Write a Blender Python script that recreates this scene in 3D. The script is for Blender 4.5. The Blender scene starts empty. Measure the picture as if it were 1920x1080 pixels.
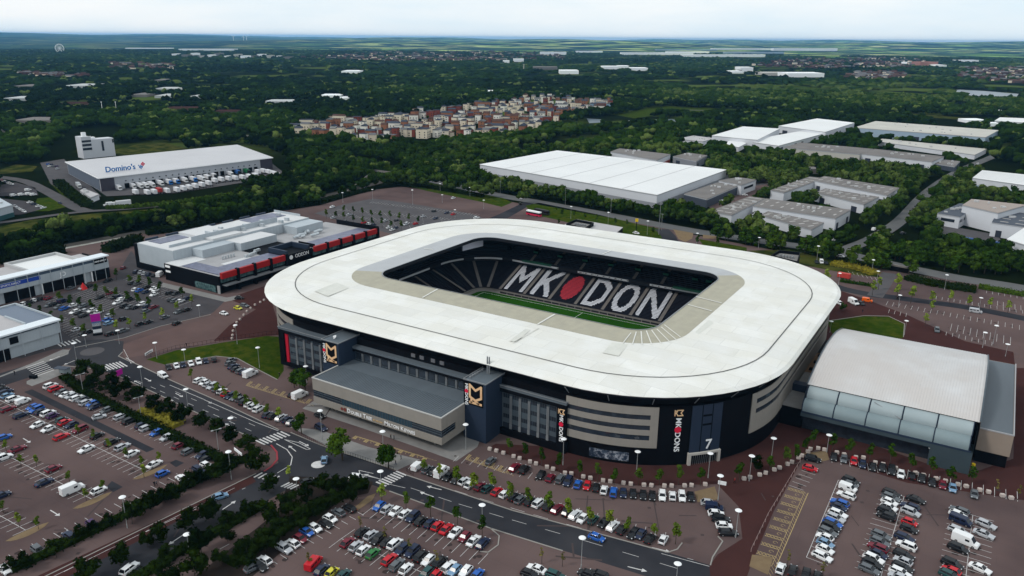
import bpy, bmesh, math, random
import numpy as np
from mathutils import Vector, Matrix
SC = bpy.context.scene
C = SC.collection
random.seed(7)
# ---------------------------------------------------------------- camera, sky, sun, exposure
F = 1462.0; PITCH = math.atan(469 / F); ROLL = math.radians(-0.5); YAW = math.radians(31.9); CH = 115.0
fw = np.array([-math.sin(YAW)*math.cos(PITCH), math.cos(YAW)*math.cos(PITCH), -math.sin(PITCH)])
_r = np.array([math.cos(YAW), math.sin(YAW), 0.0]); _u = np.cross(_r, fw)
RT = _r*math.cos(ROLL) - _u*math.sin(ROLL); UP = _u*math.cos(ROLL) + _r*math.sin(ROLL)
cam = bpy.data.cameras.new('camera'); cam.sensor_width = 36; cam.lens = 36*F/1920
cam.clip_start = 1; cam.clip_end = 90000
camo = bpy.data.objects.new('camera', cam); C.objects.link(camo)
M = Matrix(((RT[0], UP[0], -fw[0], 0), (RT[1], UP[1], -fw[1], 0), (RT[2], UP[2], -fw[2], CH), (0, 0, 0, 1)))
camo.matrix_world = M
SC.camera = camo
HAZE = 3.0e-5
SUN_EL, SUN_AZ = math.radians(44), math.radians(215)     # overcast spring midday
w = bpy.data.worlds.new('World'); SC.world = w; w.use_nodes = True
nt = w.node_tree; nt.nodes.clear()
def wn(t, **k):
    n = nt.nodes.new(t)
    for a, b in k.items(): setattr(n, a, b)
    return n
out = wn('ShaderNodeOutputWorld'); bg = wn('ShaderNodeBackground'); bg.inputs['Strength'].default_value = 0.1
sky = wn('ShaderNodeTexSky', sky_type='NISHITA', sun_disc=False); sky.sun_elevation = SUN_EL; sky.sun_rotation = SUN_AZ
tc = wn('ShaderNodeTexCoord'); mp = wn('ShaderNodeMapping'); mp.inputs['Scale'].default_value = (1.3, 1.3, 7)
nz = wn('ShaderNodeTexNoise'); nz.inputs['Scale'].default_value = 1.6; nz.inputs['Detail'].default_value = 7; nz.inputs['Roughness'].default_value = .55
rp = wn('ShaderNodeValToRGB')
rp.color_ramp.elements[0].position = .36; rp.color_ramp.elements[0].color = (8.0, 9.4, 10.3, 1)
rp.color_ramp.elements[1].position = .60; rp.color_ramp.elements[1].color = (10.2, 10.5, 10.6, 1)
mx = wn('ShaderNodeMixRGB'); mx.inputs[0].default_value = .93
L = nt.links.new
L(tc.outputs['Generated'], mp.inputs['Vector']); L(mp.outputs[0], nz.inputs['Vector']); L(nz.outputs['Fac'], rp.inputs[0])
L(sky.outputs[0], mx.inputs[1]); L(rp.outputs[0], mx.inputs[2]); L(mx.outputs[0], bg.inputs['Color']); L(bg.outputs[0], out.inputs[0])
sl = bpy.data.lights.new('sun', 'SUN'); sl.energy = 1.5; sl.angle = math.radians(10); sl.color = (1, .97, .92)
so = bpy.data.objects.new('sun', sl); C.objects.link(so)
so.rotation_euler = (math.radians(90) - SUN_EL, 0, math.radians(180) - SUN_AZ)
SC.view_settings.view_transform = 'Standard'; SC.view_settings.look = 'None'
SC.view_settings.exposure = 0.0; SC.view_settings.gamma = 1.0; SC.view_settings.use_curve_mapping = False

# ---------------------------------------------------------------- helpers
def P(x, y, z=0.0):
    """survey point: where the sight line of photo point (x, y) meets height z"""
    d = fw*F + RT*(x-960) - UP*(y-540); t = (z-CH)/d[2]
    return (float(d[0]*t), float(d[1]*t))
def PP(pts, z=0.0): return [P(a, b, z) for a, b in pts]
def VW(p):
    q = np.array(p, float) - np.array([0, 0, CH]); k = q @ fw
    return (960 + q @ RT/k*F, 540 - q @ UP/k*F)
def HGT(x, yg, yt):
    g = P(x, yg); lo, hi = 0, 80
    for _ in range(40):
        m = (lo+hi)/2
        if VW((g[0], g[1], m))[1] > yt: lo = m
        else: hi = m
    return lo
def ang(x, y, dx, dy, z=0.0):
    a, b = P(x, y, z), P(x+dx*3, y+dy*3, z)
    return math.atan2(b[1]-a[1], b[0]-a[0])

MATS = {}
def mat(name, c, rough=.8, c2=None, scale=.2, metal=0, spec=None, coat=0, coords='world', stretch=None, emit=0, contrast=.25, c3=None, scale3=.02, brick=None):
    if name in MATS: return MATS[name]
    if spec is None: spec = 0 if rough > .72 else .15
    m = bpy.data.materials.new(name); m.use_nodes = True; t = m.node_tree; b = t.nodes['Principled BSDF']
    b.inputs['Base Color'].default_value = (*c, 1); b.inputs['Roughness'].default_value = rough
    b.inputs['Metallic'].default_value = metal; b.inputs['Specular IOR Level'].default_value = spec
    b.inputs['Coat Weight'].default_value = coat; b.inputs['Coat Roughness'].default_value = .05
    m.diffuse_color = (*c, 1)
    last = None
    def vec():
        g = t.nodes.new('ShaderNodeNewGeometry') if coords == 'world' else t.nodes.new('ShaderNodeTexCoord')
        o = g.outputs['Position'] if coords == 'world' else g.outputs['Object']
        if stretch:
            mp_ = t.nodes.new('ShaderNodeMapping'); mp_.inputs['Scale'].default_value = stretch
            t.links.new(o, mp_.inputs['Vector']); o = mp_.outputs[0]
        return o
    def layer(prev, col, sc, con, det=6):
        n = t.nodes.new('ShaderNodeTexNoise'); n.inputs['Scale'].default_value = sc; n.inputs['Detail'].default_value = det; n.inputs['Roughness'].default_value = .6
        t.links.new(vec(), n.inputs['Vector'])
        r = t.nodes.new('ShaderNodeMapRange'); r.inputs['From Min'].default_value = .5-con; r.inputs['From Max'].default_value = .5+con
        t.links.new(n.outputs['Fac'], r.inputs['Value'])
        x = t.nodes.new('ShaderNodeMixRGB'); x.inputs[2].default_value = (*col, 1)
        if prev is None: x.inputs[1].default_value = (*c, 1)
        else: t.links.new(prev, x.inputs[1])
        t.links.new(r.outputs[0], x.inputs[0]); return x.outputs[0]
    if c2 is not None: last = layer(last, c2, scale, contrast)
    if c3 is not None: last = layer(last, c3, scale3, .1, 3)
    if brick:
        bw, bh, amt = brick
        bt = t.nodes.new('ShaderNodeTexBrick'); bt.inputs['Scale'].default_value = 1
        bt.inputs['Brick Width'].default_value = bw; bt.inputs['Row Height'].default_value = bh
        bt.inputs['Mortar Size'].default_value = .12 if bw > 3 else .02; bt.inputs['Mortar Smooth'].default_value = .3
        bt.inputs['Color1'].default_value = (1, 1, 1, 1); bt.inputs['Color2'].default_value = (1-amt*.5,)*3+(1,); bt.inputs['Mortar'].default_value = (1-amt,)*3+(1,)
        t.links.new(vec(), bt.inputs['Vector'])
        x = t.nodes.new('ShaderNodeMixRGB'); x.blend_type = 'MULTIPLY'; x.inputs[0].default_value = 1
        if last is None: x.inputs[1].default_value = (*c, 1)
        else: t.links.new(last, x.inputs[1])
        t.links.new(bt.outputs['Color'], x.inputs[2]); last = x.outputs[0]
    if last is not None: t.links.new(last, b.inputs['Base Color'])
    if emit:
        b.inputs['Emission Color'].default_value = (*c, 1); b.inputs['Emission Strength'].default_value = emit
    MATS[name] = m; return m

class MB:
    def __init__(s): s.v = []; s.f = []; s.m = []
    def add(s, vs, fs, mi=0):
        o = len(s.v); s.v += [tuple(p) for p in vs]
        for f in fs: s.f.append(tuple(i+o for i in f)); s.m.append(mi)
    def box(s, x0, y0, z0, x1, y1, z1, mi=0):
        x0, x1 = sorted((x0, x1)); y0, y1 = sorted((y0, y1)); z0, z1 = sorted((z0, z1))
        s.prism([(x0, y0), (x1, y0), (x1, y1), (x0, y1)], z0, z1, mi)
    def prism(s, poly, z0, z1, mi=0, mt=None, bottom=True):
        a = sum(poly[i][0]*poly[(i+1) % len(poly)][1]-poly[(i+1) % len(poly)][0]*poly[i][1] for i in range(len(poly)))
        if a < 0: poly = poly[::-1]
        n = len(poly)
        s.add([(x, y, z0) for x, y in poly]+[(x, y, z1) for x, y in poly], [(i, (i+1) % n, (i+1) % n+n, i+n) for i in range(n)], mi)
        s.add([(x, y, z1) for x, y in poly], [tuple(range(n))], mi if mt is None else mt)
        if bottom: s.add([(x, y, z0) for x, y in poly], [tuple(range(n))[::-1]], mi)
    def sheet(s, poly, z, mi=0):
        a = sum(poly[i][0]*poly[(i+1) % len(poly)][1]-poly[(i+1) % len(poly)][0]*poly[i][1] for i in range(len(poly)))
        if a < 0: poly = poly[::-1]
        s.add([(x, y, z) for x, y in poly], [tuple(range(len(poly)))], mi)
    def obox(s, cx, cy, z0, z1, a, l, w, mi=0):
        c, n = math.cos(a), math.sin(a)
        s.prism([(cx+c*u-n*v, cy+n*u+c*v) for u, v in ((-l/2, -w/2), (l/2, -w/2), (l/2, w/2), (-l/2, w/2))], z0, z1, mi)
    def line(s, a, b, w, z, mi=0):
        d = math.hypot(b[0]-a[0], b[1]-a[1]) or 1; n = (-(b[1]-a[1])/d*w/2, (b[0]-a[0])/d*w/2)
        s.sheet([(a[0]-n[0], a[1]-n[1]), (b[0]-n[0], b[1]-n[1]), (b[0]+n[0], b[1]+n[1]), (a[0]+n[0], a[1]+n[1])], z, mi)
    def tube(s, p0, p1, r0, r1=None, n=8, mi=0):
        r1 = r0 if r1 is None else r1
        p0 = Vector(p0); p1 = Vector(p1); d = (p1-p0).normalized()
        u = d.cross(Vector((0, 0, 1))) if abs(d.z) < .9 else d.cross(Vector((1, 0, 0))); u.normalize(); v = d.cross(u)
        vs = []
        for p, r in ((p0, r0), (p1, r1)):
            for i in range(n):
                a = 2*math.pi*i/n; vs.append(tuple(p+u*math.cos(a)*r+v*math.sin(a)*r))
        s.add(vs, [(i, i+n, (i+1) % n+n, (i+1) % n) for i in range(n)]+[tuple(range(n)), tuple(range(2*n-1, n-1, -1))], mi)
    def loft(s, rings, mi=0, close=True, mfun=None):
        n = len(rings[0]); o = len(s.v)
        for r in rings: s.v += [tuple(p) for p in r]
        for k in range(len(rings)-1):
            for i in range(n if close else n-1):
                j = (i+1) % n
                s.f.append((o+k*n+i, o+k*n+j, o+(k+1)*n+j, o+(k+1)*n+i)); s.m.append(mfun(k, i) if mfun else mi)
    def build(s, name, mats, parent=None, smooth=False, local=False):
        off = np.zeros(3)
        if parent is not None and not local: off = np.array(parent.matrix_basis.translation) if parent.parent is None else np.array(parent.parent.matrix_basis.translation)
        me = bpy.data.meshes.new(name)
        me.from_pydata([tuple(np.array(p)-off) for p in s.v] if off.any() else s.v, [], s.f)
        if not isinstance(mats, (list, tuple)): mats = [mats]
        for m in mats: me.materials.append(m)
        if len(mats) > 1: me.polygons.foreach_set('material_index', s.m)
        if smooth: me.polygons.foreach_set('use_smooth', [True]*len(me.polygons))
        me.update()
        o = bpy.data.objects.new(name, me); C.objects.link(o)
        if parent is not None: o.parent = parent
        return o
def tag(o, label, cat, group=None):
    o['label'] = label; o['category'] = cat
    if group: o['group'] = group
    return o
def thing(name, label, cat, loc=(0, 0, 0), rz=0, group=None):
    o = bpy.data.objects.new(name, None); o.empty_display_size = .5; C.objects.link(o)
    o.location = loc; o.rotation_euler = (0, 0, rz); return tag(o, label, cat, group)
def struct(o): o['kind'] = 'structure'; return o
def copy_tree(o, parent=None):
    c = o.copy(); C.objects.link(c); c.parent = parent
    for ch in o.children: copy_tree(ch, c)
    return c
ORD = 'first second third fourth fifth sixth seventh eighth ninth tenth eleventh twelfth thirteenth fourteenth fifteenth sixteenth seventeenth eighteenth nineteenth twentieth'.split()
TENS = {20: 'twenty', 30: 'thirty', 40: 'forty', 50: 'fifty', 60: 'sixty', 70: 'seventy', 80: 'eighty', 90: 'ninety'}
def ordn(i):   # i from 0
    n = i+1
    if n <= 20: return ORD[n-1]
    if n >= 100: return '%dth' % n
    t, u = n//10*10, n % 10
    return TENS[t]+'-'+ORD[u-1] if u else TENS[t][:-1]+'ieth'
def text_mesh(s, size=1.0, ext=.05, bold=0.0):
    cu = bpy.data.curves.new('txt', 'FONT'); cu.body = s; cu.size = size; cu.extrude = ext; cu.offset = bold; cu.align_x = 'CENTER'; cu.align_y = 'CENTER'; cu.resolution_u = 3
    o = bpy.data.objects.new('txt', cu); C.objects.link(o); bpy.context.view_layer.update()
    me = bpy.data.meshes.new_from_object(o.evaluated_get(bpy.context.evaluated_depsgraph_get()))
    bpy.data.objects.remove(o); bpy.data.curves.remove(cu); return me
def text_obj(name, s, size, m, parent, pos, nrm, up=(0, 0, 1), ext=.05, bold=0.0, sx=1.0):
    """lettering whose face looks along nrm, reading direction = up x nrm"""
    me = text_mesh(s, size, ext, bold); me.materials.clear(); me.materials.append(m)
    o = bpy.data.objects.new(name, me); C.objects.link(o)
    n = Vector(nrm).normalized(); u = Vector(up); u = (u-n*u.dot(n)).normalized(); x = u.cross(n)
    off = Vector(pos)-(parent.location if parent else Vector((0, 0, 0)))
    o.matrix_basis = Matrix(((x[0], u[0], n[0], off[0]), (x[1], u[1], n[1], off[1]), (x[2], u[2], n[2], off[2]), (0, 0, 0, 1))) @ Matrix.Diagonal((sx, 1, 1, 1))
    if parent: o.parent = parent
    return o
def rrect(x0, y0, x1, y1, r, nc=14, ns=(20, 14)):
    """rounded rectangle, counter-clockwise from the front left, constant point count"""
    pts = []
    for (cx, cy, a0), (ex, ey), k in (((x0+r, y0+r, 180), (x1-r, y0), 0), ((x1-r, y0+r, 270), (x1, y1-r), 1), ((x1-r, y1-r, 0), (x0+r, y1), 0), ((x0+r, y1-r, 90), (x0, y0+r), 1)):
        for i in range(nc+1):
            a = math.radians(a0+90*i/nc); pts.append((cx+r*math.cos(a), cy+r*math.sin(a)))
        px, py = pts[-1]
        for i in range(1, ns[k]): pts.append((px+(ex-px)*i/ns[k], py+(ey-py)*i/ns[k]))
    return pts
def rz(ring, z): return [(x, y, z) for x, y in ring]
# ---------------------------------------------------------------- materials of the setting
m_pave = mat('brick_paving', (.100, .068, .065), .85, c2=(.072, .052, .052), scale=.09, c3=(.122, .085, .08), scale3=.02, brick=(7.5, 5.1, .07))
m_red = mat('red_paving', (.060, .026, .024), .85, c2=(.045, .021, .020), scale=.12)
m_asph = mat('asphalt', (.032, .033, .039), .8, c2=(.023, .024, .029), scale=.15, c3=(.042, .042, .047), scale3=.03)
m_asph2 = mat('worn_asphalt', (.10, .095, .098), .85, c2=(.075, .07, .074), scale=.1)
m_lot = mat('car_park_asphalt', (.072, .066, .07), .85, c2=(.052, .049, .053), scale=.12)
m_roadf = mat('grey_road', (.125, .125, .125), .85, c2=(.10, .10, .10), scale=.08)
m_slab = mat('stone_slabs', (.24, .23, .22), .8, c2=(.18, .175, .17), scale=.3, brick=(2.2, 1.1, .12))
m_kerb = mat('kerb_stone', (.26, .245, .225), .8)
m_grass = mat('mown_grass', (.026, .050, .003), .95, c2=(.058, .062, .008), scale=.06, c3=(.020, .042, .003), scale3=.25)
m_meadow = mat('rough_meadow', (.040, .052, .009), .95, c2=(.075, .066, .018), scale=.03, c3=(.016, .026, .005), scale3=.08)
m_mulch = mat('gold_gravel', (.20, .145, .085), .95, c2=(.15, .105, .065), scale=.5)
m_white = mat('road_paint_white', (.62, .61, .60), .7, c2=(.40, .38, .37), scale=.9)
m_yel = mat('road_paint_yellow', (.48, .36, .16), .7, c2=(.30, .22, .11), scale=.9)
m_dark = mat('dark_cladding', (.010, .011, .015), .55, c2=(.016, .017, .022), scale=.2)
m_black = mat('black_void', (.006, .006, .007), .8)

# terrain: one sheet to the horizon, low hills far out
def terrain():
    na = 200; rr = [30]
    while rr[-1] < 42000: rr.append(rr[-1]*1.055+3)
    rng = np.random.RandomState(3); vs = []; fs = []
    def hz(x, y):
        r = math.hypot(x, y); 
        if r < 5500: return -.35
        k = min(1, (r-5500)/9000)
        h = 60+48*math.sin(x/2300+1.1)*math.cos(y/3100)+24*math.sin(x/900+y/1500)+16*math.sin(x/5200-2+y/7000)
        if x > 1000: h += 12
        return -.35+max(0, h)*k*k
    a0 = YAW-math.radians(62); a1 = YAW+math.radians(62)
    for r in rr:
        for i in range(na+1):
            a = a0+(a1-a0)*i/na; x, y = -math.sin(a)*r, math.cos(a)*r
            vs.append((x, y, hz(x, y)))
    for k in range(len(rr)-1):
        for i in range(na): o = k*(na+1)+i; fs.append((o, o+na+1, o+na+2, o+1))
    mb = MB(); mb.add(vs, fs)
    m = bpy.data.materials.new('countryside'); m.use_nodes = True; t = m.node_tree; b = t.nodes['Principled BSDF']
    b.inputs['Roughness'].default_value = .95; b.inputs['Specular IOR Level'].default_value = 0
    N = t.nodes.new; Lk = t.links.new
    g = N('ShaderNodeNewGeometry')
    def noise(sc, det=5):
        n = N('ShaderNodeTexNoise'); n.inputs['Scale'].default_value = sc; n.inputs['Detail'].default_value = det; Lk(g.outputs['Position'], n.inputs['Vector']); return n.outputs['Fac']
    vo = N('ShaderNodeTexVoronoi'); vo.inputs['Scale'].default_value = .0022; Lk(g.outputs['Position'], vo.inputs['Vector'])
    sep = N('ShaderNodeSeparateColor'); Lk(vo.outputs['Color'], sep.inputs[0])
    fr = N('ShaderNodeValToRGB'); e = fr.color_ramp.elements
    e[0].position = 0; e[0].color = (.05, .10, .03, 1); e[1].position = 1; e[1].color = (.42, .50, .16, 1)
    for p_, c_ in ((.25, (.13, .24, .06)), (.45, (.24, .38, .10)), (.62, (.50, .50, .24)), (.8, (.12, .18, .06))):
        q = fr.color_ramp.elements.new(p_); q.color = (*c_, 1)
    Lk(sep.outputs[0], fr.inputs[0])
    wd = N('ShaderNodeMapRange'); wd.inputs['From Min'].default_value = .45; wd.inputs['From Max'].default_value = .50; Lk(noise(.0021, 9), wd.inputs['Value'])
    mixa = N('ShaderNodeMixRGB'); mixa.inputs[2].default_value = (.010, .028, .036, 1); sx_ = N('ShaderNodeSeparateXYZ'); Lk(g.outputs['Position'], sx_.inputs[0]); dv_ = N('ShaderNodeMath'); dv_.operation = 'DIVIDE'; Lk(sx_.outputs[0], dv_.inputs[0]); Lk(sx_.outputs[1], dv_.inputs[1]); lw_ = N('ShaderNodeMapRange'); lw_.inputs['From Min'].default_value = -.75; lw_.inputs['From Max'].default_value = -1.25; lw_.inputs['To Max'].default_value = .75; Lk(dv_.outputs[0], lw_.inputs['Value']); mxx = N('ShaderNodeMath'); mxx.operation = 'MAXIMUM'; Lk(wd.outputs[0], mxx.inputs[0]); Lk(lw_.outputs[0], mxx.inputs[1]); Lk(mxx.outputs[0], mixa.inputs[0]); Lk(fr.outputs[0], mixa.inputs[1])  # far woods, more to the left; their bluish cast is distance haze painted in
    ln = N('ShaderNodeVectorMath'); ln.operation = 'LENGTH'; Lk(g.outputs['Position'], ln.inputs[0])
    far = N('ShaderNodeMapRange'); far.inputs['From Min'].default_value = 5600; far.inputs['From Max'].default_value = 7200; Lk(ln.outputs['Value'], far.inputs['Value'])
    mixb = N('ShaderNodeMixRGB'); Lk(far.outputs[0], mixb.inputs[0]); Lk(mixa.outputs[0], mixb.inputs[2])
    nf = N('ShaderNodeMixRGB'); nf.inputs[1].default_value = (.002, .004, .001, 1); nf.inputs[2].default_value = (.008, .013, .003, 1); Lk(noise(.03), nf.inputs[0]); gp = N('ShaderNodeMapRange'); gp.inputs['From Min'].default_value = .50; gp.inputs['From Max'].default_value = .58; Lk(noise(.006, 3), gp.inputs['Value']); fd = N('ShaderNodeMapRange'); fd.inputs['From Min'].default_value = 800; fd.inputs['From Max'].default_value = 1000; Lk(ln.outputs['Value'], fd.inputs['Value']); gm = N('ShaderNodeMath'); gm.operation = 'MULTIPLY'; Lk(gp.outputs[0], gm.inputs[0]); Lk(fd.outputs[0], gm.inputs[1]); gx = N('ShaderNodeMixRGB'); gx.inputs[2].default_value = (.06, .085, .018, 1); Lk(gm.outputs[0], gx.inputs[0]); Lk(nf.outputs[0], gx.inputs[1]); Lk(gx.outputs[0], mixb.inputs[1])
    Lk(mixb.outputs[0], b.inputs['Base Color'])
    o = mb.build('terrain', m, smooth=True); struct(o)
terrain()

def sheet(name, pts, m, z, world=False):
    mb = MB(); p = pts if world else PP(pts); mb.sheet(p, z)
    bm = bmesh.new(); o = mb.build(name, m); bm.from_mesh(o.data); bmesh.ops.triangulate(bm, faces=bm.faces[:]); bm.to_mesh(o.data); bm.free()
    return struct(o)
def ribbon(name, pts, wd, m, z, world=False, kerb=False):
    p = pts if world else PP(pts)
    q = []
    for i in range(len(p)-1):                      # Catmull-Rom smoothing
        p0, p1, p2, p3 = p[max(i-1, 0)], p[i], p[i+1], p[min(i+2, len(p)-1)]
        for k in range(5):
            t = k/5; q.append(tuple(.5*((2*p1[j])+(-p0[j]+p2[j])*t+(2*p0[j]-5*p1[j]+4*p2[j]-p3[j])*t*t+(-p0[j]+3*p1[j]-3*p2[j]+p3[j])*t**3) for j in (0, 1)))
    q.append(p[-1]); mb = MB(); a = []; b = []
    for i in range(len(q)):
        d = np.array(q[min(i+1, len(q)-1)])-np.array(q[max(i-1, 0)]); d = d/(np.linalg.norm(d)+1e-9); n = np.array((-d[1], d[0]))*wd/2
        a.append(tuple(np.array(q[i])+n)); b.append(tuple(np.array(q[i])-n))
    mb.loft([rz(b, z), rz(a, z)], close=False)
    return struct(mb.build(name, m)), q
site = [(-420, 1500), (-420, 560), (0, 478), (160, 452), (330, 425), (600, 385), (700, 356), (752, 350), (850, 362), (1000, 385), (1120, 400), (1300, 440), (1560, 490), (1700, 512), (2000, 555), (2500, 640), (2500, 1500)]
sheet('paved_ground', site, m_pave, 0)
# car parks and roads
sheet('retail_car_park', [(-150, 640), (0, 610), (40, 575), (215, 520), (246, 470), (262, 492), (306, 530), (425, 558), (440, 566), (395, 588), (300, 612), (232, 634), (140, 652), (100, 655), (40, 672)], m_lot, .008)
road1 = [(-200, 760), (60, 682), (128, 660), (145, 640), (190, 636), (232, 640), (230, 660), (222, 668), (250, 681), (320, 714), (420, 758), (523, 806), (545, 812), (612, 840), (700, 868), (760, 891), (960, 957), (1252, 1036), (1332, 1060), (1500, 1110), (1500, 1180), (1210, 1080), (1055, 1032), (920, 990), (730, 920), (700, 910), (640, 905), (590, 908), (560, 905), (520, 928), (420, 985), (250, 1080), (60, 1180), (-60, 1180), (75, 1085), (280, 985), (480, 888), (522, 868), (515, 842), (470, 819), (400, 788), (310, 745), (226, 706), (175, 690), (120, 684), (60, 706), (-200, 790)]
sheet('asphalt_road', road1, m_asph, .012)
sheet('verge_strip', [(545, 893), (640, 897), (700, 903), (690, 925), (640, 935), (570, 1000), (450, 1100), (280, 1150), (430, 1030), (520, 960)], mat('bare_soil', (.022, .018, .016), .95, c2=(.035, .026, .022), scale=.3), .016)
sheet('brick_footpath', [(60, 1085), (473, 893), (480, 903), (120, 1085)], m_red, .03)
sheet('red_forecourt', [(430, 556), (497, 540), (510, 600), (528, 628), (430, 640), (330, 652), (275, 665), (235, 672), (228, 660), (232, 645), (300, 622), (390, 596)], mat('pink_paving', (.125, .083, .077), .85, c2=(.095, .062, .058), scale=.08), .010)
sheet('stadium_apron', [(930, 832), (1045, 838), (1130, 862), (1300, 862), (1460, 795), (1500, 745), (1540, 800), (1740, 870), (1830, 884), (1900, 860), (1905, 690), (1990, 690), (2010, 950), (1920, 938), (1700, 905), (1560, 862), (1530, 842), (1500, 865), (1450, 885), (1345, 908), (1200, 911), (1090, 900), (1000, 868), (915, 840)], m_red, .010)
sheet('stadium_apron', [(1345, 908), (1500, 868), (1450, 960), (1408, 1060), (1390, 1110), (1335, 1110), (1330, 1062), (1345, 1040), (1392, 1010), (1385, 950)], m_red, .014)
sheet('stadium_apron', [(425, 560), (500, 535), (520, 600), (522, 628), (470, 634), (400, 640), (430, 610), (480, 580)], m_red, .016)
sheet('service_yard_paving', [(1540, 600), (1560, 540), (1620, 560), (1700, 590), (1810, 640), (1900, 660), (1905, 700), (1500, 640)], m_red, .008)
sheet('hotel_forecourt', [(567, 766), (600, 744), (636, 700), (902, 820), (895, 838), (855, 865), (780, 838), (680, 803)], m_slab, .012)
sheet('pavement', [(-100, 735), (0, 705), (62, 680), (118, 655), (130, 656), (128, 664), (100, 675), (20, 700), (-100, 745)], m_slab, .02)
sheet('pavement', [(50, 715), (90, 695), (125, 690), (122, 700), (92, 712), (60, 724), (50, 720)], m_slab, .02)
sheet('pavement', [(546, 801), (600, 806), (690, 838), (788, 862), (744, 882), (690, 864), (612, 836)], m_slab, .02)
sheet('pavement', [(306, 530), (425, 558), (450, 553), (452, 560), (422, 566), (300, 537)], m_slab, .02)
sheet('lawn', [(275, 674), (330, 657), (420, 642), (500, 630), (530, 632), (532, 695), (520, 712), (478, 690), (445, 672), (405, 668), (310, 684)], m_grass, .02)
sheet('lawn', [(1551, 602), (1620, 593), (1666, 594), (1696, 608), (1693, 634), (1627, 640), (1560, 625)], m_grass, .02)
sheet('lawn', [(985, 386), (1010, 380), (1120, 402), (1195, 420), (1240, 430), (1255, 440), (1240, 452), (1180, 440), (1100, 425), (1000, 402)], m_grass, .02)
sheet('lawn', [(735, 340), (770, 335), (850, 352), (945, 372), (960, 380), (940, 388), (900, 378), (800, 358)], m_grass, .02)
sheet('lawn', [(1400, 470), (1480, 468), (1560, 488), (1640, 506), (1650, 520), (1600, 515), (1500, 496)], m_meadow, .02)
sheet('lawn', [(1310, 448), (1400, 464), (1400, 476), (1320, 462)], m_grass, .02)
sheet('far_car_park', [(600, 388), (700, 358), (752, 353), (850, 364), (935, 382), (955, 388), (900, 410), (820, 425), (740, 440), (640, 415), (580, 402)], m_pave, .008)
sheet('far_car_park_bays', [(590, 400), (640, 384), (700, 372), (760, 380), (880, 400), (905, 408), (820, 425), (740, 440), (640, 415)], m_asph2, .013)
sheet('access_road', [(935, 402), (975, 383), (990, 372), (1010, 374), (985, 390), (950, 410), (900, 425), (880, 425)], m_asph, .012)
ribbon('main_road', [(610, 285), (700, 310), (760, 328), (830, 343), (930, 365), (1020, 381), (1130, 401), (1260, 426), (1350, 441), (1480, 459), (1560, 470), (1620, 484), (1700, 502), (1800, 522), (1920, 541), (2100, 580)], 13, m_roadf, .02)
ribbon('main_road', [(1560, 476), (1600, 462), (1640, 445), (1690, 412), (1740, 360), (1800, 320), (1870, 290), (1960, 250)], 9, m_roadf, .024)
ribbon('roundabout', [(1240, 430), (1252, 441), (1262, 455), (1300, 468)], 9, m_asph, .027)
sheet('gravel_island', [(1262, 430), (1300, 437), (1298, 447), (1285, 454), (1272, 448)], m_mulch, .03)
sheet('gravel_island', [(1318, 440), (1350, 444), (1345, 448), (1318, 447)], m_mulch, .03)
ribbon('yard_road', [(1440, 482), (1500, 505), (1560, 535), (1620, 550), (1671, 557), (1740, 566), (1817, 577), (1920, 597), (2050, 625)], 7.5, m_asph, .012)
ribbon('underpass_lane', [(1640, 556), (1655, 535), (1668, 512)], 7, m_asph2, .016)
sheet('brick_car_park', [(1690, 540), (1830, 560), (1835, 541), (1990, 560), (1990, 600), (1850, 572), (1700, 555)], m_pave, .014)
ribbon('estate_road', [(-40, 328), (40, 338), (90, 360), (140, 388), (165, 396)], 9, m_asph2, .02)
ribbon('estate_road', [(-60, 425), (40, 412), (110, 402), (165, 396), (230, 392), (300, 386)], 6, m_asph2, .024)
ribbon('country_road', [(410, 238), (450, 252), (490, 262), (530, 273)], 10, m_roadf, .02)
ribbon('country_road', [(1095, 268), (1140, 256), (1200, 246), (1265, 238)], 11, m_roadf, .02)
ribbon('country_road', [(1240, 206), (1330, 207), (1480, 212), (1620, 211)], 9, m_roadf, .02)
sheet('lorry_yard', [(176, 352), (200, 368), (240, 366), (330, 362), (420, 348), (520, 332), (530, 322), (512, 308), (480, 312)], m_asph2, .02)
sheet('lorry_yard', [(75, 305), (120, 298), (176, 355), (190, 368), (150, 378), (95, 345)], m_asph2, .022)
sheet('service_yard', [(1325, 385), (1405, 350), (1440, 345), (1445, 360), (1420, 375), (1345, 400)], m_pave, .02)
sheet('service_yard', [(1755, 455), (1760, 420), (1870, 440), (1895, 475), (1830, 470)], m_asph2, .02)
sheet('service_yard', [(1180, 300), (1440, 330), (1440, 350), (1300, 385), (1200, 360)], m_asph2, .016)
for q in ([(0, 405), (0, 372), (60, 378), (80, 392), (40, 402)], [(-20, 350), (30, 342), (66, 352), (72, 366), (-20, 368)]): sheet('estate_car_park', q, m_lot, .02)
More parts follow.
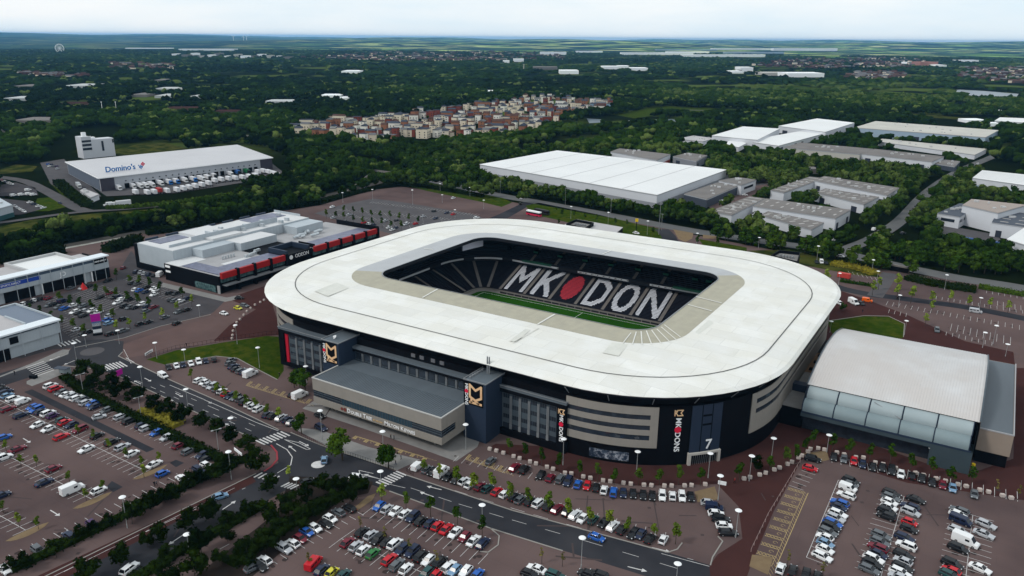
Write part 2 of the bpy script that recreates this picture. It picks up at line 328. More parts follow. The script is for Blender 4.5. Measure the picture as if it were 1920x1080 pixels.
# open ground among the woods
for q, m in (([(0, 425), (60, 412), (180, 400), (320, 390), (420, 372), (560, 356), (570, 366), (400, 392), (250, 415), (120, 430), (0, 452)], m_meadow),
             ([(205, 283), (260, 270), (310, 268), (352, 279), (300, 288), (225, 292)], m_meadow), ([(0, 318), (30, 308), (70, 312), (60, 322), (0, 326)], m_meadow),
             ([(90, 340), (130, 352), (170, 376), (150, 386), (120, 370)], m_grass), ([(70, 372), (110, 368), (125, 388), (90, 396), (60, 396)], m_grass),
             ([(540, 352), (560, 340), (585, 330), (600, 340), (570, 356)], m_grass), ([(1150, 215), (1240, 198), (1400, 205), (1520, 216), (1400, 214), (1260, 212), (1190, 222)], m_grass),
             ([(1580, 200), (1750, 214), (1860, 228), (1700, 218)], m_meadow), ([(1100, 178), (1180, 181), (1240, 190), (1200, 193), (1120, 187)], m_grass),
             ([(1420, 160), (1500, 161), (1600, 170), (1500, 168)], m_grass), ([(900, 155), (1010, 152), (1050, 155), (960, 158)], m_grass)):
    sheet('clearing', q, m, .015)
m_lake = mat('lake_water', (.10, .13, .16), .3, spec=.12)
sheet('lake_water', [(1780, 170), (1800, 168), (1850, 171), (1910, 176), (1905, 183), (1880, 181), (1850, 185), (1825, 180)], m_lake, .05)
for q in ([(1100, 222), (1130, 224), (1135, 229), (1105, 231)], [(1120, 233), (1140, 237), (1125, 240)], [(1175, 226), (1260, 223), (1275, 228), (1180, 230)]): sheet('lake_water', q, m_lake, .05)
ribbon('railway', [(-100, 500), (40, 475), (130, 460), (250, 438), (420, 408), (560, 378), (640, 360), (700, 345), (730, 335)], 9, mat('ballast', (.05, .045, .04), .9, c2=(.07, .065, .06), scale=.5), .03)
rr_ = [(0, 489), (60, 477), (130, 464), (200, 451), (245, 443)]
ribbon('ballast_path', rr_, 3.2, mat('pale_stone', (.42, .41, .38), .8, c2=(.12, .12, .10), scale=.16), .05)

# painted markings ------------------------------------------------------------
mk = MB(); mz = .032
def pl(pts, w=.14, z=mz, dash=None, mb=None, mi=0):
    p = PP(pts); mb = mb or mk
    for a, b in zip(p, p[1:]):
        d = math.hypot(b[0]-a[0], b[1]-a[1])
        if not dash: mb.line(a, b, w, z, mi); continue
        k = 0.
        while k < d:
            e = min(k+dash[0], d); mb.line((a[0]+(b[0]-a[0])*k/d, a[1]+(b[1]-a[1])*k/d), (a[0]+(b[0]-a[0])*e/d, a[1]+(b[1]-a[1])*e/d), w, z, mi); k += sum(dash)
pl([(318, 722), (380, 748), (480, 792), (522, 808)], .18)
pl([(235, 704), (300, 733), (400, 777), (475, 810)], .14, dash=(3, 5)); pl([(300, 722), (400, 765), (500, 808)], .14, dash=(3, 6))
pl([(770, 915), (860, 945), (960, 975), (1100, 1015), (1300, 1075)], .12, dash=(4, 5)); pl([(800, 903), (900, 935), (1000, 965), (1150, 1008), (1300, 1050)], .12, dash=(4, 5))
pl([(1240, 1038), (1330, 1062)], .14); pl([(730, 908), (760, 915)], .14)
pl([(120, 1072), (200, 1032), (300, 985), (400, 940), (460, 915)], .16, dash=(4, 4)); pl([(90, 1086), (260, 1003), (440, 915)], .12)
pl([(240, 1082), (340, 1033), (430, 985), (500, 948)], .16, dash=(5, 6)); pl([(320, 1080), (430, 1020)], .16, dash=(5, 7))
pl([(518, 832), (538, 843), (548, 857), (545, 872), (520, 887)], .25)
pl([(533, 824), (575, 843), (582, 842), (560, 830), (533, 824)], .2); pl([(673, 882), (700, 888)], .2); pl([(673, 882), (675, 889), (715, 899)], .2)
def arrow(x, y, dx, dy, L=4.5):
    a = ang(x, y, dx, dy); c = P(x, y)
    u = (math.cos(a), math.sin(a)); n = (-u[1], u[0])
    def q(s, t): return (c[0]+u[0]*s+n[0]*t, c[1]+u[1]*s+n[1]*t)
    mk.line(q(-L/2, 0), q(L/2-1.2, 0), .28, mz); mk.sheet([q(L/2-1.2, -.65), q(L/2-1.2, .65), q(L/2, 0)], mz)
for a in ((277, 712, 2, 1), (258, 717, -2, -1), (336, 741, 2, 1), (318, 748, -2, -1), (390, 753, 2, 1), (430, 798, -2, -1), (548, 841, -1, -.8), (570, 832, 1, .5), (695, 893, -2, -.6), (800, 927, -2, -.7), (814, 915, -2, -.5), (430, 947, 1.5, -1), (330, 1012, -1.5, 1), (345, 1028, 1.5, -1), (130, 680, -2, .8), (102, 672, -2, .8), (50, 826, 1.3, .8), (103, 962, 1.3, .8), (1240, 1031, 2, .5), (1195, 1067, 2, .5)): arrow(*a)
def zebra(a, b, across, n, w=.55):
    """n bars between photo points a and b, each reaching along the vector across"""
    for i in range(n):
        t = (i+.5)/n; x = a[0]+(b[0]-a[0])*t; y = a[1]+(b[1]-a[1])*t
        mk.line(P(x-across[0]/2, y-across[1]/2), P(x+across[0]/2, y+across[1]/2), w, mz)
zebra((191, 691), (234, 682), (15, 9), 7); zebra((485, 831), (538, 812), (17, 8), 8); zebra((712, 909), (755, 886), (19, 8), 8)
zebra((480, 890), (520, 898), (16, -9), 5); zebra((532, 908), (555, 914), (16, -8), 4)
zebra((64, 682), (86, 701), (34, -12), 7, .42); zebra((108, 648), (150, 638), (9, 6), 6, .5)
def disc(x, y, r, mb, z, mi=0, n=24):
    c = P(x, y); mb.sheet([(c[0]+r*math.cos(2*math.pi*i/n), c[1]+r*math.sin(2*math.pi*i/n)) for i in range(n)], z, mi)
disc(597, 871, 2.0, mk, mz)
rd = MB(); disc(173, 659, 4.2, rd, .03); struct(rd.build('roundabout', m_asph2))
oil = MB(); random.seed(4)
# bay lines: rows of short strokes
def bays(a, b, depth, n=None, sp=2.55, w=.11, mi=0, mb=None, head=False):
    """strokes from the row a-b (photo points), each depth=(dx,dy) photo pixels long at the middle"""
    A, B = P(*a), P(*b); mx_, my_ = (a[0]+b[0])/2, (a[1]+b[1])/2
    e0 = P(mx_, my_); e1 = P(mx_+depth[0], my_+depth[1]); dv = (e1[0]-e0[0], e1[1]-e0[1])
    k = n or max(1, int(round(math.hypot(B[0]-A[0], B[1]-A[1])/sp)))
    for i in range(k+1):
        t = i/k; x, y = A[0]+(B[0]-A[0])*t, A[1]+(B[1]-A[1])*t
        (mb or mk).line((x, y), (x+dv[0], y+dv[1]), w, mz, mi)
        if random.random() < .6:
            sx_, sy_ = x+dv[0]*random.uniform(.3, .8)+random.uniform(-1.2, 1.2), y+dv[1]*random.uniform(.3, .8)+random.uniform(-1.2, 1.2); r_ = random.uniform(.25, .8)
            oil.sheet([(sx_+r_*math.cos(q*.785)*random.uniform(.7, 1.3), sy_+r_*math.sin(q*.785)*random.uniform(.7, 1.3)) for q in range(8)], .0285)
    if head: (mb or mk).line(A, B, w*1.2, mz, mi)
bays((-20, 741), (275, 884), (22, -10), head=True); bays((-20, 741), (275, 884), (-24, 10))
bays((-30, 832), (172, 936), (22, -10), head=True); bays((-30, 832), (172, 936), (-24, 10))
bays((-30, 950), (48, 994), (24, -10), head=True); bays((-30, 950), (48, 994), (-24, 10))
bays((83, 730), (378, 868), (26, -11)); bays((30, 1050), (375, 880), (-14, -8))
bays((368, 720), (545, 802), (15, -9)); bays((765, 880), (1245, 1018), (8, -17)); bays((1085, 905), (1300, 932), (0, 10))
bays((700, 950), (915, 1038), (-20, 18)); bays((640, 1010), (940, 1135), (24, -20)); bays((640, 1010), (940, 1135), (-22, 20), head=True)
bays((490, 1060), (670, 960), (12, 7)); bays((1318, 940), (1352, 1003), (22, 2)); bays((860, 855), (1080, 905), (-9, 11))
bays((1572, 900), (1512, 1045), (38, 13), head=True); bays((1695, 931), (1652, 1080), (-46, -14), head=True); bays((1695, 931), (1652, 1080), (34, 9))
bays((1824, 966), (1810, 1090), (-48, -14), head=True); bays((1824, 966), (1810, 1090), (42, 13)); bays((1560, 868), (1700, 898), (-3, -14)); bays((1700, 898), (1930, 945), (1, -18))
bays((1503, 882), (1480, 910), (26, 9)); bays((1665, 565), (1925, 612), (-2, 8)); bays((1668, 580), (1700, 587), (-2, 7)); bays((1785, 607), (1895, 632), (-2, 14), head=False); bays((1775, 622), (1860, 641), (-1, 7))
bays((1755, 561), (1930, 590), (0, -6)); bays((1860, 562), (1925, 575), (0, 9)); bays((1590, 508), (1640, 520), (4, 6)); bays((1850, 545), (1930, 558), (0, 5))
for i in range(6): pl([(640+i*38, 386+i*4.8), (700+i*24, 425+i*2)], .1, dash=(1.6, 2.2)); 
bays((640, 392), (880, 412), (-8, 3)); bays((620, 400), (820, 422), (-8, 3)); bays((700, 378), (900, 402), (-7, 3))
for a, b in (((95, 560), (150, 590)), ((150, 548), (215, 580)), ((180, 540), (260, 570)), ((245, 520), (300, 545)), ((300, 548), (350, 568)), ((110, 600), (150, 630))): bays(a, b, (14, -5)); bays(a, b, (-14, 5))
pl([(232, 655), (246, 682)], .15); pl([(236, 671), (252, 680)], .3)
struct(mk.build('road_markings', m_white))
struct(oil.build('oil_stains', mat('oil_stain', (.045, .034, .033), .8)))
wear = MB()
for k in range(70):              # mended strips, drain covers and worn tracks in the car parks
    x, y = random.choice(((random.uniform(20, 420), random.uniform(780, 1040)), (random.uniform(620, 1250), random.uniform(930, 1070)), (random.uniform(1420, 1900), random.uniform(900, 1070)), (random.uniform(380, 620), random.uniform(720, 800)), (random.uniform(1100, 1330), random.uniform(930, 1010))))
    g_ = P(x, y); a_ = random.choice((.5, .5+math.pi/2))+random.uniform(-.1, .1); L_, W_ = (random.uniform(.6, .9),)*2 if k % 2 else (random.uniform(3, 14), random.uniform(.25, .6)); c_, s_ = math.cos(a_), math.sin(a_)
    wear.sheet([(g_[0]+c_*u-s_*v, g_[1]+s_*u+c_*v) for u, v in ((-L_/2, -W_/2), (L_/2, -W_/2), (L_/2, W_/2), (-L_/2, W_/2))], .0245+.00004*k)
struct(wear.build('surface_patches', mat('patch_tarmac', (.072, .054, .053), .85, c2=(.058, .046, .046), scale=.8)))
# hatched yellow bays for disabled drivers
my = MB()
def hatch(a, b, d, n):
    """n bays of hatching from a to b, depth d (photo pixels)"""
    A, B = np.array(P(*a)), np.array(P(*b)); m = ((a[0]+b[0])/2, (a[1]+b[1])/2); D = np.array(P(m[0]+d[0], m[1]+d[1]))-np.array(P(*m))
    my.line(A+D, B+D, .16, mz); my.line(A+D*.82, B+D*.82, .1, mz)
    for i in range(n+1):
        o = A+(B-A)*i/n; s = (B-A)/n*.28
        my.line(o, o+D*.8, .1, mz); my.line(o+s, o+s+D*.8, .1, mz)
        for k in range(5):
            my.line(o+D*.16*k, o+s+D*.16*(k+1), .1, mz+.003); my.line(o+s+D*.16*k, o+D*.16*(k+1), .1, mz+.006)
        for k in range(3):
            q = o+(B-A)/n*k/3; my.line(q+D*.82, q+(B-A)/n/3+D, .08, mz+.003)
        if i < n:
            c = o+(B-A)/n*.65+D*.55; pts = [(c[0]+.5*math.cos(t*math.pi/5), c[1]+.5*math.sin(t*math.pi/5)) for t in range(9)]
            for p, q in zip(pts, pts[1:]): my.line(p, q, .09, mz+.001)
hatch((1478, 914), (1412, 1050), (40, 12), 9); hatch((880, 852), (955, 878), (-8, 9), 5); hatch((470, 715), (580, 748), (-9, 8), 7); hatch((660, 822), (790, 862), (6, -5), 6)
struct(my.build('yellow_bay_markings', m_yel))
# kerb stones beside the carriageways, raised 0.12 m
kb = MB()
def kerb(pts, w=.3, h=.12, mb=kb):
    p = PP(pts)
    for a, b in zip(p, p[1:]):
        c = ((a[0]+b[0])/2, (a[1]+b[1])/2); mb.obox(c[0], c[1], 0, h, math.atan2(b[1]-a[1], b[0]-a[0]), math.hypot(b[0]-a[0], b[1]-a[1]), w)
for q in ([(250, 680), (320, 713), (420, 757), (523, 806)], [(226, 707), (310, 746), (400, 789), (470, 820)], [(762, 891), (960, 957), (1252, 1036), (1270, 1030), (1279, 1018)], [(730, 921), (920, 991), (1055, 1033)], [(920, 991), (936, 1005), (934, 1022), (915, 1036), (900, 1034)],
          [(545, 811), (612, 839), (742, 881)], [(1332, 1060), (1336, 1045), (1355, 1015), (1346, 1006)], [(230, 660), (222, 668), (250, 681)], [(62, 706), (120, 686), (175, 692)], [(60, 683), (118, 664), (131, 656)],
          [(140, 652), (232, 634), (300, 612), (395, 590)], [(480, 888), (75, 1086)], [(310, 684), (405, 668), (445, 672), (478, 690), (520, 712)], [(1551, 602), (1620, 592), (1666, 593), (1696, 607), (1694, 632)]): kerb(q)
struct(kb.build('kerb', m_kerb))
kr = MB(); kerb([(508, 835), (519, 848), (520, 862), (508, 876), (495, 884)], .5, .15, kr); struct(kr.build('kerb', mat('red_kerb', (.25, .03, .04), .6)))
def lens(a, b, w_, n=9):
    dx, dy = b[0]-a[0], b[1]-a[1]; L_ = math.hypot(dx, dy); up_ = [(a[0]+dx*t/n-dy/L_*w_*math.sin(math.pi*t/n)**.6, a[1]+dy*t/n+dx/L_*w_*math.sin(math.pi*t/n)**.6) for t in range(n+1)]
    return up_+[(a[0]+dx*t/n+dy/L_*w_*.35*math.sin(math.pi*t/n)**.6, a[1]+dy*t/n-dx/L_*w_*.35*math.sin(math.pi*t/n)**.6) for t in range(n-1, 0, -1)]
for q in (lens((136, 954), (210, 922), 7), lens((248, 899), (314, 871), 6), lens((10, 1015), (92, 979), 8), [(655, 960), (690, 930), (705, 925), (698, 938), (668, 959)], [(1302, 922), (1340, 912), (1348, 936), (1308, 942)],
          [(1505, 850), (1550, 845), (1555, 862), (1540, 866)], [(1405, 1062), (1410, 1040), (1450, 1045), (1440, 1078)]):
    sheet('gravel_island', q, m_mulch, .04)
for q in ([(45, 735), (60, 730), (290, 842), (275, 848)], [(318, 868), (330, 862), (345, 868), (330, 876)], [(200, 912), (210, 902), (230, 913), (212, 923)]): sheet('tarmac_patch', q, m_asph, .02)
# ================================================================= STADIUM
m_roof = mat('roof_membrane_white', (.76, .75, .715), .55, c2=(.67, .665, .625), scale=.035, contrast=.2, brick=(13, 6.5, .16), c3=(.68, .665, .61), scale3=.09)
m_sand = mat('roof_band_sand', (.40, .37, .28), .5, c2=(.32, .30, .235), scale=.25, brick=(1.6, 24, .10))
m_grey = mat('roof_band_grey', (.43, .44, .45), .5, c2=(.37, .375, .385), scale=.1, brick=(3, 20, .06))
m_seam = mat('seam_dark', (.10, .10, .095), .6)
m_beige = mat('beige_panel', (.27, .245, .215), .55, c2=(.235, .215, .19), scale=.3, brick=(1.8, .9, .08), stretch=(1, 1, 1))
m_win = mat('window_glass', (.012, .016, .022), .08, c2=(.03, .04, .055), scale=.5, spec=.6)
m_navy = mat('navy_cladding', (.017, .028, .050), .5, spec=.15, c2=(.023, .034, .058), scale=.12)
m_ink = mat('black_cladding', (.0025, .003, .0045), .6, spec=.05, c2=(.005, .0055, .008), scale=.15)
m_steel = mat('galvanised_steel', (.28, .29, .30), .45, metal=.3, c2=(.2, .21, .22), scale=.6)
m_slate = mat('slate_panel', (.075, .095, .11), .35, c2=(.055, .07, .085), scale=.4, brick=(1.4, 1.4, .15))
m_broof = mat('standing_seam_roof', (.105, .125, .142), .5, c2=(.085, .10, .115), scale=.15, stretch=(1, .15, 1))
m_seat = mat('black_seats', (.006, .007, .013), .6, c2=(.011, .012, .019), scale=.4)
m_conc = mat('concrete', (.20, .185, .17), .85, c2=(.15, .14, .13), scale=.3)
m_step = mat('aisle_concrete', (.15, .135, .125), .85, c2=(.11, .10, .095), scale=.4)
m_lseat = mat('white_seats', (.60, .61, .65), .5, c2=(.5, .51, .56), scale=.8)
m_rseat = mat('red_seats', (.42, .035, .05), .5, c2=(.33, .03, .045), scale=.8)
m_red = MATS['red_paving']
m_signw = mat('sign_white', (.8, .8, .8), .5); m_signr = mat('sign_red', (.62, .012, .045), .45); m_gold = mat('crest_gold', (.74, .53, .31), .4, c2=(.66, .36, .19), scale=.35)
m_green = mat('green_netting', (.012, .10, .06), .7, c2=(.02, .06, .04), scale=.6)
m_pitch = mat('pitch_turf', (.012, .058, .004), .9, c2=(.018, .072, .006), scale=.12, brick=(6.5, 200, .22))
st = thing('stadium', 'huge oval football stadium with a white roof ring and black seat bowl', 'stadium', (-144, 262, 0))
R_IN = rrect(-205.3, 224, -87, 303, 9); R_GR = rrect(-216.6, 212, -76.4, 312, 20); R_SE = rrect(-237, 188, -51, 333, 44)
R_A = rrect(-242.4, 183.2, -46.6, 342.5, 47.5); R_RIM = rrect(-247.9, 178.2, -42.6, 352, 51); R_UN = rrect(-247.2, 179, -43.4, 351, 50.5)
R_W = rrect(-242, 180.2, -45.4, 345, 48); R_TOP = rrect(-241.3, 180.9, -46.1, 344.3, 47.5)
mb = MB()
mb.loft([rz(R_GR, 24.0), rz(R_SE, 23.6), rz(R_A, 23.3), rz(rrect(-246.6, 179.4, -43.6, 349.6, 50), 22.9), rz(R_RIM, 22.1), rz(R_UN, 21.5)][::-1])
mb.build('roof', [m_roof], st, smooth=False)
mb = MB(); cnt = len(R_IN)
def bandm(k, i):                       # sand sheets on the front, right and left corner; grey on the back and left
    x, y = R_GR[i]; return 0 if (y < 226 or x > -82) and not (y > 306) else 1
mb.loft([rz(R_IN, 24.05), rz(R_GR, 24.02)][::-1], mfun=bandm)
mb.build('roof_band', [m_sand, m_grey], st)
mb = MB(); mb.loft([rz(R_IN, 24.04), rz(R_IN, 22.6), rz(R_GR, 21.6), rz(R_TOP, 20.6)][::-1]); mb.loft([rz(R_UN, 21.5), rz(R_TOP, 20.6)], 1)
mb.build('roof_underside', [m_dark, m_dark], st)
mb = MB(); r1, r2 = R_SE, rrect(-237.35, 187.65, -50.65, 333.35, 44.35)
mb.loft([rz(r1, 23.75), rz(r2, 23.72)][::-1]); mb.build('roof_gutter', m_seam, st)
mb = MB(); mb.loft([rz(rrect(-205.4, 223.9, -86.9, 303.1, 9), 24.2), rz(rrect(-205.0, 224.3, -87.3, 302.7, 9), 24.2)]); mb.build('roof_edge_trim', m_steel, st)
streak = MB()
# thin white ribs across the band and out over the roof corner
mb = MB()
def rib(a, b, w=.5, z=24.16):
    p, q = P(*a, z), P(*b, z); mb.line(p, q, w, z); mb.line(p, q, w*.5, z+.08)
for a, b in (((792, 558), (820, 542)), ((1008, 608), (1040, 589)), ((1305, 556), (1353, 568)), ((1290, 571), (1335, 583)), ((1130, 476), (1145, 470)), ((795, 466), (812, 468))): rib(a, b, .7)
for i in range(12):
    t = i/11; a = math.radians(205+150*t); c = (-98, 236)
    x0, y0 = c[0]+13*math.cos(a), c[1]+13*math.sin(a)
for x0, y0, x1, y1 in ((1183, 624, 1168, 643), (1193, 622, 1186, 645), (1202, 621, 1204, 646), (1212, 620, 1222, 646), (1222, 619, 1240, 644), (1232, 617, 1256, 641), (1240, 613, 1268, 637), (1246, 609, 1276, 632)): rib((x0, y0), (x1, y1), .35)
for x0, y0, x1, y1 in ((1010, 615, 960, 642),): rib((x0, y0), (x1, y1), .3)
mb.build('roof_rib', mat('rib_white', (.72, .71, .66), .5), st)
# weathered replacement sheets
mb = MB(); m_wear = mat('weathered_membrane', (.64, .635, .58), .5, c2=(.57, .565, .51), scale=.3, brick=(2.2, 9, .12))
for q in ([(590, 546), (632, 530), (655, 540), (615, 556)], [(955, 640), (985, 617), (995, 619), (968, 641)], [(1150, 640), (1180, 644), (1160, 668), (1130, 662)], [(1300, 620), (1330, 600), (1338, 606), (1310, 628)]):
    mb.sheet(PP(q, 23.88), 23.98)
mb.build('roof_patch', m_wear, st)
# seating bowl
def ring(o, r=8): return rrect(-203-o, 218-o, -84+o, 296.5+o, r+o)
rows = 24; rings = []
for k in range(rows+1):
    o = 20*k/rows; z = .9+7.9*k/rows
    rings.append(rz(ring(o), z)); 
    if k < rows: rings.append(rz(ring(o+.001), z+7.9/rows))
mb = MB(); mb.loft([rz(ring(0), 0)]+rings, mi=0, mfun=lambda k, i: 1 if k == 0 else 0)
low = mb.build('lower_tier', [m_seat, m_conc], st)
mb = MB(); mb.loft([rz(ring(20), 8.8), rz(ring(20.3), 8.8), rz(ring(20.3), 9.7), rz(ring(22.5), 9.7), rz(ring(22.5), 12)]); mb.build('concourse_wall', m_conc, st)
rings = []
for k in range(19):
    o = 17+21*k/18; z = 11.6+9.2*k/18
    rings.append(rz(ring(o), z))
    if k < 18: rings.append(rz(ring(o+.001), z+9.2/18))
mb = MB(); mb.loft([rz(ring(18.5), 9.6), rz(ring(17), 9.8)]+rings+[rz(ring(38.2), 22.4)], mfun=lambda k, i: 1 if k < 1 else 0)
mb.build('upper_tier', [m_seat, m_dark], st)
mb = MB(); r0 = ring(16.93)
mb.loft([rz(r0, 10.5), rz(r0, 11.35)], mfun=lambda k, i: 0 if (0 <= (i % 7) < 5) else 1); mb.build('advertising_band', [mat('led_band', (.50, .50, .52), .5), m_dark], st)
mb = MB()
for k in range(60):                   # small dark lettering strokes along the band
    x = -170+k*1.0; mb.box(x, 313.36, 10.75, x+(.25+.5*((k*7) % 3 == 0)), 313.40, 11.1) if (k % 6) < 4 else None
mb.build('advertising_lettering', m_dark, st)
# aisles
mb = MB()
def aisle(p, n, o0, o1, z0, z1, w):
    mb.add([(p[0]+n[0]*o0-n[1]*w, p[1]+n[1]*o0+n[0]*w, z0), (p[0]+n[0]*o0+n[1]*w, p[1]+n[1]*o0-n[0]*w, z0), (p[0]+n[0]*o1+n[1]*w, p[1]+n[1]*o1-n[0]*w, z1), (p[0]+n[0]*o1-n[1]*w, p[1]+n[1]*o1+n[0]*w, z1)], [(0, 1, 2, 3)])
BX = [-191.3+13.4*i for i in range(7)]
for x in BX: aisle((x, 296.5), (0, 1), -.1, 20, 1.35, 9.2, .75)
for x in BX[:-1]+[-98]:
    if x > -110: aisle((x, 296.5), (0, 1), -.1, 20, 1.35, 9.2, .75)
    aisle((x+6.7, 313.5), (0, 1), .3, 21, 12.2, 21.3, .7)
for y in (231, 244.4, 257.8, 271.2, 284.6): aisle((-203, y), (-1, 0), -.1, 20, 1.35, 9.2, .7); aisle((-84, y), (1, 0), -.1, 20, 1.35, 9.2, .7)
for a in (110, 135, 160): aisle((-195+8*math.cos(math.radians(a)), 288.5+8*math.sin(math.radians(a))), (math.cos(math.radians(a)), math.sin(math.radians(a))), 0, 20, 1.35, 9.2, .7)
for x in BX: aisle((x, 218), (0, -1), -.1, 20, 1.35, 9.2, .75)
mb.build('aisle_steps', m_step, st)
# letters made of coloured seats on the far lower tier
def seg(px, py, ax, ay, bx, by):
    dx, dy = bx-ax, by-ay; t = max(0, min(1, ((px-ax)*dx+(py-ay)*dy)/(dx*dx+dy*dy+1e-9))); return math.hypot(px-ax-dx*t, py-ay-dy*t)
LET = {'M': [(.12, .05, .12, .95), (.12, .95, .5, .42), (.5, .42, .88, .95), (.88, .95, .88, .05)], 'K': [(.2, .05, .2, .95), (.22, .42, .86, .95), (.42, .55, .86, .05)],
       'N': [(.15, .05, .15, .95), (.15, .95, .85, .05), (.85, .05, .85, .95)], 'D': [(.18, .05, .18, .95), (.18, .95, .5, .95), (.5, .95, .82, .72), (.82, .72, .82, .28), (.82, .28, .5, .05), (.5, .05, .18, .05)]}
LET['O'] = [(.5+.36*math.cos(i*math.pi/7), .5+.45*math.sin(i*math.pi/7), .5+.36*math.cos((i+1)*math.pi/7), .5+.45*math.sin((i+1)*math.pi/7)) for i in range(14)]
mw, mr = MB(), MB()
for b, ch in enumerate('MK*DON'):
    x0 = BX[b]+1.1; W = 13.4-2.2; nx = 23
    for r in range(1, rows-1):
        v = (r-.5)/(rows-2)
        for c in range(nx):
            u = (c+.5)/nx
            on = (((u-.5)/.40)**2+((v-.5)/.45)**2 < 1) if ch == '*' else min(seg(u, v*1.0, *s) for s in LET[ch]) < (.088 if ch in 'MN' else .095)
            if on:
                xa = x0+W*c/nx; xb = x0+W*(c+1)/nx-.02; ya = 296.5+20*r/rows; z = .9+7.9*(r+1)/rows+.06
                (mr if ch == '*' else mw).add([(xa, ya+.05, z), (xb, ya+.05, z), (xb, ya+.78, z+.22), (xa, ya+.78, z+.22)], [(0, 1, 2, 3)])
mw.build('seat_lettering', m_lseat, st); mr.build('seat_lettering', m_rseat, st)
mb = MB()
for x in [b+6.7 for b in BX]+[-200, -98]: mb.box(x-1.2, 318.4, 13.6, x+1.2, 321, 15.9)
for y in (240, 262, 284): mb.box(-225, y-1.2, 13.6, -222, y+1.2, 15.9)
mb.build('stair_opening', m_ink, st)
mb = MB()
for x in [b+6.7 for b in BX]+[-98]: mb.box(x-1.3, 318.2, 15.0, x+1.3, 318.38, 15.9)
mb.box(-189, 312.6, 11.4, -173, 312.9, 12.3); mb.box(-112, 312.6, 11.4, -98, 312.9, 12.3); mb.box(-189, 313, 12.1, -173, 314.6, 12.16); mb.box(-112, 313, 12.1, -98, 314.6, 12.16)
mb.build('green_netting', m_green, st)
for q in ((-180.5, 312.5), ):
    pass
pt = MB(); pt.sheet(rrect(-200, 221, -87, 293.5, 5), .05); pt.build('pitch', m_pitch, st)
pb = MB(); pb.loft([rz(rrect(-203, 218, -84, 296.5, 8), .045), rz(rrect(-200, 221, -87, 293.5, 5), .045)]); pb.build('pitch_border', m_conc, st)
mb = MB()
for a, b in (((-197, 223.5), (-92, 223.5)), ((-197, 291), (-92, 291)), ((-197, 223.5), (-197, 291)), ((-92, 223.5), (-92, 291)), ((-144.5, 223.5), (-144.5, 291)), ((-197, 237), (-180.5, 237)), ((-197, 277.5), (-180.5, 277.5)), ((-180.5, 237), (-180.5, 277.5)), ((-92, 237), (-108.5, 237)), ((-92, 277.5), (-108.5, 277.5)), ((-108.5, 237), (-108.5, 277.5))): mb.line(a, b, .14, .07)
for i in range(32): mb.line((-144.5+9.15*math.cos(i*math.pi/16), 257.2+9.15*math.sin(i*math.pi/16)), (-144.5+9.15*math.cos((i+1)*math.pi/16), 257.2+9.15*math.sin((i+1)*math.pi/16)), .14, .07)
mb.build('pitch_marking', m_signw, st)
mb = MB()                                   # pitch-side boards
for x in range(-190, -98, 4): mb.box(x, 294.6, .05, x+3.6, 294.8, .75)
mb.build('pitch_side_board', m_dark, st)
sx0, sy0 = P(868, 456, 22.2); sx1, sy1 = P(905, 455, 20.0)
mb = MB(); a = P(867, 452, 23); b = P(905, 443, 23); mb.obox((a[0]+b[0])/2, (a[1]+b[1])/2, 18.2, 22.9, math.atan2(b[1]-a[1], b[0]-a[0]), math.hypot(a[0]-b[0], a[1]-b[1]), .6)
mb.build('video_screen', mat('screen_pale', (.58, .58, .68), .5), st)
# outer wall -------------------------------------------------------------
def arclen(r):
    s = [0.]
    for i in range(len(r)): a, b = r[i], r[(i+1) % len(r)]; s.append(s[-1]+math.hypot(b[0]-a[0], b[1]-a[1]))
    return s
RW = rrect(-242, 180.2, -45.4, 345, 48, nc=40, ns=(30, 20)); SW = arclen(RW)
def near(p): return min(((SW[i], math.hypot(q[0]-p[0], q[1]-p[1])) for i, q in enumerate(RW)), key=lambda t: t[1])[0]
def at(s):
    s %= SW[-1]
    for i in range(len(RW)):
        if SW[i+1] >= s:
            a, b = RW[i], RW[(i+1) % len(RW)]; d = SW[i+1]-SW[i]; t = (s-SW[i])/d
            return (a[0]+(b[0]-a[0])*t, a[1]+(b[1]-a[1])*t), ((b[1]-a[1])/d, -(b[0]-a[0])/d)
def curved(s0, s1, z0, z1, off, mbx, mi=0, th=.25, n=None):
    n = n or max(2, int((s1-s0)/2.5)); o = []; q = []
    for i in range(n+1):
        p, nn = at(s0+(s1-s0)*i/n); o.append((p[0]+nn[0]*off, p[1]+nn[1]*off)); q.append((p[0]+nn[0]*(off-th), p[1]+nn[1]*(off-th)))
    mbx.loft([[(x, y, z0) for x, y in o], [(x, y, z1) for x, y in o], [(x, y, z1) for x, y in q]], mi, close=False)
    mbx.loft([[(x, y, z0) for x, y in q], [(x, y, z0) for x, y in o]], mi, close=False)
    for k in (0, n): mbx.add([(*o[k], z0), (*o[k], z1), (*q[k], z1), (*q[k], z0)], [(0, 1, 2, 3)], mi)
mb = MB(); mb.loft([rz(RW, 0), rz(RW, 18.4)]); mb.loft([rz(RW, 18.4), rz(rrect(-240.5, 181.7, -46.9, 343.5, 46.5, nc=40, ns=(30, 20)), 18.45), rz(rrect(-240.5, 181.7, -46.9, 343.5, 46.5, nc=40, ns=(30, 20)), 20.7)])
mb.build('outer_wall', m_ink, st)
def ground_s(x, y): return near(P(x, y))
s_a, s_b = near((-93, 180.2)), ground_s(1221, 860)
s_n0, s_n1 = ground_s(1284, 862), ground_s(1338, 853)
s_c, s_d = ground_s(1388, 838), near((-45.4, 308))
pan = MB(); gl = MB()
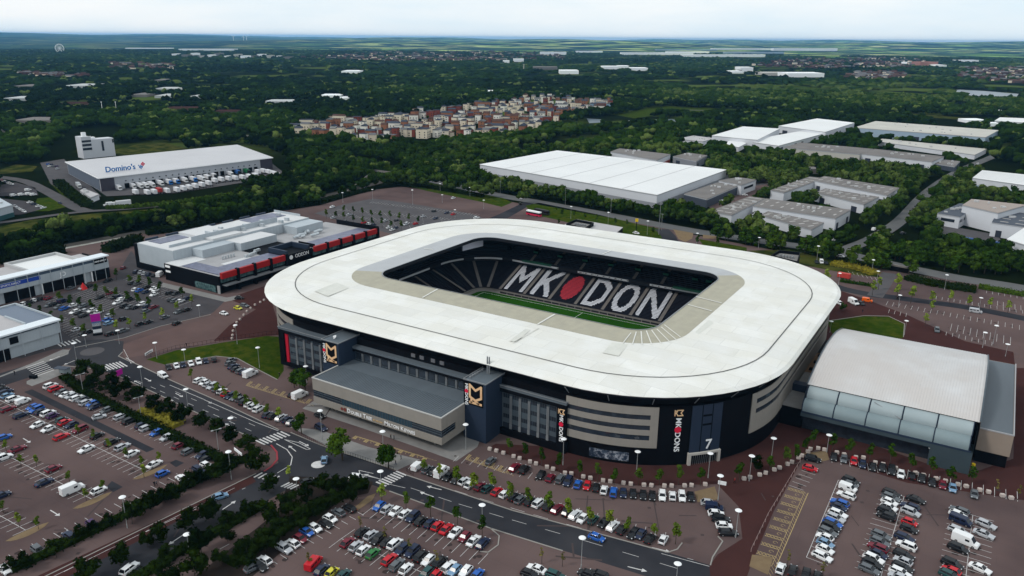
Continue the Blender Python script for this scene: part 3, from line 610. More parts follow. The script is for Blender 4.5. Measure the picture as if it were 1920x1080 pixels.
def panel(s0, s1, ws, z0=5.6, z1=18.2, inset0=0, inset1=2.2):
    zs = [z0]
    for a, b in ws: curved(s0, s1, zs[-1], a, .35, pan); zs.append(b)
    curved(s0, s1, zs[-1], z1, .35, pan)
    for a, b in ws:
        if inset0: curved(s0, s0+inset0, a, b, .35, pan)
        if inset1: curved(s1-inset1, s1, a, b, .35, pan)
        curved(s0+inset0, s1-inset1, a, b, .12, gl)
panel(s_a, s_b, ((7.9, 9.5), (11.1, 12.6), (14.3, 15.8)))
panel(s_c, s_d, ((11.4, 13.0), (14.6, 16.2)), inset0=2.2, inset1=0)
sl0, sl1 = near(P(504, 600)), near((-205, 180.2))
sl0 = near((-242, 262)); panel(sl0-SW[-1] if sl0 > sl1 else sl0, sl1, ((7.9, 9.5), (11.1, 12.6), (14.3, 15.8)), inset0=0, inset1=0)
sb0, sb1 = near((-60, 345)), near((-225, 340)); panel(sb0, sb1, ((7.9, 9.5), (11.1, 12.6), (14.3, 15.8)), inset0=2, inset1=2)
pan.build('wall_panel', m_beige, st); gl.build('ribbon_window', m_win, st)
mb = MB(); nv = MB(); curved(s_n0, s_n1, 3.6, 18.3, .35, nv); nv.build('entrance_tower', m_navy, st)
for k in (1/3, 2/3): s = s_n0+(s_n1-s_n0)*k; curved(s-.12, s+.12, 3.6, 18.3, .39, mb, n=1)
sm0, sm1 = s_n0+(s_n1-s_n0)*.36, s_n0+(s_n1-s_n0)*.64
for z in (14.8, 17.2 - 5.2): curved(sm0, sm1, z, z+.55, .45, mb)
mb.build('entrance_louvre', m_ink, st)
fr = MB(); curved(s_n0-.3, s_n1+.3, 3.1, 3.75, .9, fr, th=.9); curved(s_n0-.3, s_n0+.5, 0, 3.1, .9, fr, th=.9); curved(s_n1-.5, s_n1+.3, 0, 3.1, .9, fr, th=.9); fr.build('entrance_frame', mat('pale_frame', (.45, .42, .38), .6), st)
mb = MB(); gt = MB()
for k in range(14):
    s = s_n0+.7+(s_n1-s_n0-1.4)*k/13; p, nn = at(s); gt.tube((p[0]+nn[0]*.5, p[1]+nn[1]*.5, 0), (p[0]+nn[0]*.5, p[1]+nn[1]*.5, 3.0), .05, n=5)
gt.build('entrance_gate', m_steel, st)
def on_wall(x, y, s_, size, m, z, rot=False, ext=.06, name='sign_lettering', off=.42, bold=.0):
    s = ground_s(x, y) if isinstance(x, float) or isinstance(x, int) else x
    p, nn = at(s); up = (nn[1]*-1, nn[0], 0) if False else (0, 0, 1)
    if rot: up = (-nn[1], nn[0], 0)
    return text_obj(name, s_, size, m, st, (p[0]+nn[0]*off, p[1]+nn[1]*off, z), (nn[0], nn[1], 0), up, ext, bold)
on_wall(1311, 858, '7', 4.1, m_signw, 5.9, off=.55, bold=.05)
def rotated_text(parent, p, nn, z, txt, size, m, name='sign_lettering', bold=.02, sx=1):
    # letters turned a quarter clockwise, reading downwards
    up = (-nn[1], nn[0], 0)
    return text_obj(name, txt, size, m, parent, (p[0], p[1], z), (nn[0], nn[1], 0), up, .06, bold, sx)
def crest(parent, p, nn, z, h, rot=True, scale=1.0):
    """gold club monogram: an angular M over a K inside a shield outline"""
    P1 = [(0, .30), (0, 1), (.36, .74), (.72, 1), (.72, .36), (.36, .16), (.0, .32)]
    P2 = [(.0, .0), (.72, .0)]; P3 = [(.10, .2), (.10, .0)]; P4 = [(.30, .17), (.56, .0)]
    mbx = MB(); n = Vector((nn[0], nn[1], 0)); up = Vector((-nn[1], nn[0], 0)) if rot else Vector((0, 0, 1)); x = up.cross(n); o = Vector((p[0], p[1], z))
    w_ = .062*h
    for pl_ in (P1, P2, P3, P4):
        for k, (a, b) in enumerate(zip(pl_, pl_[1:])):
            A = Vector(((a[0]-.36)*h, (a[1]-.5)*h)); B = Vector(((b[0]-.36)*h, (b[1]-.5)*h)); d = (B-A).normalized(); A -= d*w_*.7; B += d*w_*.7; q = Vector((-d.y, d.x))*w_
            vs = [o+x*v.x+up*v.y+n*dz for dz in (.0, .06+.006*k) for v in (A-q, B-q, B+q, A+q)]
            mbx.add(vs, [(4, 5, 6, 7), (0, 1, 5, 4), (1, 2, 6, 5), (2, 3, 7, 6), (3, 0, 4, 7)])
    return mbx.build('club_crest', m_gold, parent)
def discm(parent, p, nn, z, r, m, name='sign_disc'):
    mbx = MB(); n = Vector((nn[0], nn[1], 0)); o = Vector((p[0], p[1], z)); mbx.tube(o, o+n*.12, r, n=24); return mbx.build(name, m, parent)
s = ground_s(1262, 861); p, nn = at(s); p = (p[0]+nn[0]*.1, p[1]+nn[1]*.1)
crest(st, p, nn, 16.4, 2.3, rot=True); rotated_text(st, p, nn, 13.3, 'MK', 2.2, m_signw); discm(st, p, nn, 11.2, .95, m_signr); rotated_text(st, p, nn, 7.4, 'DONS', 2.2, m_signw)
# shop window at the foot of the curved wall
mb = MB(); curved(ground_s(1102, 858), ground_s(1184, 861), .9, 3.6, .2, mb); mb.build('shop_window', mat('poster_glass', (.05, .07, .10), .2, c2=(.35, .36, .40), scale=1.1, contrast=.07, c3=(.02, .03, .05), scale3=.6), st)
mb = MB()
for i in range(40):
    s = s_a+i*(SW[-1])/52; p, nn = at(s); p2 = (p[0]+nn[0]*1.4, p[1]+nn[1]*1.4); mb.tube((p[0]-nn[0]*1.2, p[1]-nn[1]*1.2, 18.4), (p2[0], p2[1], 21.2), .13, n=5)
mb.build('roof_strut', m_steel, st)
mb = MB()
for k, x in enumerate((-150, -146.5, -142, -138.5)): mb.box(x, 179.9, 17.1, x+1.6, 180.15, 18.3)
mb.build('access_frame', mat('frame_pale', (.12, .12, .13), .5), st)
# plant box at the north edge of the roof and the low building beyond
for (q, lab) in (([(1062, 419), (1080, 411), (1113, 417), (1097, 427)], 'black open-topped plant box on the low drive-through building behind the stadium'), ([(1446, 478), (1462, 469), (1500, 473), (1495, 490)], 'black open-topped plant enclosure behind the stadium near its right corner')):
    z1 = 6.2 if q[0][0] < 1200 else 8; pp = PP(q, z1); c = np.mean(pp, 0); t = thing('plant_enclosure', lab, 'enclosure', (c[0], c[1], 0)); mb = MB()
    zb = 4.02 if z1 < 7 else 0
    for i in range(4):
        a, b = pp[i], pp[(i+1) % 4]; mb.obox((a[0]+b[0])/2, (a[1]+b[1])/2, zb, z1, math.atan2(b[1]-a[1], b[0]-a[0]), math.hypot(b[0]-a[0], b[1]-a[1]), .35)
    mb.build('screen_wall', m_ink, t); mb = MB(); mb.sheet(pp, z1-1.6); mb.build('floor', m_slab, t); mb = MB()
    for k in range(5): x = c[0]+(k-2)*1.6; mb.box(x-.6, c[1]-1, z1-1.59, x+.4, c[1]+1, z1-.5); mb.tube((x, c[1], z1-.5), (x, c[1], z1-.2), .4)
    mb.build('cooling_unit', m_steel, t)

# ================================================================= HOTEL on the front of the stadium
ho = thing('hotel', 'navy and beige stadium hotel with two logo towers and a projecting entrance block', 'hotel', (-150, 172, 0))
def fbox(n, mm, *boxes, parent=ho):
    m_ = MB()
    for b in boxes: m_.box(*b)
    return m_.build(n, mm, parent)
X0, X1, X2, X3, X4, X5 = -208.4, -181.2, -173.6, -123.3, -115.4, -93.1
fbox('left_wing', m_navy, (X0, 178.2, 2.2, X1, 184, 15.4), (X0+2, 179.5, 0, X1, 184, 2.2))
fbox('right_wing', m_navy, (X4, 180.0, 1.9, X5, 187, 15.4), (X4, 181, 0, X5, 187, 1.9))
fbox('middle_wing', m_navy, (X2, 178.9, 0, X3, 184, 15.4))
fbox('wing_roof', m_broof, (X0-.3, 177.2, 15.4, X1, 186.5, 16.2), (X2, 177.9, 15.4, X3, 186.5, 16.15), (X4, 179, 15.4, X5+.3, 188, 16.25))
fbox('wing_frame', m_ink, (X0-.3, 177.2, 1.7, X0+2.2, 178.2, 15.4), (X0+2.2, 177.2, 14.2, X1, 178.2, 15.4), (X0+2.2, 177.2, 1.7, X1, 178.2, 3.1), (X5-2.8, 179.0, 0, X5+.3, 180, 15.4), (X4, 179.0, 14.2, X5-2.8, 180, 15.4), (X4, 179.0, 0, X5-2.8, 180, 2.3), (X2, 177.9, 14.5, X3, 178.9, 15.4))
fbox('roof_edge', m_steel, (X0-.45, 177.05, 16.2, X1, 177.25, 16.4), (X5+.15, 178.9, 16.25, X5+.35, 188, 16.45), (X4, 178.85, 16.25, X5+.15, 179.05, 16.45))
fbox('red_fin', mat('red_fin', (.42, .012, .03), .4), (X0+2.4, 177.7, 3.1, X0+3.8, 178.19, 14.2))
def facade(xa, xb, y, z0, z1, nb, floors=3):
    dx = (xb-xa)/nb; dk, sp_, pi_ = MB(), MB(), MB(); H = z1-z0
    sp_.box(xa, y-.12, z0, xb, y, z1)
    fh = H/(floors+.55)
    for f in range(floors+1):
        zz = z0+f*fh-.1
        for b in range(nb):
            x = xa+b*dx; top = zz+fh*(.62 if f == 0 else .40)
            if f == 0: dk.box(x+.35, y-.2, z0+.02, x+dx-.35, y-.12, z0+fh*.5)
            elif top < z1:
                for k in range(3): u = x+.45+k*(dx-.9)/3; dk.box(u, y-.18, zz, u+(dx-.9)/3-.12, y-.12, top)
    for b in range(1, nb):
        x = xa+b*dx; pi_.box(x-.34, y-.45, z0+.1, x-.08, y-.12, z1-1.1); pi_.box(x+.08, y-.45, z0+.1, x+.34, y-.12, z1-1.1); pi_.box(x-.4, y-.5, z0, x+.4, y-.12, z0+fh*.45)
    sp_.build('facade_panel', m_slate, ho); dk.build('window_row', m_win, ho); pi_.build('pilaster', m_steel, ho)
facade(X0+3.9, X1, 178.2, 3.1, 14.2, 6); facade(X4+.3, X5-2.9, 180.0, 2.3, 14.2, 6)
# set-back middle strip above the entrance block: twelve bays of paired posts
dk, pi_, sl_ = MB(), MB(), MB(); nb = 13; dx = (X3-X2)/nb
for b in range(nb):
    x = X2+b*dx; dk.box(x+.6, 178.62, 11.6, x+dx-.6, 178.9, 13.9); sl_.box(x+.6, 178.55, 14.0, x+dx-.6, 178.9, 14.3); sl_.box(x+.5, 178.5, 11.35, x+dx-.5, 178.6, 11.6)
    if b: pi_.box(x-.32, 178.3, 11.3, x-.12, 178.9, 14.4); pi_.box(x+.12, 178.3, 11.3, x+.32, 178.9, 14.4)
dk.build('window_row', m_win, ho); pi_.build('pilaster', m_steel, ho); sl_.build('facade_panel', m_slate, ho)
for a, b in ((X1, X2), (X3, X4)):
    tw = fbox('tower', m_navy, (a, 171.5, 0, b, 182.5, 19)); 
    sh = MB(); sh.box(a+.3, 171.8, 19, b-.3, 182.2, 19.05); sh.build('tower_roof', m_broof, ho)
    fbox('roof_edge', m_steel, (a-.12, 171.38, 19, b+.12, 171.6, 19.35), (a-.12, 182.2, 19, b+.12, 182.62, 19.35), (a-.12, 171.6, 19, a+.1, 182.2, 19.35), (b-.1, 171.6, 19, b+.12, 182.2, 19.35))
    fbox('sign_board', m_ink, (a+.05, 171.42, 11.4, b-.9, 171.5, 18.8))
    nn = (0, -1); crest(ho, (a+4.3, 171.40), nn, 15.1, 5.6, rot=False)
    rotated_text(ho, (a+1.1, 171.38), nn, 17.0, 'MK', 1.45, m_signw); discm(ho, (a+1.1, 171.4), nn, 15.6, .62, m_signr); rotated_text(ho, (a+1.1, 171.38), nn, 13.1, 'DONS', 1.45, m_signw)
mb = MB(); mb.tube((-178, 174.5, 19.05), (-178, 174.5, 19.6), .12); mb.tube((-178, 174.5, 19.6), (-178.2, 174.1, 20.0), .75, .2, 12); mb.build('satellite_dish', mat('dish_white', (.6, .6, .6), .4), ho)
mb = MB()
for x in (-119.6, -118.9): mb.tube((x, 178.6, 19), (x, 178.6, 24.6), .22, n=10)
mb.build('flue', m_steel, ho)
mb = MB()
for k in range(6): mb.box(-122.4, 173+k*1.3, 19.05, -121.9, 173.8+k*1.3, 19.6)
for k in range(9): mb.tube((-122.8+k*.85, 182.5, 19.2), (-122.8+k*.85, 182.5, 20.3), .04, n=4)
mb.tube((-122.8, 182.5, 20.3), (-116, 182.5, 20.3), .04, n=4); mb.build('roof_railing', m_steel, ho)
rotated_text(ho, (X5-1.25, 178.95), (0, -1), 11.0, 'MK', 1.7, m_signw); discm(ho, (X5-1.25, 178.97), (0, -1), 9.2, .72, m_signr); rotated_text(ho, (X5-1.25, 178.95), (0, -1), 6.0, 'DONS', 1.7, m_signw); crest(ho, (X5-1.25, 178.97), (0, -1), 13.2, 1.9, rot=True)
# plant on the middle roof
mb = MB(); mb.obox(-146, 182.0, 16.15, 16.9, 0, 8, 2.6); mb.obox(-146, 182.0, 16.9, 17.05, 0, 7.4, 2.2); mb.build('rooflight', m_broof, ho)
mb = MB()
for k in range(26): x = -206+k*4.4; mb.box(x, 185.2-(k % 3)*.4, 16.25, x+.25, 185.5-(k % 3)*.4, 16.75)
mb.build('roof_vent', mat('vent_pale', (.45, .45, .45), .5), ho)
# entrance block
BX0, BX1, BY0, BY1, BZ0, BZ1 = -174.3, -122.9, 159.8, 171.38, 2.7, 11.2
fbox('entrance_block', m_beige, (BX0, BY0, BZ0, BX1, BY1, 4.9), (BX0, BY0+.5, 4.9, BX1-.5, BY1, 7.3), (BX0, BY0, 7.3, BX1, BY1, BZ1))
fbox('entrance_infill', m_navy, (X2+.02, BY1+.02, BZ0, X3-.02, 178.85, 10.9))
mb = MB(); mb.sheet([(BX0, BY0), (BX1, BY0), (BX1, BY1), (BX0, BY1)], BZ1+.02); mb.sheet([(X2, BY1), (X3, BY1), (X3, 178.3), (X2, 178.3)], BZ1+.03)
for k in range(64): x = BX0+.6+k*.8; mb.box(x, BY0+.4, BZ1+.03, x+.07, 171.4, BZ1+.11)
mb.build('entrance_roof', m_broof, ho)
fbox('parapet', mat('parapet_pale', (.42, .41, .39), .6), (BX0-.1, BY0-.1, BZ1, BX1+.1, BY0+.3, BZ1+.3), (BX0-.1, BY0+.3, BZ1, BX0+.3, 171.4, BZ1+.3), (BX1-.3, BY0+.3, BZ1, BX1+.1, 171.4, BZ1+.3))
w1 = MB(); w1.box(BX0, BY0+.3, 4.9, BX1-.1, BY0+.5, 7.3); w1.box(BX1-.5, BY0+.5, 4.9, BX1-.3, BY0+7, 7.3); w1.build('ribbon_window', m_win, ho)
mb = MB()
for k in range(27): x = -162+k*1.05; mb.box(x, BY0+.16, 4.95, x+.12, BY0+.3, 7.25)
for z in (5.7, 6.5): mb.box(BX0, BY0+.18, z, -162, BY0+.3, z+.14); mb.box(-134, BY0+.18, z, BX1-.1, BY0+.3, z+.14); mb.box(BX1-.3, BY0+.5, z, BX1-.15, BY0+7, z+.14)
mb.build('window_mullion', m_slate, ho)
mb = MB(); mb.box(-162, BY0+.26, 4.95, -134, BY0+.298, 7.25); mb.build('tinted_glazing', mat('blue_glass', (.03, .055, .075), .12), ho)
fbox('beige_infill', m_beige, (BX1-.499, BY0+7, 4.9, BX1-.01, BY1, 7.3))
mb = MB()
for x in (-168, -158, -148, -138, -128): mb.tube((x, 163, 0), (x, 163, BZ0), .3, n=10)
mb.build('column', m_conc, ho)
fbox('entrance_glazing', m_win, (-170, 171.0, 0, -126, 171.3, BZ0))
def sc_text(words, x, size, m, z=3.15, y=BY0-.06):
    for big, rest in words:
        for i, (s_, k) in enumerate(((big, 1.0), (rest, .76))):
            if not s_: continue
            me = text_mesh(s_, size*k, .05, .02); xs = [v.co.x for v in me.vertices]; wd = (max(xs)-min(xs))*1.02; me.materials.clear(); me.materials.append(m)
            o = bpy.data.objects.new('sign_lettering', me); C.objects.link(o); o.parent = ho
            o.matrix_basis = Matrix(((1, 0, 0, x+wd/2-ho.location.x), (0, 0, -1, y-ho.location.y), (0, 1, 0, z+size*.33*k-size*.0), (0, 0, 0, 1))); x += wd+size*.10
        x += size*.22
    return x
discm(ho, (-160.6, BY0), (0, -1), 3.8, .62, mat('emblem_brown', (.16, .04, .03), .5), 'sign_emblem'); discm(ho, (-161.9, BY0), (0, -1), 3.8, .5, MATS['emblem_brown'], 'sign_emblem')
xe = sc_text([('D', 'OUBLE'), ('T', 'REE')], -159.6, 1.9, m_signw)
xe = sc_text([('', 'BY HILTON')], xe-.1, .95, mat('sign_tan', (.55, .38, .2), .5), z=3.3)
sc_text([('M', 'ILTON'), ('K', 'EYNES')], xe+.6, 1.9, m_signw)

# ================================================================= ARENA on the right
ar = thing('arena_hall', 'barrel-roofed sports hall with a pale ribbed roof and curved glass screens', 'arena', (-15, 260, 0))
AX0, AX1 = -38.5, 7.2
prof = [(235.6, 13.9), (240, 15.0), (246, 16.4), (253, 17.5), (260, 18.1), (267, 18.2), (274, 17.8), (281, 16.8), (288, 15.3), (294.5, 13.6)]
mb = MB(); n = len(prof)
mb.loft([[(x, y, z) for y, z in prof] for x in (AX1+.3, AX0-.3)], close=False)
for k in range(60):
    x = AX0+.4+k*(AX1-AX0-.8)/59
    for (ya, za), (yb, zb) in zip(prof, prof[1:]): mb.add([(x, ya, za+.02), (x+.12, ya, za+.1), (x+.12, yb, zb+.1), (x, yb, zb+.02), (x+.24, ya, za+.02), (x+.24, yb, zb+.02)], [(0, 1, 2, 3), (1, 4, 5, 2)])
mb.build('barrel_roof', mat('ribbed_roof', (.56, .55, .545), .55, c2=(.50, .49, .485), scale=.1, contrast=.2, c3=(.50, .47, .45), scale3=.05), ar)
mb = MB()
for x, s_ in ((AX0, 1), (AX1, -1)):
    vs = [(x, 294.5, 0)]+[(x, y, z-.05) for y, z in prof[::-1]]+[(x, 235.6, 0)]; mb.add(vs, [tuple(range(len(vs)))])
mb.add([(AX0, 294.4, 0), (AX1, 294.4, 0), (AX1, 294.4, 13.5), (AX0, 294.4, 13.5)], [(0, 1, 2, 3)])
mb.build('gable_wall', m_navy, ar)
mb = MB(); mb.box(AX0, 236, 0, AX1, 236.4, 13.7); mb.build('front_wall', m_ink, ar)
mb = MB(); mb.loft([[(x, y, z+.25) for y, z in prof] for x in (AX1+.6, AX1+.2)], close=False); mb.loft([[(x, y, z+.25) for y, z in prof] for x in (AX0-.2, AX0-.6)], close=False); mb.loft([[(x, y, z+d) for y, z in prof] for x, d in ((AX1+.6, -.5), (AX1+.6, .25))], close=False); mb.build('roof_verge', m_slate, ar)
m_screen = mat('translucent_screen', (.26, .31, .325), .5, c2=(.31, .36, .37), scale=.15); m_screen2 = mat('translucent_screen_low', (.16, .205, .22), .5, c2=(.20, .25, .26), scale=.15)
def arc_sheet(name, x0, x1, pr, m):
    m_ = MB(); m_.loft([[(x, y, z) for y, z in pr] for x in (x1, x0)], close=False); return m_.build(name, m, ar, smooth=True)
pa = [(235.9, 13.6), (234.6, 13.1), (233.6, 12.3), (233.2, 11.4), (233.2, 10.4)]; pb_ = [(233.0, 10.5), (231.4, 10.2), (230.5, 9.4), (230.1, 8.3), (230.2, 7.2)]
for k in range(5):
    xa = AX0+.2+k*(AX1-AX0-1)/5; xb = AX0+.2+(k+1)*(AX1-AX0-1)/5
    arc_sheet('glass_screen', xa+.15, xb-.15, pa, m_screen); arc_sheet('glass_screen', xa-.1, xb-.35, pb_, m_screen2)
mb = MB()
for k in range(6):
    x = AX0+.1+k*(AX1-AX0-1)/5; x2 = x-.15
    for q, xx in ((pa, x), (pb_, x2)):
        for (ya, za), (yb, zb) in zip(q, q[1:]): mb.tube((xx, ya-.1, za+.05), (xx, yb-.1, zb+.05), .14, n=5)
mb.box(AX0-.2, 229.9, 6.75, AX1-.4, 230.5, 7.2); mb.build('screen_frame', m_navy, ar)
mb = MB(); mb.tube((-19.5, 234.6, 13.4), (-11.8, 232.9, 10.7), .12, n=6); mb.build('brace', m_steel, ar)
mb = MB(); mb.add([(AX0-.2, 230.0, 5.5), (AX1, 230.0, 5.5), (AX1, 230.0, 6.75), (AX0-.2, 230.0, 6.75), (AX0-.2, 236, 5.5), (AX1, 236, 5.5), (AX0-.2, 236, 6.75), (AX1, 236, 6.75)], [(0, 1, 2, 3), (0, 4, 5, 1), (3, 2, 7, 6), (0, 3, 6, 4)]); mb.box(-3.2, 230.02, 0, AX1, 235.98, 5.5); mb.build('lower_wall', mat('slate_cladding', (.035, .052, .062), .5, c2=(.045, .062, .073), scale=.2), ar)
mb = MB(); mb.box(AX0, 233.5, 0, -3.25, 236, 4.4); mb.build('undercroft_glazing', m_win, ar)
mb = MB(); mb.add([(AX1+.01, 230, 0), (AX1+.01, 235.6, 0), (AX1+.01, 235.6, 13.8), (AX1+.01, 233.2, 12.5), (AX1+.01, 230.2, 9.5)], [(0, 1, 2, 3, 4)]); mb.add([(AX0-.21, 235.6, 5.5), (AX0-.21, 230, 5.5), (AX0-.21, 230.2, 9.5), (AX0-.21, 233.2, 12.5), (AX0-.21, 235.6, 13.8)], [(0, 1, 2, 3, 4)]); mb.build('side_fin', m_slate, ar)
mb = MB(); mb.box(AX1+.7, 239, 4.0, 16.2, 298.5, 10.6); mb.build('annexe', mat('tan_panel', (.30, .24, .195), .6, c2=(.26, .21, .17), scale=.3, brick=(2, 1, .07)), ar)
mb = MB(); mb.box(AX1+.7, 239.8, 0, 15.8, 298, 4.0); mb.build('annexe_base', m_ink, ar)
mb = MB(); mb.sheet([(AX1+.8, 239.3), (15.9, 239.3), (15.9, 298.2), (AX1+.8, 298.2)], 10.65); mb.build('annexe_roof', m_broof, ar)
mb = MB(); mb.box(16.0, 238.9, 10.6, 16.3, 298.6, 10.95); mb.box(AX1+.7, 238.9, 10.6, 16.0, 239.2, 10.95); mb.build('parapet', mat('parapet_grey', (.33, .33, .34), .6), ar)
mb = MB()
for k, x in enumerate((-32, -24, -16, -8, 0)): mb.box(x, 294.6, 0, x+6.5, 297.5, 12.2-(k % 2)*.8)
mb.build('rear_lean_to', m_slate, ar)
mb = MB(); mb.box(-26, 294.7, 12.25, -20, 297.4, 12.5); mb.box(-4, 294.7, 12.25, 2, 297.4, 12.5); mb.build('rear_canopy', m_signw, ar)
# link building and terrace between stadium and arena
lk = thing('link_building', 'low dark link block with a timber roof terrace between stadium and barrel-roofed hall', 'building', (-42, 262, 0))
def lbox(n, mm, *b):
    m_ = MB()
    for q in b: m_.box(*q)
    return m_.build(n, mm, lk)
lbox('block', m_ink, (-46.5, 233, 0, AX0-.4, 246, 6.2)); lbox('block', m_navy, (-45.8, 246.02, 0, AX0-.5, 249, 8.6)); lbox('block', m_slate, (-44.6, 249.02, 0, AX0-.6, 262, 6.9)); lbox('block', m_ink, (-45.0, 262.02, 0, AX0-.8, 300, 6))
lbox('terrace_deck', mat('timber_deck', (.20, .12, .07), .8, c2=(.14, .085, .05), scale=.5), (-45, 263, 6.0, AX0-1, 284, 6.12)); lbox('lower_roof', m_slab, (-46.3, 233.2, 6.2, AX0-.6, 245.8, 6.3), (-44.5, 249.2, 6.9, AX0-.7, 261.8, 7.0))
mb = MB()
for k in range(7): mb.box(-44+(k % 3)*1.6, 266+k*2.4, 6.12, -43+(k % 3)*1.6, 267.2+k*2.4, 6.9)
mb.build('planter_box', m_ink, lk)
# ================================================================= RETAIL PARK
m_metalw = mat('pale_metal_cladding', (.42, .46, .49), .45, c2=(.36, .40, .43), scale=.2, brick=(6, 1.1, .07))
m_whroof = mat('warehouse_white_roof', (.72, .72, .71), .5, c2=(.64, .64, .63), scale=.02)
m_whwall = mat('warehouse_white_wall', (.60, .61, .64), .55, c2=(.54, .55, .58), scale=.05)
m_ltroof = mat('flat_roof_grey', (.44, .42, .42), .7, c2=(.36, .345, .35), scale=.08)
m_fib = mat('fibre_cement_roof', (.15, .14, .135), .85, c2=(.21, .195, .185), scale=.06)
m_solar = mat('solar_panel', (.10, .105, .17), .3, c2=(.16, .17, .25), scale=.3, brick=(1.7, 1.1, .6))
m_redf = mat('red_fascia', (.36, .012, .014), .5, c2=(.30, .015, .015), scale=.4)
m_pipe = mat('silver_duct', (.50, .54, .56), .3, metal=.4, c2=(.4, .43, .45), scale=.6)
m_tan = MATS['tan_panel']; m_tint = mat('teal_glass', (.02, .05, .055), .15, c2=(.10, .17, .17), scale=.7, contrast=.15)
def parts(parent, spec):
    for n, mm, boxes in spec:
        m_ = MB()
        for b in boxes: m_.box(*b)
        m_.build(n, mm, parent)
# sports shop, north-west: front faces +X
jd = thing('retail_unit', 'long pale metal retail unit with white roof and letters JD on its front', 'shop', (-385, 180, 0))
Z = 11.5
parts(jd, [('wall', m_metalw, [(-388, 60, 0, -366.5, 209, 6.6)]), ('canopy_fascia', m_metalw, [(-366.49, 60, 5.2, -365.2, 209, 9.3)]), ('upper_glazing', mat('blue_grey_glass', (.07, .10, .14), .2), [(-366.9, 60, 9.3, -365.5, 208.6, 10.9)]),
           ('front_roof_edge', mat('bright_eave', (.66, .70, .73), .35), [(-371, 60, 10.9, -364.6, 209.4, 11.5)]), ('shopfront', m_ink, [(-366.48, 176.5, 0, -365.9, 196, 5.19), (-366.48, 201, 0, -365.3, 209, 5.19), (-366.48, 160, 0, -365.9, 173, 5.19), (-388, 209.02, 0, -366, 209.4, 9)]),
           ('roof', m_whroof, [(-391, 174.8, 6.6, -371.2, 197.4, 10.2)]), ('parapet', mat('parapet_stone', (.42, .42, .42), .6), [(-392, 173.8, 9, -391.05, 198.4, 11.4), (-391, 197.45, 9, -371.2, 198.4, 11.4), (-391, 173.8, 9, -371.2, 174.75, 11.4)]),
           ('low_roof', m_ltroof, [(-390, 198.5, 6.61, -371.2, 209, 8.2), (-390, 60, 6.61, -371.2, 173.7, 10)]), ('blue_sign_band', mat('sign_blue', (.02, .06, .32), .4), [(-366.3, 150, 7.4, -365.12, 176, 9.2)]), ('sign_board', m_ink, [(-365.19, 201.5, 8.2, -364.95, 208.3, 10.6)]),
           ('shopfront_frame', m_signw, [(-365.88, 196.3, 0, -365.4, 196.8, 5), (-365.88, 199.8, 0, -365.4, 200.3, 5), (-365.88, 176.2, 0, -365.4, 176.6, 5.1)])])
mb = MB()
for k in range(9): y = 165+k*5.2; mb.tube((-364.7, y, 0), (-364.7, y, 10.9), .14, n=6)
mb.build('column', m_metalw, jd)
text_obj('sign_lettering', 'JD', 2.9, m_signw, jd, (-365.1, 186.3, 7.3), (1, 0, 0), bold=.05)
text_obj('sign_lettering', 'SPORTS DIRECT', 1.2, m_signw, jd, (-365.05, 163, 8.3), (1, 0, 0)); text_obj('sign_lettering', 'HEAD DIRECT', .95, m_signw, jd, (-364.9, 204.9, 9.4), (1, 0, 0), bold=.02)
mb = MB(); mb.tube((-357.8, 190.8, 0), (-357.8, 190.8, 3.2), 1.9, .1, 6); rt = tag(mb.build('red_tent', mat('tent_red', (.5, .02, .02), .6)), 'small pointed red tent standing before the long JD shopfront', 'tent')
# store on the left edge
ms = thing('retail_unit', 'pale metal store with white name panel at the left edge of the photo', 'shop', (-310, 110, 0))
parts(ms, [('wall', m_metalw, [(-330, 20, 0, -299, 147, 4.6)]), ('upper_wall', m_metalw, [(-330, 20, 4.6, -298.2, 147.6, 8.6)]), ('upper_glazing', MATS['blue_grey_glass'], [(-330, 20, 8.6, -298.8, 147.2, 9.5)]), ('front_roof_edge', MATS['bright_eave'], [(-303, 20, 9.5, -297.3, 147.9, 10.1)]),
           ('flat_roof', m_ltroof, [(-329.6, 20, 9.4, -303.02, 138, 9.8)]), ('roof_well', mat('roof_well_blue', (.14, .17, .22), .5), [(-329.6, 138, 9.4, -303.02, 147.4, 9.9)]), ('parapet', m_metalw, [(-330.5, 20, 9.4, -329.65, 147.9, 10.5), (-329.6, 147.45, 9.5, -303.02, 147.9, 10.6), (-318, 137.4, 9.8, -303.02, 138, 10.5)]),
           ('entrance', m_ink, [(-298.99, 119, 0, -298.3, 128.5, 4.2), (-298.19, 129, 5.6, -298.0, 132, 8.2), (-298.99, 100, 0, -298.3, 116, 4.2)]), ('name_panel', m_signw, [(-298.19, 104, 4.0, -297.6, 123.2, 9.4)])])
mb = MB()
for k in range(4): mb.box(-314, 126+k*1.6, 9.8, -313, 127+k*1.6, 11)
mb.build('cooling_unit', m_steel, ms)
mb = MB()
for k in range(8): mb.tube((-297.4, 98+k*7, 0), (-297.4, 98+k*7, 9.5), .12, n=6)
mb.build('column', m_metalw, ms)
text_obj('sign_lettering', 'M&S', 4.6, m_ink, ms, (-297.5, 117.2, 6.9), (1, 0, 0))
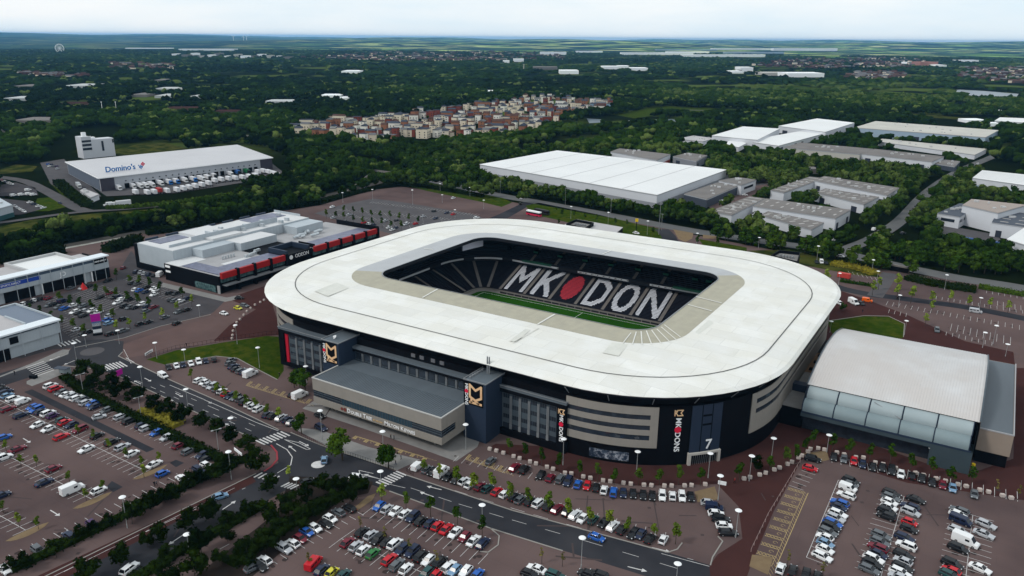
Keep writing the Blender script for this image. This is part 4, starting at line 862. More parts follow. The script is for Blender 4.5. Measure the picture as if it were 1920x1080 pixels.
# leisure building: dark front block with red fascia, tall pale hall behind
ci = thing('leisure_centre', 'big grey and black cinema building with red fascia panels and solar roof', 'cinema', (-330, 270, 0))
parts(ci, [('front_block', m_ink, [(-339, 221.5, 0, -298.2, 331, 8.3)]), ('upper_glazing', m_tint, [(-298.19, 222.3, 5.2, -297.6, 262, 7.2), (-298.19, 280, 5.2, -297.6, 330.5, 7.2)]), ('balcony', m_steel, [(-298.18, 223, 3.7, -295.2, 262, 4.2)]),
           ('tall_hall', m_metalw, [(-368, 227, 0, -339.02, 318, 13.2)]), ('side_hall', m_metalw, [(-339, 258, 8.31, -326.5, 282, 12.2), (-339, 238, 8.31, -331, 257.5, 12.4), (-339, 298, 8.31, -328, 318, 12.6)]),
           ('front_roof', mat('roof_mid_grey', (.36, .355, .36), .7, c2=(.29, .285, .29), scale=.15), [(-338.8, 221.8, 8.3, -298.5, 257.9, 8.309), (-338.8, 282.1, 8.3, -298.5, 330.8, 8.309)]), ('hall_roof', mat('roof_pale_grey', (.60, .60, .60), .6, c2=(.53, .53, .53), scale=.1), [(-367.6, 227.4, 13.2, -339.4, 250, 13.35), (-367.6, 251, 13.2, -339.4, 270, 14.3), (-367.6, 271, 13.2, -339.4, 317.6, 13.4), (-338.9, 258.2, 12.2, -326.7, 281.8, 12.3), (-338.8, 222, 8.32, -328, 237.5, 8.45), (-315, 236, 8.32, -299, 252, 8.42)]),
           ('solar_array', m_solar, [(-311, 223, 8.46, -299.6, 262, 8.7), (-327, 223, 8.46, -311.2, 231, 8.65), (-311, 286, 8.4, -299.6, 329, 8.7), (-366, 232, 13.36, -356, 249, 13.55), (-366, 290, 13.42, -354, 314, 13.6)]),
           ('plinth_wall', m_ink, [(-370.5, 226.6, 0, -368.02, 262, 12.9), (-368.01, 226.2, 0, -339.1, 226.98, 3.2)]), ('shopfront', m_tint, [(-316, 221.2, .3, -301, 221.48, 3.4)]), ('corner_pier', mat('pale_pier', (.3, .3, .3), .7), [(-299.6, 221.1, 0, -297.9, 221.49, 3.8)]),
           ('recess', m_navy, [(-312, 264, 8.31, -299.5, 265, 10.8), (-312, 279, 8.31, -299.5, 280, 10.8), (-313, 264, 8.31, -312.02, 280, 10.8)]), ('name_fascia', m_ink, [(-298.19, 262.5, 6.0, -297.0, 279.5, 9.6)])])
mb = MB(); pr = MB()
for k, y in enumerate((222.2, 232.2, 242.2, 252.2, 281, 291, 301, 311, 321)): mb.box(-298.18, y, 7.2, -296.6, y+8.4, 10.0); pr.box(-298.18, y+8.6, .0, -296.2, y+9.8, 10.4)
mb.build('red_fascia', m_redf, ci); pr.build('pier', m_ink, ci)
text_obj('sign_lettering', 'ODEON', 2.6, m_signw, ci, (-296.95, 272, 7.9), (1, 0, 0)); 
mb = MB(); mb.tube((-297, 264.6, 7.9), (-296.85, 264.6, 7.9), 1.1, n=20); mb.build('sign_disc', m_signw, ci)
parts(ci, [('sign_panel', m_signw, [(-338, 221.3, 6.7, -334.4, 221.48, 7.8), (-338, 221.3, 4.2, -334.4, 221.48, 5.2)])])
mb = MB()
random.seed(11)
for k in range(9):
    a = Vector((-322+random.uniform(-4, 4), 290+k*2.2, 9.3)); b = a+Vector((random.uniform(-3, 3), random.uniform(1, 5), random.uniform(0, 1.6))); mb.tube(a, b, .8, n=8)
for k in range(5): mb.tube((-321, 242+k*1.7, 8.4), (-321, 242+k*1.7, 10), .45, n=8)
for k in range(6): x = -318+random.uniform(-3, 3); y = 250+k*2.4; mb.box(x, y, 8.43, x+1.6, y+1.3, 9.7)
for k in range(9): x = -350+random.uniform(-8, 8); y = 262+k*6; mb.box(x, y, 13.36, x+2.6, y+1.6, 15.2)
mb.build('roof_duct', m_pipe, ci)
mb = MB()
for k in range(7): y = 232+k*12; mb.box(-368.6, y, 13.2, -367.65, y+7, 14.4)
mb.build('roof_screen', m_navy, ci)
parts(ci, [('raised_screen_wall', m_metalw, [(-346, 243, 13.36, -345.6, 300, 16.2), (-346, 230, 13.36, -345.6, 243, 14.6), (-368, 317.4, 13.21, -346, 317.8, 14.6), (-352, 256, 14.31, -346.01, 256.4, 16)]), ('rear_screen', m_ink, [(-330, 331.02, 0, -297, 331.5, 11), (-311.5, 283.4, 8.31, -299.6, 283.8, 10.4)])])
tt = thing('totem_sign', 'tall retail park totem sign with magenta top beside the mini roundabout', 'sign', (*P(184, 628), 0)); c = P(184, 628); a_ = ang(184, 628, 1, -.15); top = HGT(184, 628, 588)
def tp(n, mm, z0, z1, w_=3.2, d=.7):
    m_ = MB(); m_.obox(c[0], c[1], z0, z1, a_, w_, d); m_.build(n, mm, tt)
tp('base', m_ink, 0, .8, 3.6); tp('post', m_steel, .8, top, 2.9, .5); tp('magenta_head', mat('magenta', (.42, .01, .28), .4), top-3.2, top-.1, 3.5, .72); tp('blue_panel', mat('panel_blue', (.06, .14, .36), .4), top-5, top-3.4, 3.1, .71)
for z in (1.2, 4.0): tp('white_panel', m_signw, z, z+1.3, 3.1, .71)
tp('dark_panel', m_navy, 2.7, 3.8, 3.1, .71)
# Low drive-through building north of the stadium
dt = thing('drive_through', 'low pale flat-roofed drive-through restaurant beyond the stadium', 'restaurant', (*P(1120, 430), 0)); q = PP([(1058, 421), (1082, 411), (1168, 426), (1150, 441)], 4)
mb = MB(); mb.prism(q, 0, 3.6); mb.build('wall', m_ink, dt); mb = MB(); mb.prism(q, 3.6, 4.0); mb.build('roof', m_ltroof, dt)
ts = thing('sign_mast', 'tall mast with a yellow sign on the verge beyond the stadium', 'sign', (*P(1193, 431), 0)); c = P(1193, 431); mb = MB(); hh = HGT(1193, 431, 410); mb.tube((*c, 0), (*c, hh), .25); mb.build('mast', m_ink, ts); mb = MB(); mb.obox(*c, hh-2.0, hh, .5, 1.8, .5); mb.build('sign_head', mat('yellow_sign', (.75, .5, .02), .5), ts)
# Railway bridge with concrete wing wall
br = thing('railway_bridge', 'concrete road bridge with sloping wing wall over the railway', 'bridge', (*P(690, 345), 0))
mb = MB(); a = P(652, 360); b = P(695, 340); cc = P(700, 352)
mb.add([(*a, 0), (*b, 0), (*b, 6.5), (*a, 1.0), (a[0]-1.5, a[1]+1, 0), (b[0]-1.5, b[1]+1, 0), (b[0]-1.5, b[1]+1, 6.5), (a[0]-1.5, a[1]+1, 1.0)], [(0, 1, 2, 3), (4, 7, 6, 5), (3, 2, 6, 7), (0, 3, 7, 4)]); mb.build('wing_wall', m_conc, br)
mb = MB(); a = P(690, 330); b = P(745, 338); mb.obox((a[0]+b[0])/2, (a[1]+b[1])/2, 4.8, 6.4, math.atan2(b[1]-a[1], b[0]-a[0]), math.hypot(a[0]-b[0], a[1]-b[1]), 1); mb.build('parapet', m_conc, br)
mb = MB(); mb.obox((a[0]+b[0])/2, (a[1]+b[1])/2+1.2, .05, 4.7, math.atan2(b[1]-a[1], b[0]-a[0]), math.hypot(a[0]-b[0], a[1]-b[1])*.8, .6); mb.build('opening', m_black, br)
ub = thing('underpass', 'dark underpass opening beneath the main road by the right car parks', 'underpass', (*P(1685, 508), 0)); a = P(1668, 506); b = P(1704, 513); mb = MB(); mb.obox((a[0]+b[0])/2, (a[1]+b[1])/2, .05, 2.6, math.atan2(b[1]-a[1], b[0]-a[0]), math.hypot(a[0]-b[0], a[1]-b[1]), 1.2); mb.build('opening', m_black, ub); mb = MB(); mb.obox((a[0]+b[0])/2, (a[1]+b[1])/2, 2.6, 3.4, math.atan2(b[1]-a[1], b[0]-a[0]), math.hypot(a[0]-b[0], a[1]-b[1])*1.2, 1.5); mb.build('parapet', m_conc, ub)
# ================================================================= DEPOT with roof lettering
z = 10.6
dp = thing('pizza_depot', 'large grey distribution depot with blue roof lettering and lorry docks', 'warehouse', (*P(330, 330), 0))
q = PP([(122, 303), (445, 271), (512, 295), (184, 334)], z)
def inset(q, k):
    c = np.mean(q, 0); return [tuple(c+(np.array(p)-c)*k) for p in q]
mb = MB(); mb.prism(q, z-.7, z); mb.build('roof', mat('depot_roof', (.50, .49, .50), .5, c2=(.44, .43, .44), scale=.03), dp)
q2 = inset(q, .985); mb = MB(); mb.prism(q2, 0, z-.7); mb.build('wall', mat('depot_wall', (.42, .43, .46), .5, c2=(.37, .38, .41), scale=.1), dp)
def lerp(a, b, t): return (a[0]+(b[0]-a[0])*t, a[1]+(b[1]-a[1])*t)
def wallbox(mbx, a, b, t0, t1, z0, z1, th=.4, side=1, mi=0):
    p, r = lerp(a, b, t0), lerp(a, b, t1); an = math.atan2(b[1]-a[1], b[0]-a[0]); n = (math.sin(an)*side, -math.cos(an)*side)
    mbx.obox((p[0]+r[0])/2+n[0]*th/2, (p[1]+r[1])/2+n[1]*th/2, z0, z1, an, math.hypot(r[0]-p[0], r[1]-p[1]), th, mi)
A, B, Cc, D = q2[3], q2[2], q2[0], q2[1]
mb = MB(); wallbox(mb, A, B, 0, .07, 0, z-.8, .3); wallbox(mb, A, B, .92, 1, 0, z-.8, .3); mb.build('dark_corner_panel', mat('plum_dark', (.05, .045, .06), .6), dp)
mb = MB(); wallbox(mb, Cc, A, .02, .98, .5, z-.8, .3); mb.build('ribbed_side_wall', mat('blue_grey_ribbed', (.12, .14, .18), .5, c2=(.10, .12, .155), scale=.4, stretch=(1, 1, .05)), dp)
mb = MB()
for k in range(22): wallbox(mb, A, B, .12+k*.036, .12+k*.036+.022, .2, 4.0, .5)
mb.build('dock_door', m_ink, dp)
mb = MB()
for k in range(22): wallbox(mb, A, B, .125+k*.036, .125+k*.036+.006, 5.6, 6.3, .4)
mb.build('small_vent', m_ink, dp)
mb = MB(); wallbox(mb, q[3], q[2], 0, 1, z-.69, z-.02, .25); wallbox(mb, q[0], q[3], 0, 1, z-.69, z-.02, .25); mb.build('eave', m_signw, dp)
an = math.atan2(q[2][1]-q[3][1], q[2][0]-q[3][0]); nn = Vector((math.sin(an), -math.cos(an), 0)); px = P(226, 316, z+2); u_ = Vector((math.cos(an), math.sin(an), 0))
m_dblue = mat('letter_blue', (.01, .12, .33), .4); m_dred = mat('logo_red', (.5, .02, .06), .4)
wd = np.linalg.norm(np.array(P(252, 316, z+2))-np.array(P(200, 318, z+2)))
text_obj('roof_lettering', "Domino's", wd/3.3, m_dblue, dp, (px[0], px[1], z+2.2), nn, ext=.3, bold=wd*.0045)
cx, cy = P(266, 312, z+2); mb1, mb2, mw_ = MB(), MB(), MB(); S = wd/11.5
def tile(mbx, u0, v0, s, d=.0):
    o = Vector((cx, cy, z+2.6))+u_*u0+Vector((0, 0, v0)); vs = []
    for dz in (0, .4):
        for (a, b) in ((0, -s), (s, 0), (0, s), (-s, 0)): vs.append(o+u_*a+Vector((0, 0, b))+nn*(dz+d))
    mbx.add(vs, [(4, 5, 6, 7), (0, 1, 5, 4), (1, 2, 6, 5), (2, 3, 7, 6), (3, 0, 4, 7)])
tile(mb1, S*.55, S*.75, S); tile(mb2, -S*.5, -S*.5, S); tile(mb2, -S*1.45, S*.3, S*.35)
for a, b in ((.55, .75), (-.5, -.1), (-.5, -.9)): tile(mw_, S*a, S*b, S*.24, .1)
mb1.build('logo_tile', m_dred, dp); mb2.build('logo_tile', m_dblue, dp); mw_.build('logo_dot', m_signw, dp)
of = thing('office_tower', 'pale grey office tower with rooftop cube behind the blue-lettered depot', 'office', (*P(180, 300), 0))
mb = MB(); q = PP([(140, 268), (168, 260), (175, 262), (175, 278)], 22); g0 = P(180, 300); 
b0 = P(176, 296); ux = np.array([math.cos(an), math.sin(an)]); uy = np.array([-ux[1], ux[0]])
def ob(n, mm, u0, u1, v0, v1, z0, z1):
    m_ = MB(); m_.prism([tuple(np.array(b0)+ux*u+uy*v) for u, v in ((u0, v0), (u1, v0), (u1, v1), (u0, v1))], z0, z1); m_.build(n, mm, of)
m_ow = mat('office_white', (.52, .53, .56), .5); ob('main_block', m_ow, 0, 21, 0, 12, 0, 17.5); ob('left_block', m_ow, -9, -.05, 0, 14, 0, 20.5); ob('window_band', m_win, -8.8, -.4, -.25, -.02, 15.5, 17.5); ob('window_band', m_win, -8.8, -.4, -.25, -.02, 11.8, 14); ob('window_band', m_win, -8.8, -.4, -.25, -.02, 8, 10.2)
ob('tall_window', m_win, 9, 11, -.25, -.02, 6, 15.5); ob('tall_window', m_win, 19.4, 20.8, -.25, -.02, 13, 16.5); ob('rooftop_cube', m_signw, -6, -2.5, 4, 7, 20.5, 24.5); ob('roof_plant', m_signw, 1, 6, 5, 10, 17.6, 19.2); ob('parapet', m_signw, -9.2, .2, -.3, .3, 20.5, 21)
# ================================================================= WAREHOUSES
def warehouse(label, quad, h, roof=m_whroof, wall=m_whwall, lights=0, ridge=0, doors=0, base=None, world=False, group=None, name='warehouse', par=True, wins=0):
    q = quad if world else PP(quad, h); c = np.mean(q, 0); t = thing(name, label, 'warehouse' if name == 'warehouse' else 'building', (c[0], c[1], 0), 0, group)
    a = sum(q[i][0]*q[(i+1) % 4][1]-q[(i+1) % 4][0]*q[i][1] for i in range(4))
    if a < 0: q = [q[0], q[3], q[2], q[1]]
    mb = MB(); mb.prism(q, 0, h-.25); mb.build('wall', wall, t)
    mb = MB(); mb.prism(inset(q, 1.004), h-.25, h); 
    mb.build('roof', roof, t)
    L = [math.hypot(q[(i+1) % 4][0]-q[i][0], q[(i+1) % 4][1]-q[i][1]) for i in range(4)]
    k0 = 0 if L[0] >= L[1] else 1
    a0, a1, b1, b0_ = q[k0], q[(k0+1) % 4], q[(k0+2) % 4], q[(k0+3) % 4]
    if ridge:
        mb = MB()
        for i in range(1, ridge): 
            t_ = i/ridge; mb.line(lerp(a0, a1, t_), lerp(b0_, b1, t_), .9, h+.06)
        mb.build('roof_ridge', mat('ridge_line', (.42, .42, .42), .6), t)
    if lights:
        mb = MB()
        for r in (.3, .7):
            for i in range(lights):
                t_ = (i+.5)/lights; p = lerp(lerp(a0, b0_, r), lerp(a1, b1, r), t_); mb.obox(p[0], p[1], h, h+.12, math.atan2(a1[1]-a0[1], a1[0]-a0[0])+math.pi/2, 4.5, 1.1)
        mb.build('rooflight', mat('rooflight_pale', (.40, .38, .36), .6), t)
    rv = MB(); rng_ = random.Random(int(abs(c[0])+abs(c[1])))
    for i in range(min(14, int(max(L)/14)+2)):
        p = lerp(lerp(a0, a1, rng_.uniform(.06, .94)), lerp(b0_, b1, rng_.uniform(.06, .94)), rng_.uniform(.1, .9)); rv.obox(p[0], p[1], h, h+rng_.uniform(.6, 1.5), .3, rng_.uniform(1, 3), rng_.uniform(1, 2))
    if group is None and roof is not m_whroof: rv.build('roof_vent', MATS['vent_pale'], t)
    vis = []
    for i in range(4):
        a, b = q[i], q[(i+1) % 4]; n = (b[1]-a[1], -(b[0]-a[0])); mid = ((a[0]+b[0])/2, (a[1]+b[1])/2)
        if n[0]*mid[0]+n[1]*mid[1] < 0: vis.append((a, b))
    if par:
        mb = MB()
        for a, b in vis: wallbox(mb, a, b, 0, 1, h-.9, h-.26, .18)
        mb.build('eave', mat('eave_grey', (.34, .35, .37), .5), t)
    if base:
        mb = MB()
        for a, b in vis: wallbox(mb, a, b, .002, .998, .02, h*.38, .15)
        mb.build('wall_base', base, t)
    if doors:
        mb = MB()
        for a, b in vis:
            n = max(1, int(math.hypot(b[0]-a[0], b[1]-a[1])/doors))
            for i in range(n):
                if (i*7) % 3 != 1: wallbox(mb, a, b, (i+.3)/n, (i+.62)/n, .03, min(4.2, h*.55), .25)
        mb.build('loading_door', MATS['ink_door'] if 'ink_door' in MATS else mat('ink_door', (.03, .035, .05), .5), t)
    if wins:
        mb = MB()
        for a, b in vis:
            n = max(1, int(math.hypot(b[0]-a[0], b[1]-a[1])/wins))
            for i in range(n): wallbox(mb, a, b, (i+.2)/n, (i+.8)/n, h*.45, h*.68, .22)
        mb.build('window', m_win, t)
    return t
m_dkb = mat('dark_blue_wall', (.05, .06, .08), .6); m_ltb = mat('light_blue_wall', (.30, .38, .47), .6); m_crm = mat('cream_wall', (.44, .42, .38), .6)
warehouse('enormous white flat warehouse with faint roof ridges behind a green tree belt', [(900, 308), (1045, 282), (1362, 318), (1232, 365)], 10, ridge=6, base=mat('grey_base', (.26, .27, .29), .6))
warehouse('low dark navy office block joined to the right end of the enormous white warehouse', [(1283, 363), (1345, 342), (1390, 346), (1326, 373)], 6.5, roof=m_fib, wall=m_dkb)
warehouse('small white office with a dark window strip beside the dark navy office block', [(1348, 338), (1385, 332), (1418, 337), (1390, 347)], 8, roof=m_fib, wall=m_whwall, wins=30)
warehouse('white flat-roofed unit with a red window strip behind the enormous white warehouse', [(1145, 284), (1162, 278), (1257, 289), (1232, 300)], 8, roof=m_fib, base=mat('red_strip', (.30, .06, .05), .6))
warehouse('small grey unit in the trees right of the unit with red strip', [(1262, 293), (1290, 286), (1326, 291), (1306, 302)], 7, roof=m_fib, wall=mat('mid_grey_wall', (.2, .21, .23), .6), doors=12)
warehouse('white unit at the left end of the white trading estate', [(1335, 254), (1393, 237), (1462, 241), (1420, 262)], 9)
warehouse('low white unit along the front of the white trading estate', [(1395, 264), (1500, 246), (1545, 250), (1460, 273)], 6, doors=22)
warehouse('white unit at the far right of the white trading estate', [(1460, 236), (1532, 222), (1602, 230), (1548, 247)], 9, doors=20)
warehouse('small low white shed before the white trading estate', [(1355, 268), (1375, 262), (1400, 268), (1385, 276)], 5)
warehouse('low pale shed at the left foot of the white trading estate', [(1270, 260), (1300, 254), (1340, 259), (1318, 265)], 5, roof=m_ltroof)
warehouse('long pale warehouse with a light blue wall band near the upper right', [(1602, 239), (1642, 227), (1872, 244), (1848, 257)], 10, roof=mat('cream_roof', (.50, .48, .42), .6, c2=(.40, .38, .34), scale=.03), wall=m_ltb, doors=26)
warehouse('long cream warehouse with a weathered grey roof in the upper right woods', [(1470, 276), (1502, 267), (1637, 279), (1612, 289)], 8, roof=m_fib, wall=m_crm, doors=11)
warehouse('white warehouse with grey roof adjoining the long cream warehouse', [(1614, 288), (1640, 279), (1770, 293), (1748, 303)], 8, roof=m_fib, doors=15)
warehouse('dark flat-roofed shed at the right end of the cream and white warehouses', [(1752, 306), (1770, 299), (1800, 302), (1790, 312)], 5, roof=m_fib, wall=m_dkb)
warehouse('thin long white-roofed shed behind the cream warehouse', [(1640, 264), (1655, 260), (1850, 279), (1828, 290)], 5, roof=m_crm)
warehouse('left wing of the farther white trading unit with a spotted roof', [(1445, 356), (1518, 331), (1545, 334), (1470, 361)], 7, roof=m_fib, lights=7)
warehouse('rear wing of the farther white trading unit with a spotted roof', [(1526, 338), (1546, 330), (1686, 352), (1664, 366)], 8, roof=m_fib, lights=9, doors=11)
warehouse('front wing of the farther white trading unit with a spotted roof', [(1530, 360), (1548, 353), (1648, 369), (1620, 383)], 7, roof=m_fib, lights=7, doors=13)
warehouse('left wing of the nearer white trading unit with a spotted roof', [(1333, 395), (1405, 368), (1435, 372), (1372, 403)], 7, roof=m_fib, lights=7)
warehouse('rear wing of the nearer white trading unit with a spotted roof', [(1412, 386), (1437, 372), (1595, 393), (1567, 409)], 8, roof=m_fib, lights=8, doors=11)
warehouse('front wing of the nearer white trading unit with a spotted roof', [(1425, 403), (1440, 396), (1545, 417), (1522, 430)], 6, roof=m_fib, lights=6)
warehouse('white warehouse with light blue base at the right edge below the long blue one', [(1824, 333), (1842, 319), (1960, 331), (1945, 350)], 9, ridge=8, base=m_ltb)
warehouse('white office wing with dark flat roof at right edge behind round trees', [(1758, 399), (1800, 381), (1835, 386), (1800, 406)], 8, roof=m_dkb, wins=8)
warehouse('tall white windowless factory block at the right edge', [(1805, 384), (1822, 373), (1925, 384), (1872, 399)], 13, roof=mat('brown_roof', (.30, .25, .22), .7))
warehouse('lower white factory hall with dark roof at the right edge', [(1860, 416), (1873, 394), (1960, 404), (1930, 426)], 9, roof=m_dkb, lights=4, doors=9)
warehouse('nearest white factory hall at the far right edge', [(1888, 448), (1925, 424), (2000, 434), (1960, 470)], 9)
warehouse('small pale building at the upper right edge', [(1865, 226), (1875, 220), (1930, 222), (1925, 230)], 6, wins=9)
warehouse('teal-based white shed at the left edge above the railway', [(-60, 382), (-10, 366), (23, 384), (-30, 398)], 8, roof=m_metalw, wall=m_metalw, base=mat('teal_base', (.02, .07, .075), .6))
warehouse('low grey lorry shelter beside the depot drive', [(150, 357), (157, 353), (185, 364), (170, 370)], 4, roof=m_ltroof)
# distant white sheds and small far-off buildings: x0, x1, base y, height px, depth px, colour
FAR = [(1165, 1300, 103, 4, 3, 'w', 'long white shed low in the distance left of the bright park'), (1230, 1345, 96, 3, 2, 'b', 'thin bluish shed on the horizon side of the bright park'), (1280, 1435, 107, 4, 3, 'w', 'nearest long white shed of the distant bright park'), (1335, 1460, 95, 4, 2, 'w', 'long bright shed at the top of the distant park'), (1450, 1570, 96, 5, 3, 'w', 'brightest long white shed right of the distant park'), (1360, 1470, 101, 3, 2, 'b', 'thin bluish shed in the middle of the distant bright park'),
       (1130, 1160, 130, 5, 2, 'w', 'white block left of the pair above the wood'), (1160, 1180, 128, 4, 2, 'w', 'small white block right of the pair above the wood'), (1182, 1215, 133, 5, 2, 'w', 'white office in front of the pair above the wood'), (1050, 1085, 139, 6, 3, 'w', 'pale stepped building in the middle distance woods'), (943, 955, 118, 4, 1, 'w', 'tiny bright block left of the twin blocks'), (962, 982, 116, 5, 2, 'w', 'bright white twin block in the distant woods'), (1000, 1045, 131, 5, 2, 'g', 'grey roofs among the distant trees'),
       (1013, 1062, 103, 5, 2, 'w', 'pale shed beyond the distant suburb'), (1373, 1395, 138, 4, 2, 'w', 'low white wing of the stepped building'), (1388, 1412, 134, 7, 2, 'w', 'white stepped building left of the long white school'), (1430, 1475, 142, 5, 3, 'c', 'cream low block left end of the long white school'), (1476, 1545, 145, 7, 4, 'w', 'long white school building in the woods'), (1725, 1758, 124, 7, 3, 'p', 'pink-brown block in the right distance'), (1757, 1775, 125, 3, 2, 'w', 'low white block beside the pink-brown block'), (1703, 1718, 120, 3, 2, 'w', 'tiny white block left of the pink-brown block'), (1795, 1835, 116, 3, 1, 'w', 'thin white shed at the right horizon'),
       (640, 673, 138, 6, 3, 'w', 'bright white shed alone in the dark woods'), (335, 440, 95, 3, 2, 'w', 'very long thin white shed near the left horizon'), (118, 162, 166, 7, 4, 'w', 'pale long roof in the left woods'), (25, 60, 165, 4, 3, 'g', 'dim grey roof in the left woods'), (6, 55, 189, 6, 4, 'w', 'white long roof at the left edge woods'), (290, 345, 170, 5, 3, 'w', 'white roof behind the left middle woods'), (245, 275, 182, 6, 4, 'g', 'dim grey roof left of three white sheds'), (290, 325, 184, 6, 4, 'w', 'white shed left of the last two in the woods'), (355, 378, 185, 5, 3, 'w', 'small white shed in the left woods'), (290, 310, 153, 3, 2, 'g', 'tiny grey roof deep in the left woods'),
       (600, 640, 183, 4, 3, 'w', 'bright greenhouse roof behind the left end houses'), (636, 654, 188, 4, 3, 'w', 'small bright roof beside the greenhouse'), (495, 552, 195, 6, 4, 'w', 'long white roof left of the greenhouse'), (912, 925, 175, 4, 2, 'w', 'tiny white roof above the housing estate'), (114, 170, 198, 3, 2, 'r', 'brown roofs along the left middle woods'), (310, 375, 208, 4, 3, 'r', 'long brown roof in the woods above the depot'), (400, 450, 214, 5, 3, 'r', 'brown terrace roof above the right end of the depot'), (25, 100, 232, 8, 6, 'g', 'dark grey roofs in the woods at the left edge'), (0, 12, 250, 5, 3, 'g', 'small grey roof at the left edge'),
       (1865, 1880, 212, 4, 2, 'w', 'tiny white roof at the right edge woods'), (1815, 1850, 231, 4, 3, 'w', 'low white roof beside the blue-walled warehouse'), (1850, 1875, 237, 3, 2, 'w', 'thin white shed right of the blue-walled warehouse'), (1510, 1535, 326, 7, 4, 'g', 'grey shed half hidden behind the spotted roofs'), (1080, 1130, 99, 3, 1, 'w', 'thin white shed left end of the distant park'), (1250, 1330, 100, 3, 1, 'w', 'second thin white shed inside the distant park'), (235, 320, 92, 2, 1, 'w', 'thin pale shed line at the left horizon')]
FAR += [(322+i*16+(i*7) % 5, 331+i*16+(i*5) % 6, 104+(i*3) % 5+i//4, 3+(i % 3), 1, 'wgwc'[i % 4], 'pale block, %s from left in the distant white town' % ordn(i)) for i in range(14)]
m_shed = mat('bright_shed', (.86, .87, .88), .5); m_dull = mat('dull_shed', (.42, .43, .43), .6)
fm = {'w': (m_shed, m_shed), 'd': (m_dull, m_dull), 'g': (m_fib, m_fib), 'c': (m_crm, m_crm), 'b': (m_ltb, m_ltb), 'p': (mat('pink_brick', (.33, .16, .13), .8), mat('pink_brick', (0, 0, 0))), 'r': (mat('brown_tile', (.055, .028, .026), .9), mat('brown_brick', (.09, .055, .045), .9))}
FAR = [(a, b, c_, (d*.7 if b < 700 and c_ > 130 else d), e, ('d' if f == 'w' and b < 700 and c_ > 130 and not 590 < a < 645 else f), g) for a, b, c_, d, e, f, g in FAR]
for x0, x1, yb, hp, dpx, col, lab in FAR:
    h = max(4.5, 1.1*HGT((x0+x1)/2, yb, yb-hp)); a, b = P(x0, yb), P(x1, yb); c_, d_ = P(x1+1, yb-dpx), P(x0+1, yb-dpx)
    d0 = min(60+10*dpx, math.hypot(d_[0]-a[0], d_[1]-a[1])); u = np.array([-math.sin(YAW), math.cos(YAW)])*d0
    w_ = warehouse(lab, [a, b, tuple(np.array(b)+u), tuple(np.array(a)+u)], h, roof=fm[col][0], wall=fm[col][1], world=True, name='distant_building', par=False, group='far-off sheds and blocks')
# slender masts and chimney
def mast(name, x, yb, yt, r, lab, cat, m=m_steel):
    c = P(x, yb); h = HGT(x, yb, yt); mb = MB(); mb.tube((*c, 0), (*c, h), r, r*.6, 8); mb.tube((*c, h), (*c, h+1.2), r*1.6, r*1.6, 8); o = mb.build(name, m); tag(o, lab, cat)
mast('lighting_mast', 193, 214, 192, .5, 'left of two pale masts in the woods above the depot', 'mast', m_signw); mast('lighting_mast', 219, 212, 192, .4, 'right of two pale masts in the woods above the depot', 'mast', m_signw)
mast('chimney', 982, 133, 121, 2, 'lone thin chimney above the distant central woods', 'chimney', m_crm)
for i, x in enumerate((438, 457, 463)):
    c = P(x, 78); mb = MB(); k = math.hypot(*c); h = k*.0055; mb.tube((*c, 0), (*c, h), k*.0003, k*.0002, 6)
    for j in range(3):
        a = j*2.094+.4+i; mb.tube((*c, h), (c[0]+math.cos(a)*h*.5*math.cos(YAW), c[1]+math.cos(a)*h*.5*math.sin(YAW), h+math.sin(a)*h*.5), k*.0002, k*.0001, 4)
    tag(mb.build('wind_turbine', m_signw), ['leftmost tiny white wind turbine on the left horizon', 'middle tiny white wind turbine on the left horizon', 'rightmost tiny white wind turbine on the left horizon'][i], 'wind turbine', 'wind turbines on the horizon')
c = P(113, 99); fwheel = thing('observation_wheel', 'pale observation wheel rising from woods near the left horizon', 'ferris wheel', (*c, 0)); k = math.hypot(*c)/F; R_ = 6.0*k; mb = MB(); rt_ = Vector((math.cos(YAW+.45), math.sin(YAW+.45), 0))
rimp = [Vector((*c, R_*1.15))+rt_*R_*math.cos(i*math.pi/12)+Vector((0, 0, R_*math.sin(i*math.pi/12))) for i in range(24)]
for i in range(24): mb.tube(rimp[i], rimp[(i+1) % 24], .5*k, n=5)
mb.build('rim', m_signw, fwheel); mb = MB()
for i in range(0, 24, 2): mb.tube(Vector((*c, R_*1.15)), rimp[i], .28*k, n=4)
mb.build('spoke', m_signw, fwheel); mb = MB(); mb.tube((*c, R_*1.15), Vector((*c, 0))+rt_*R_*.5, .4*k, n=5); mb.tube((*c, R_*1.15), Vector((*c, 0))-rt_*R_*.5, .4*k, n=5); mb.build('support', m_signw, fwheel)
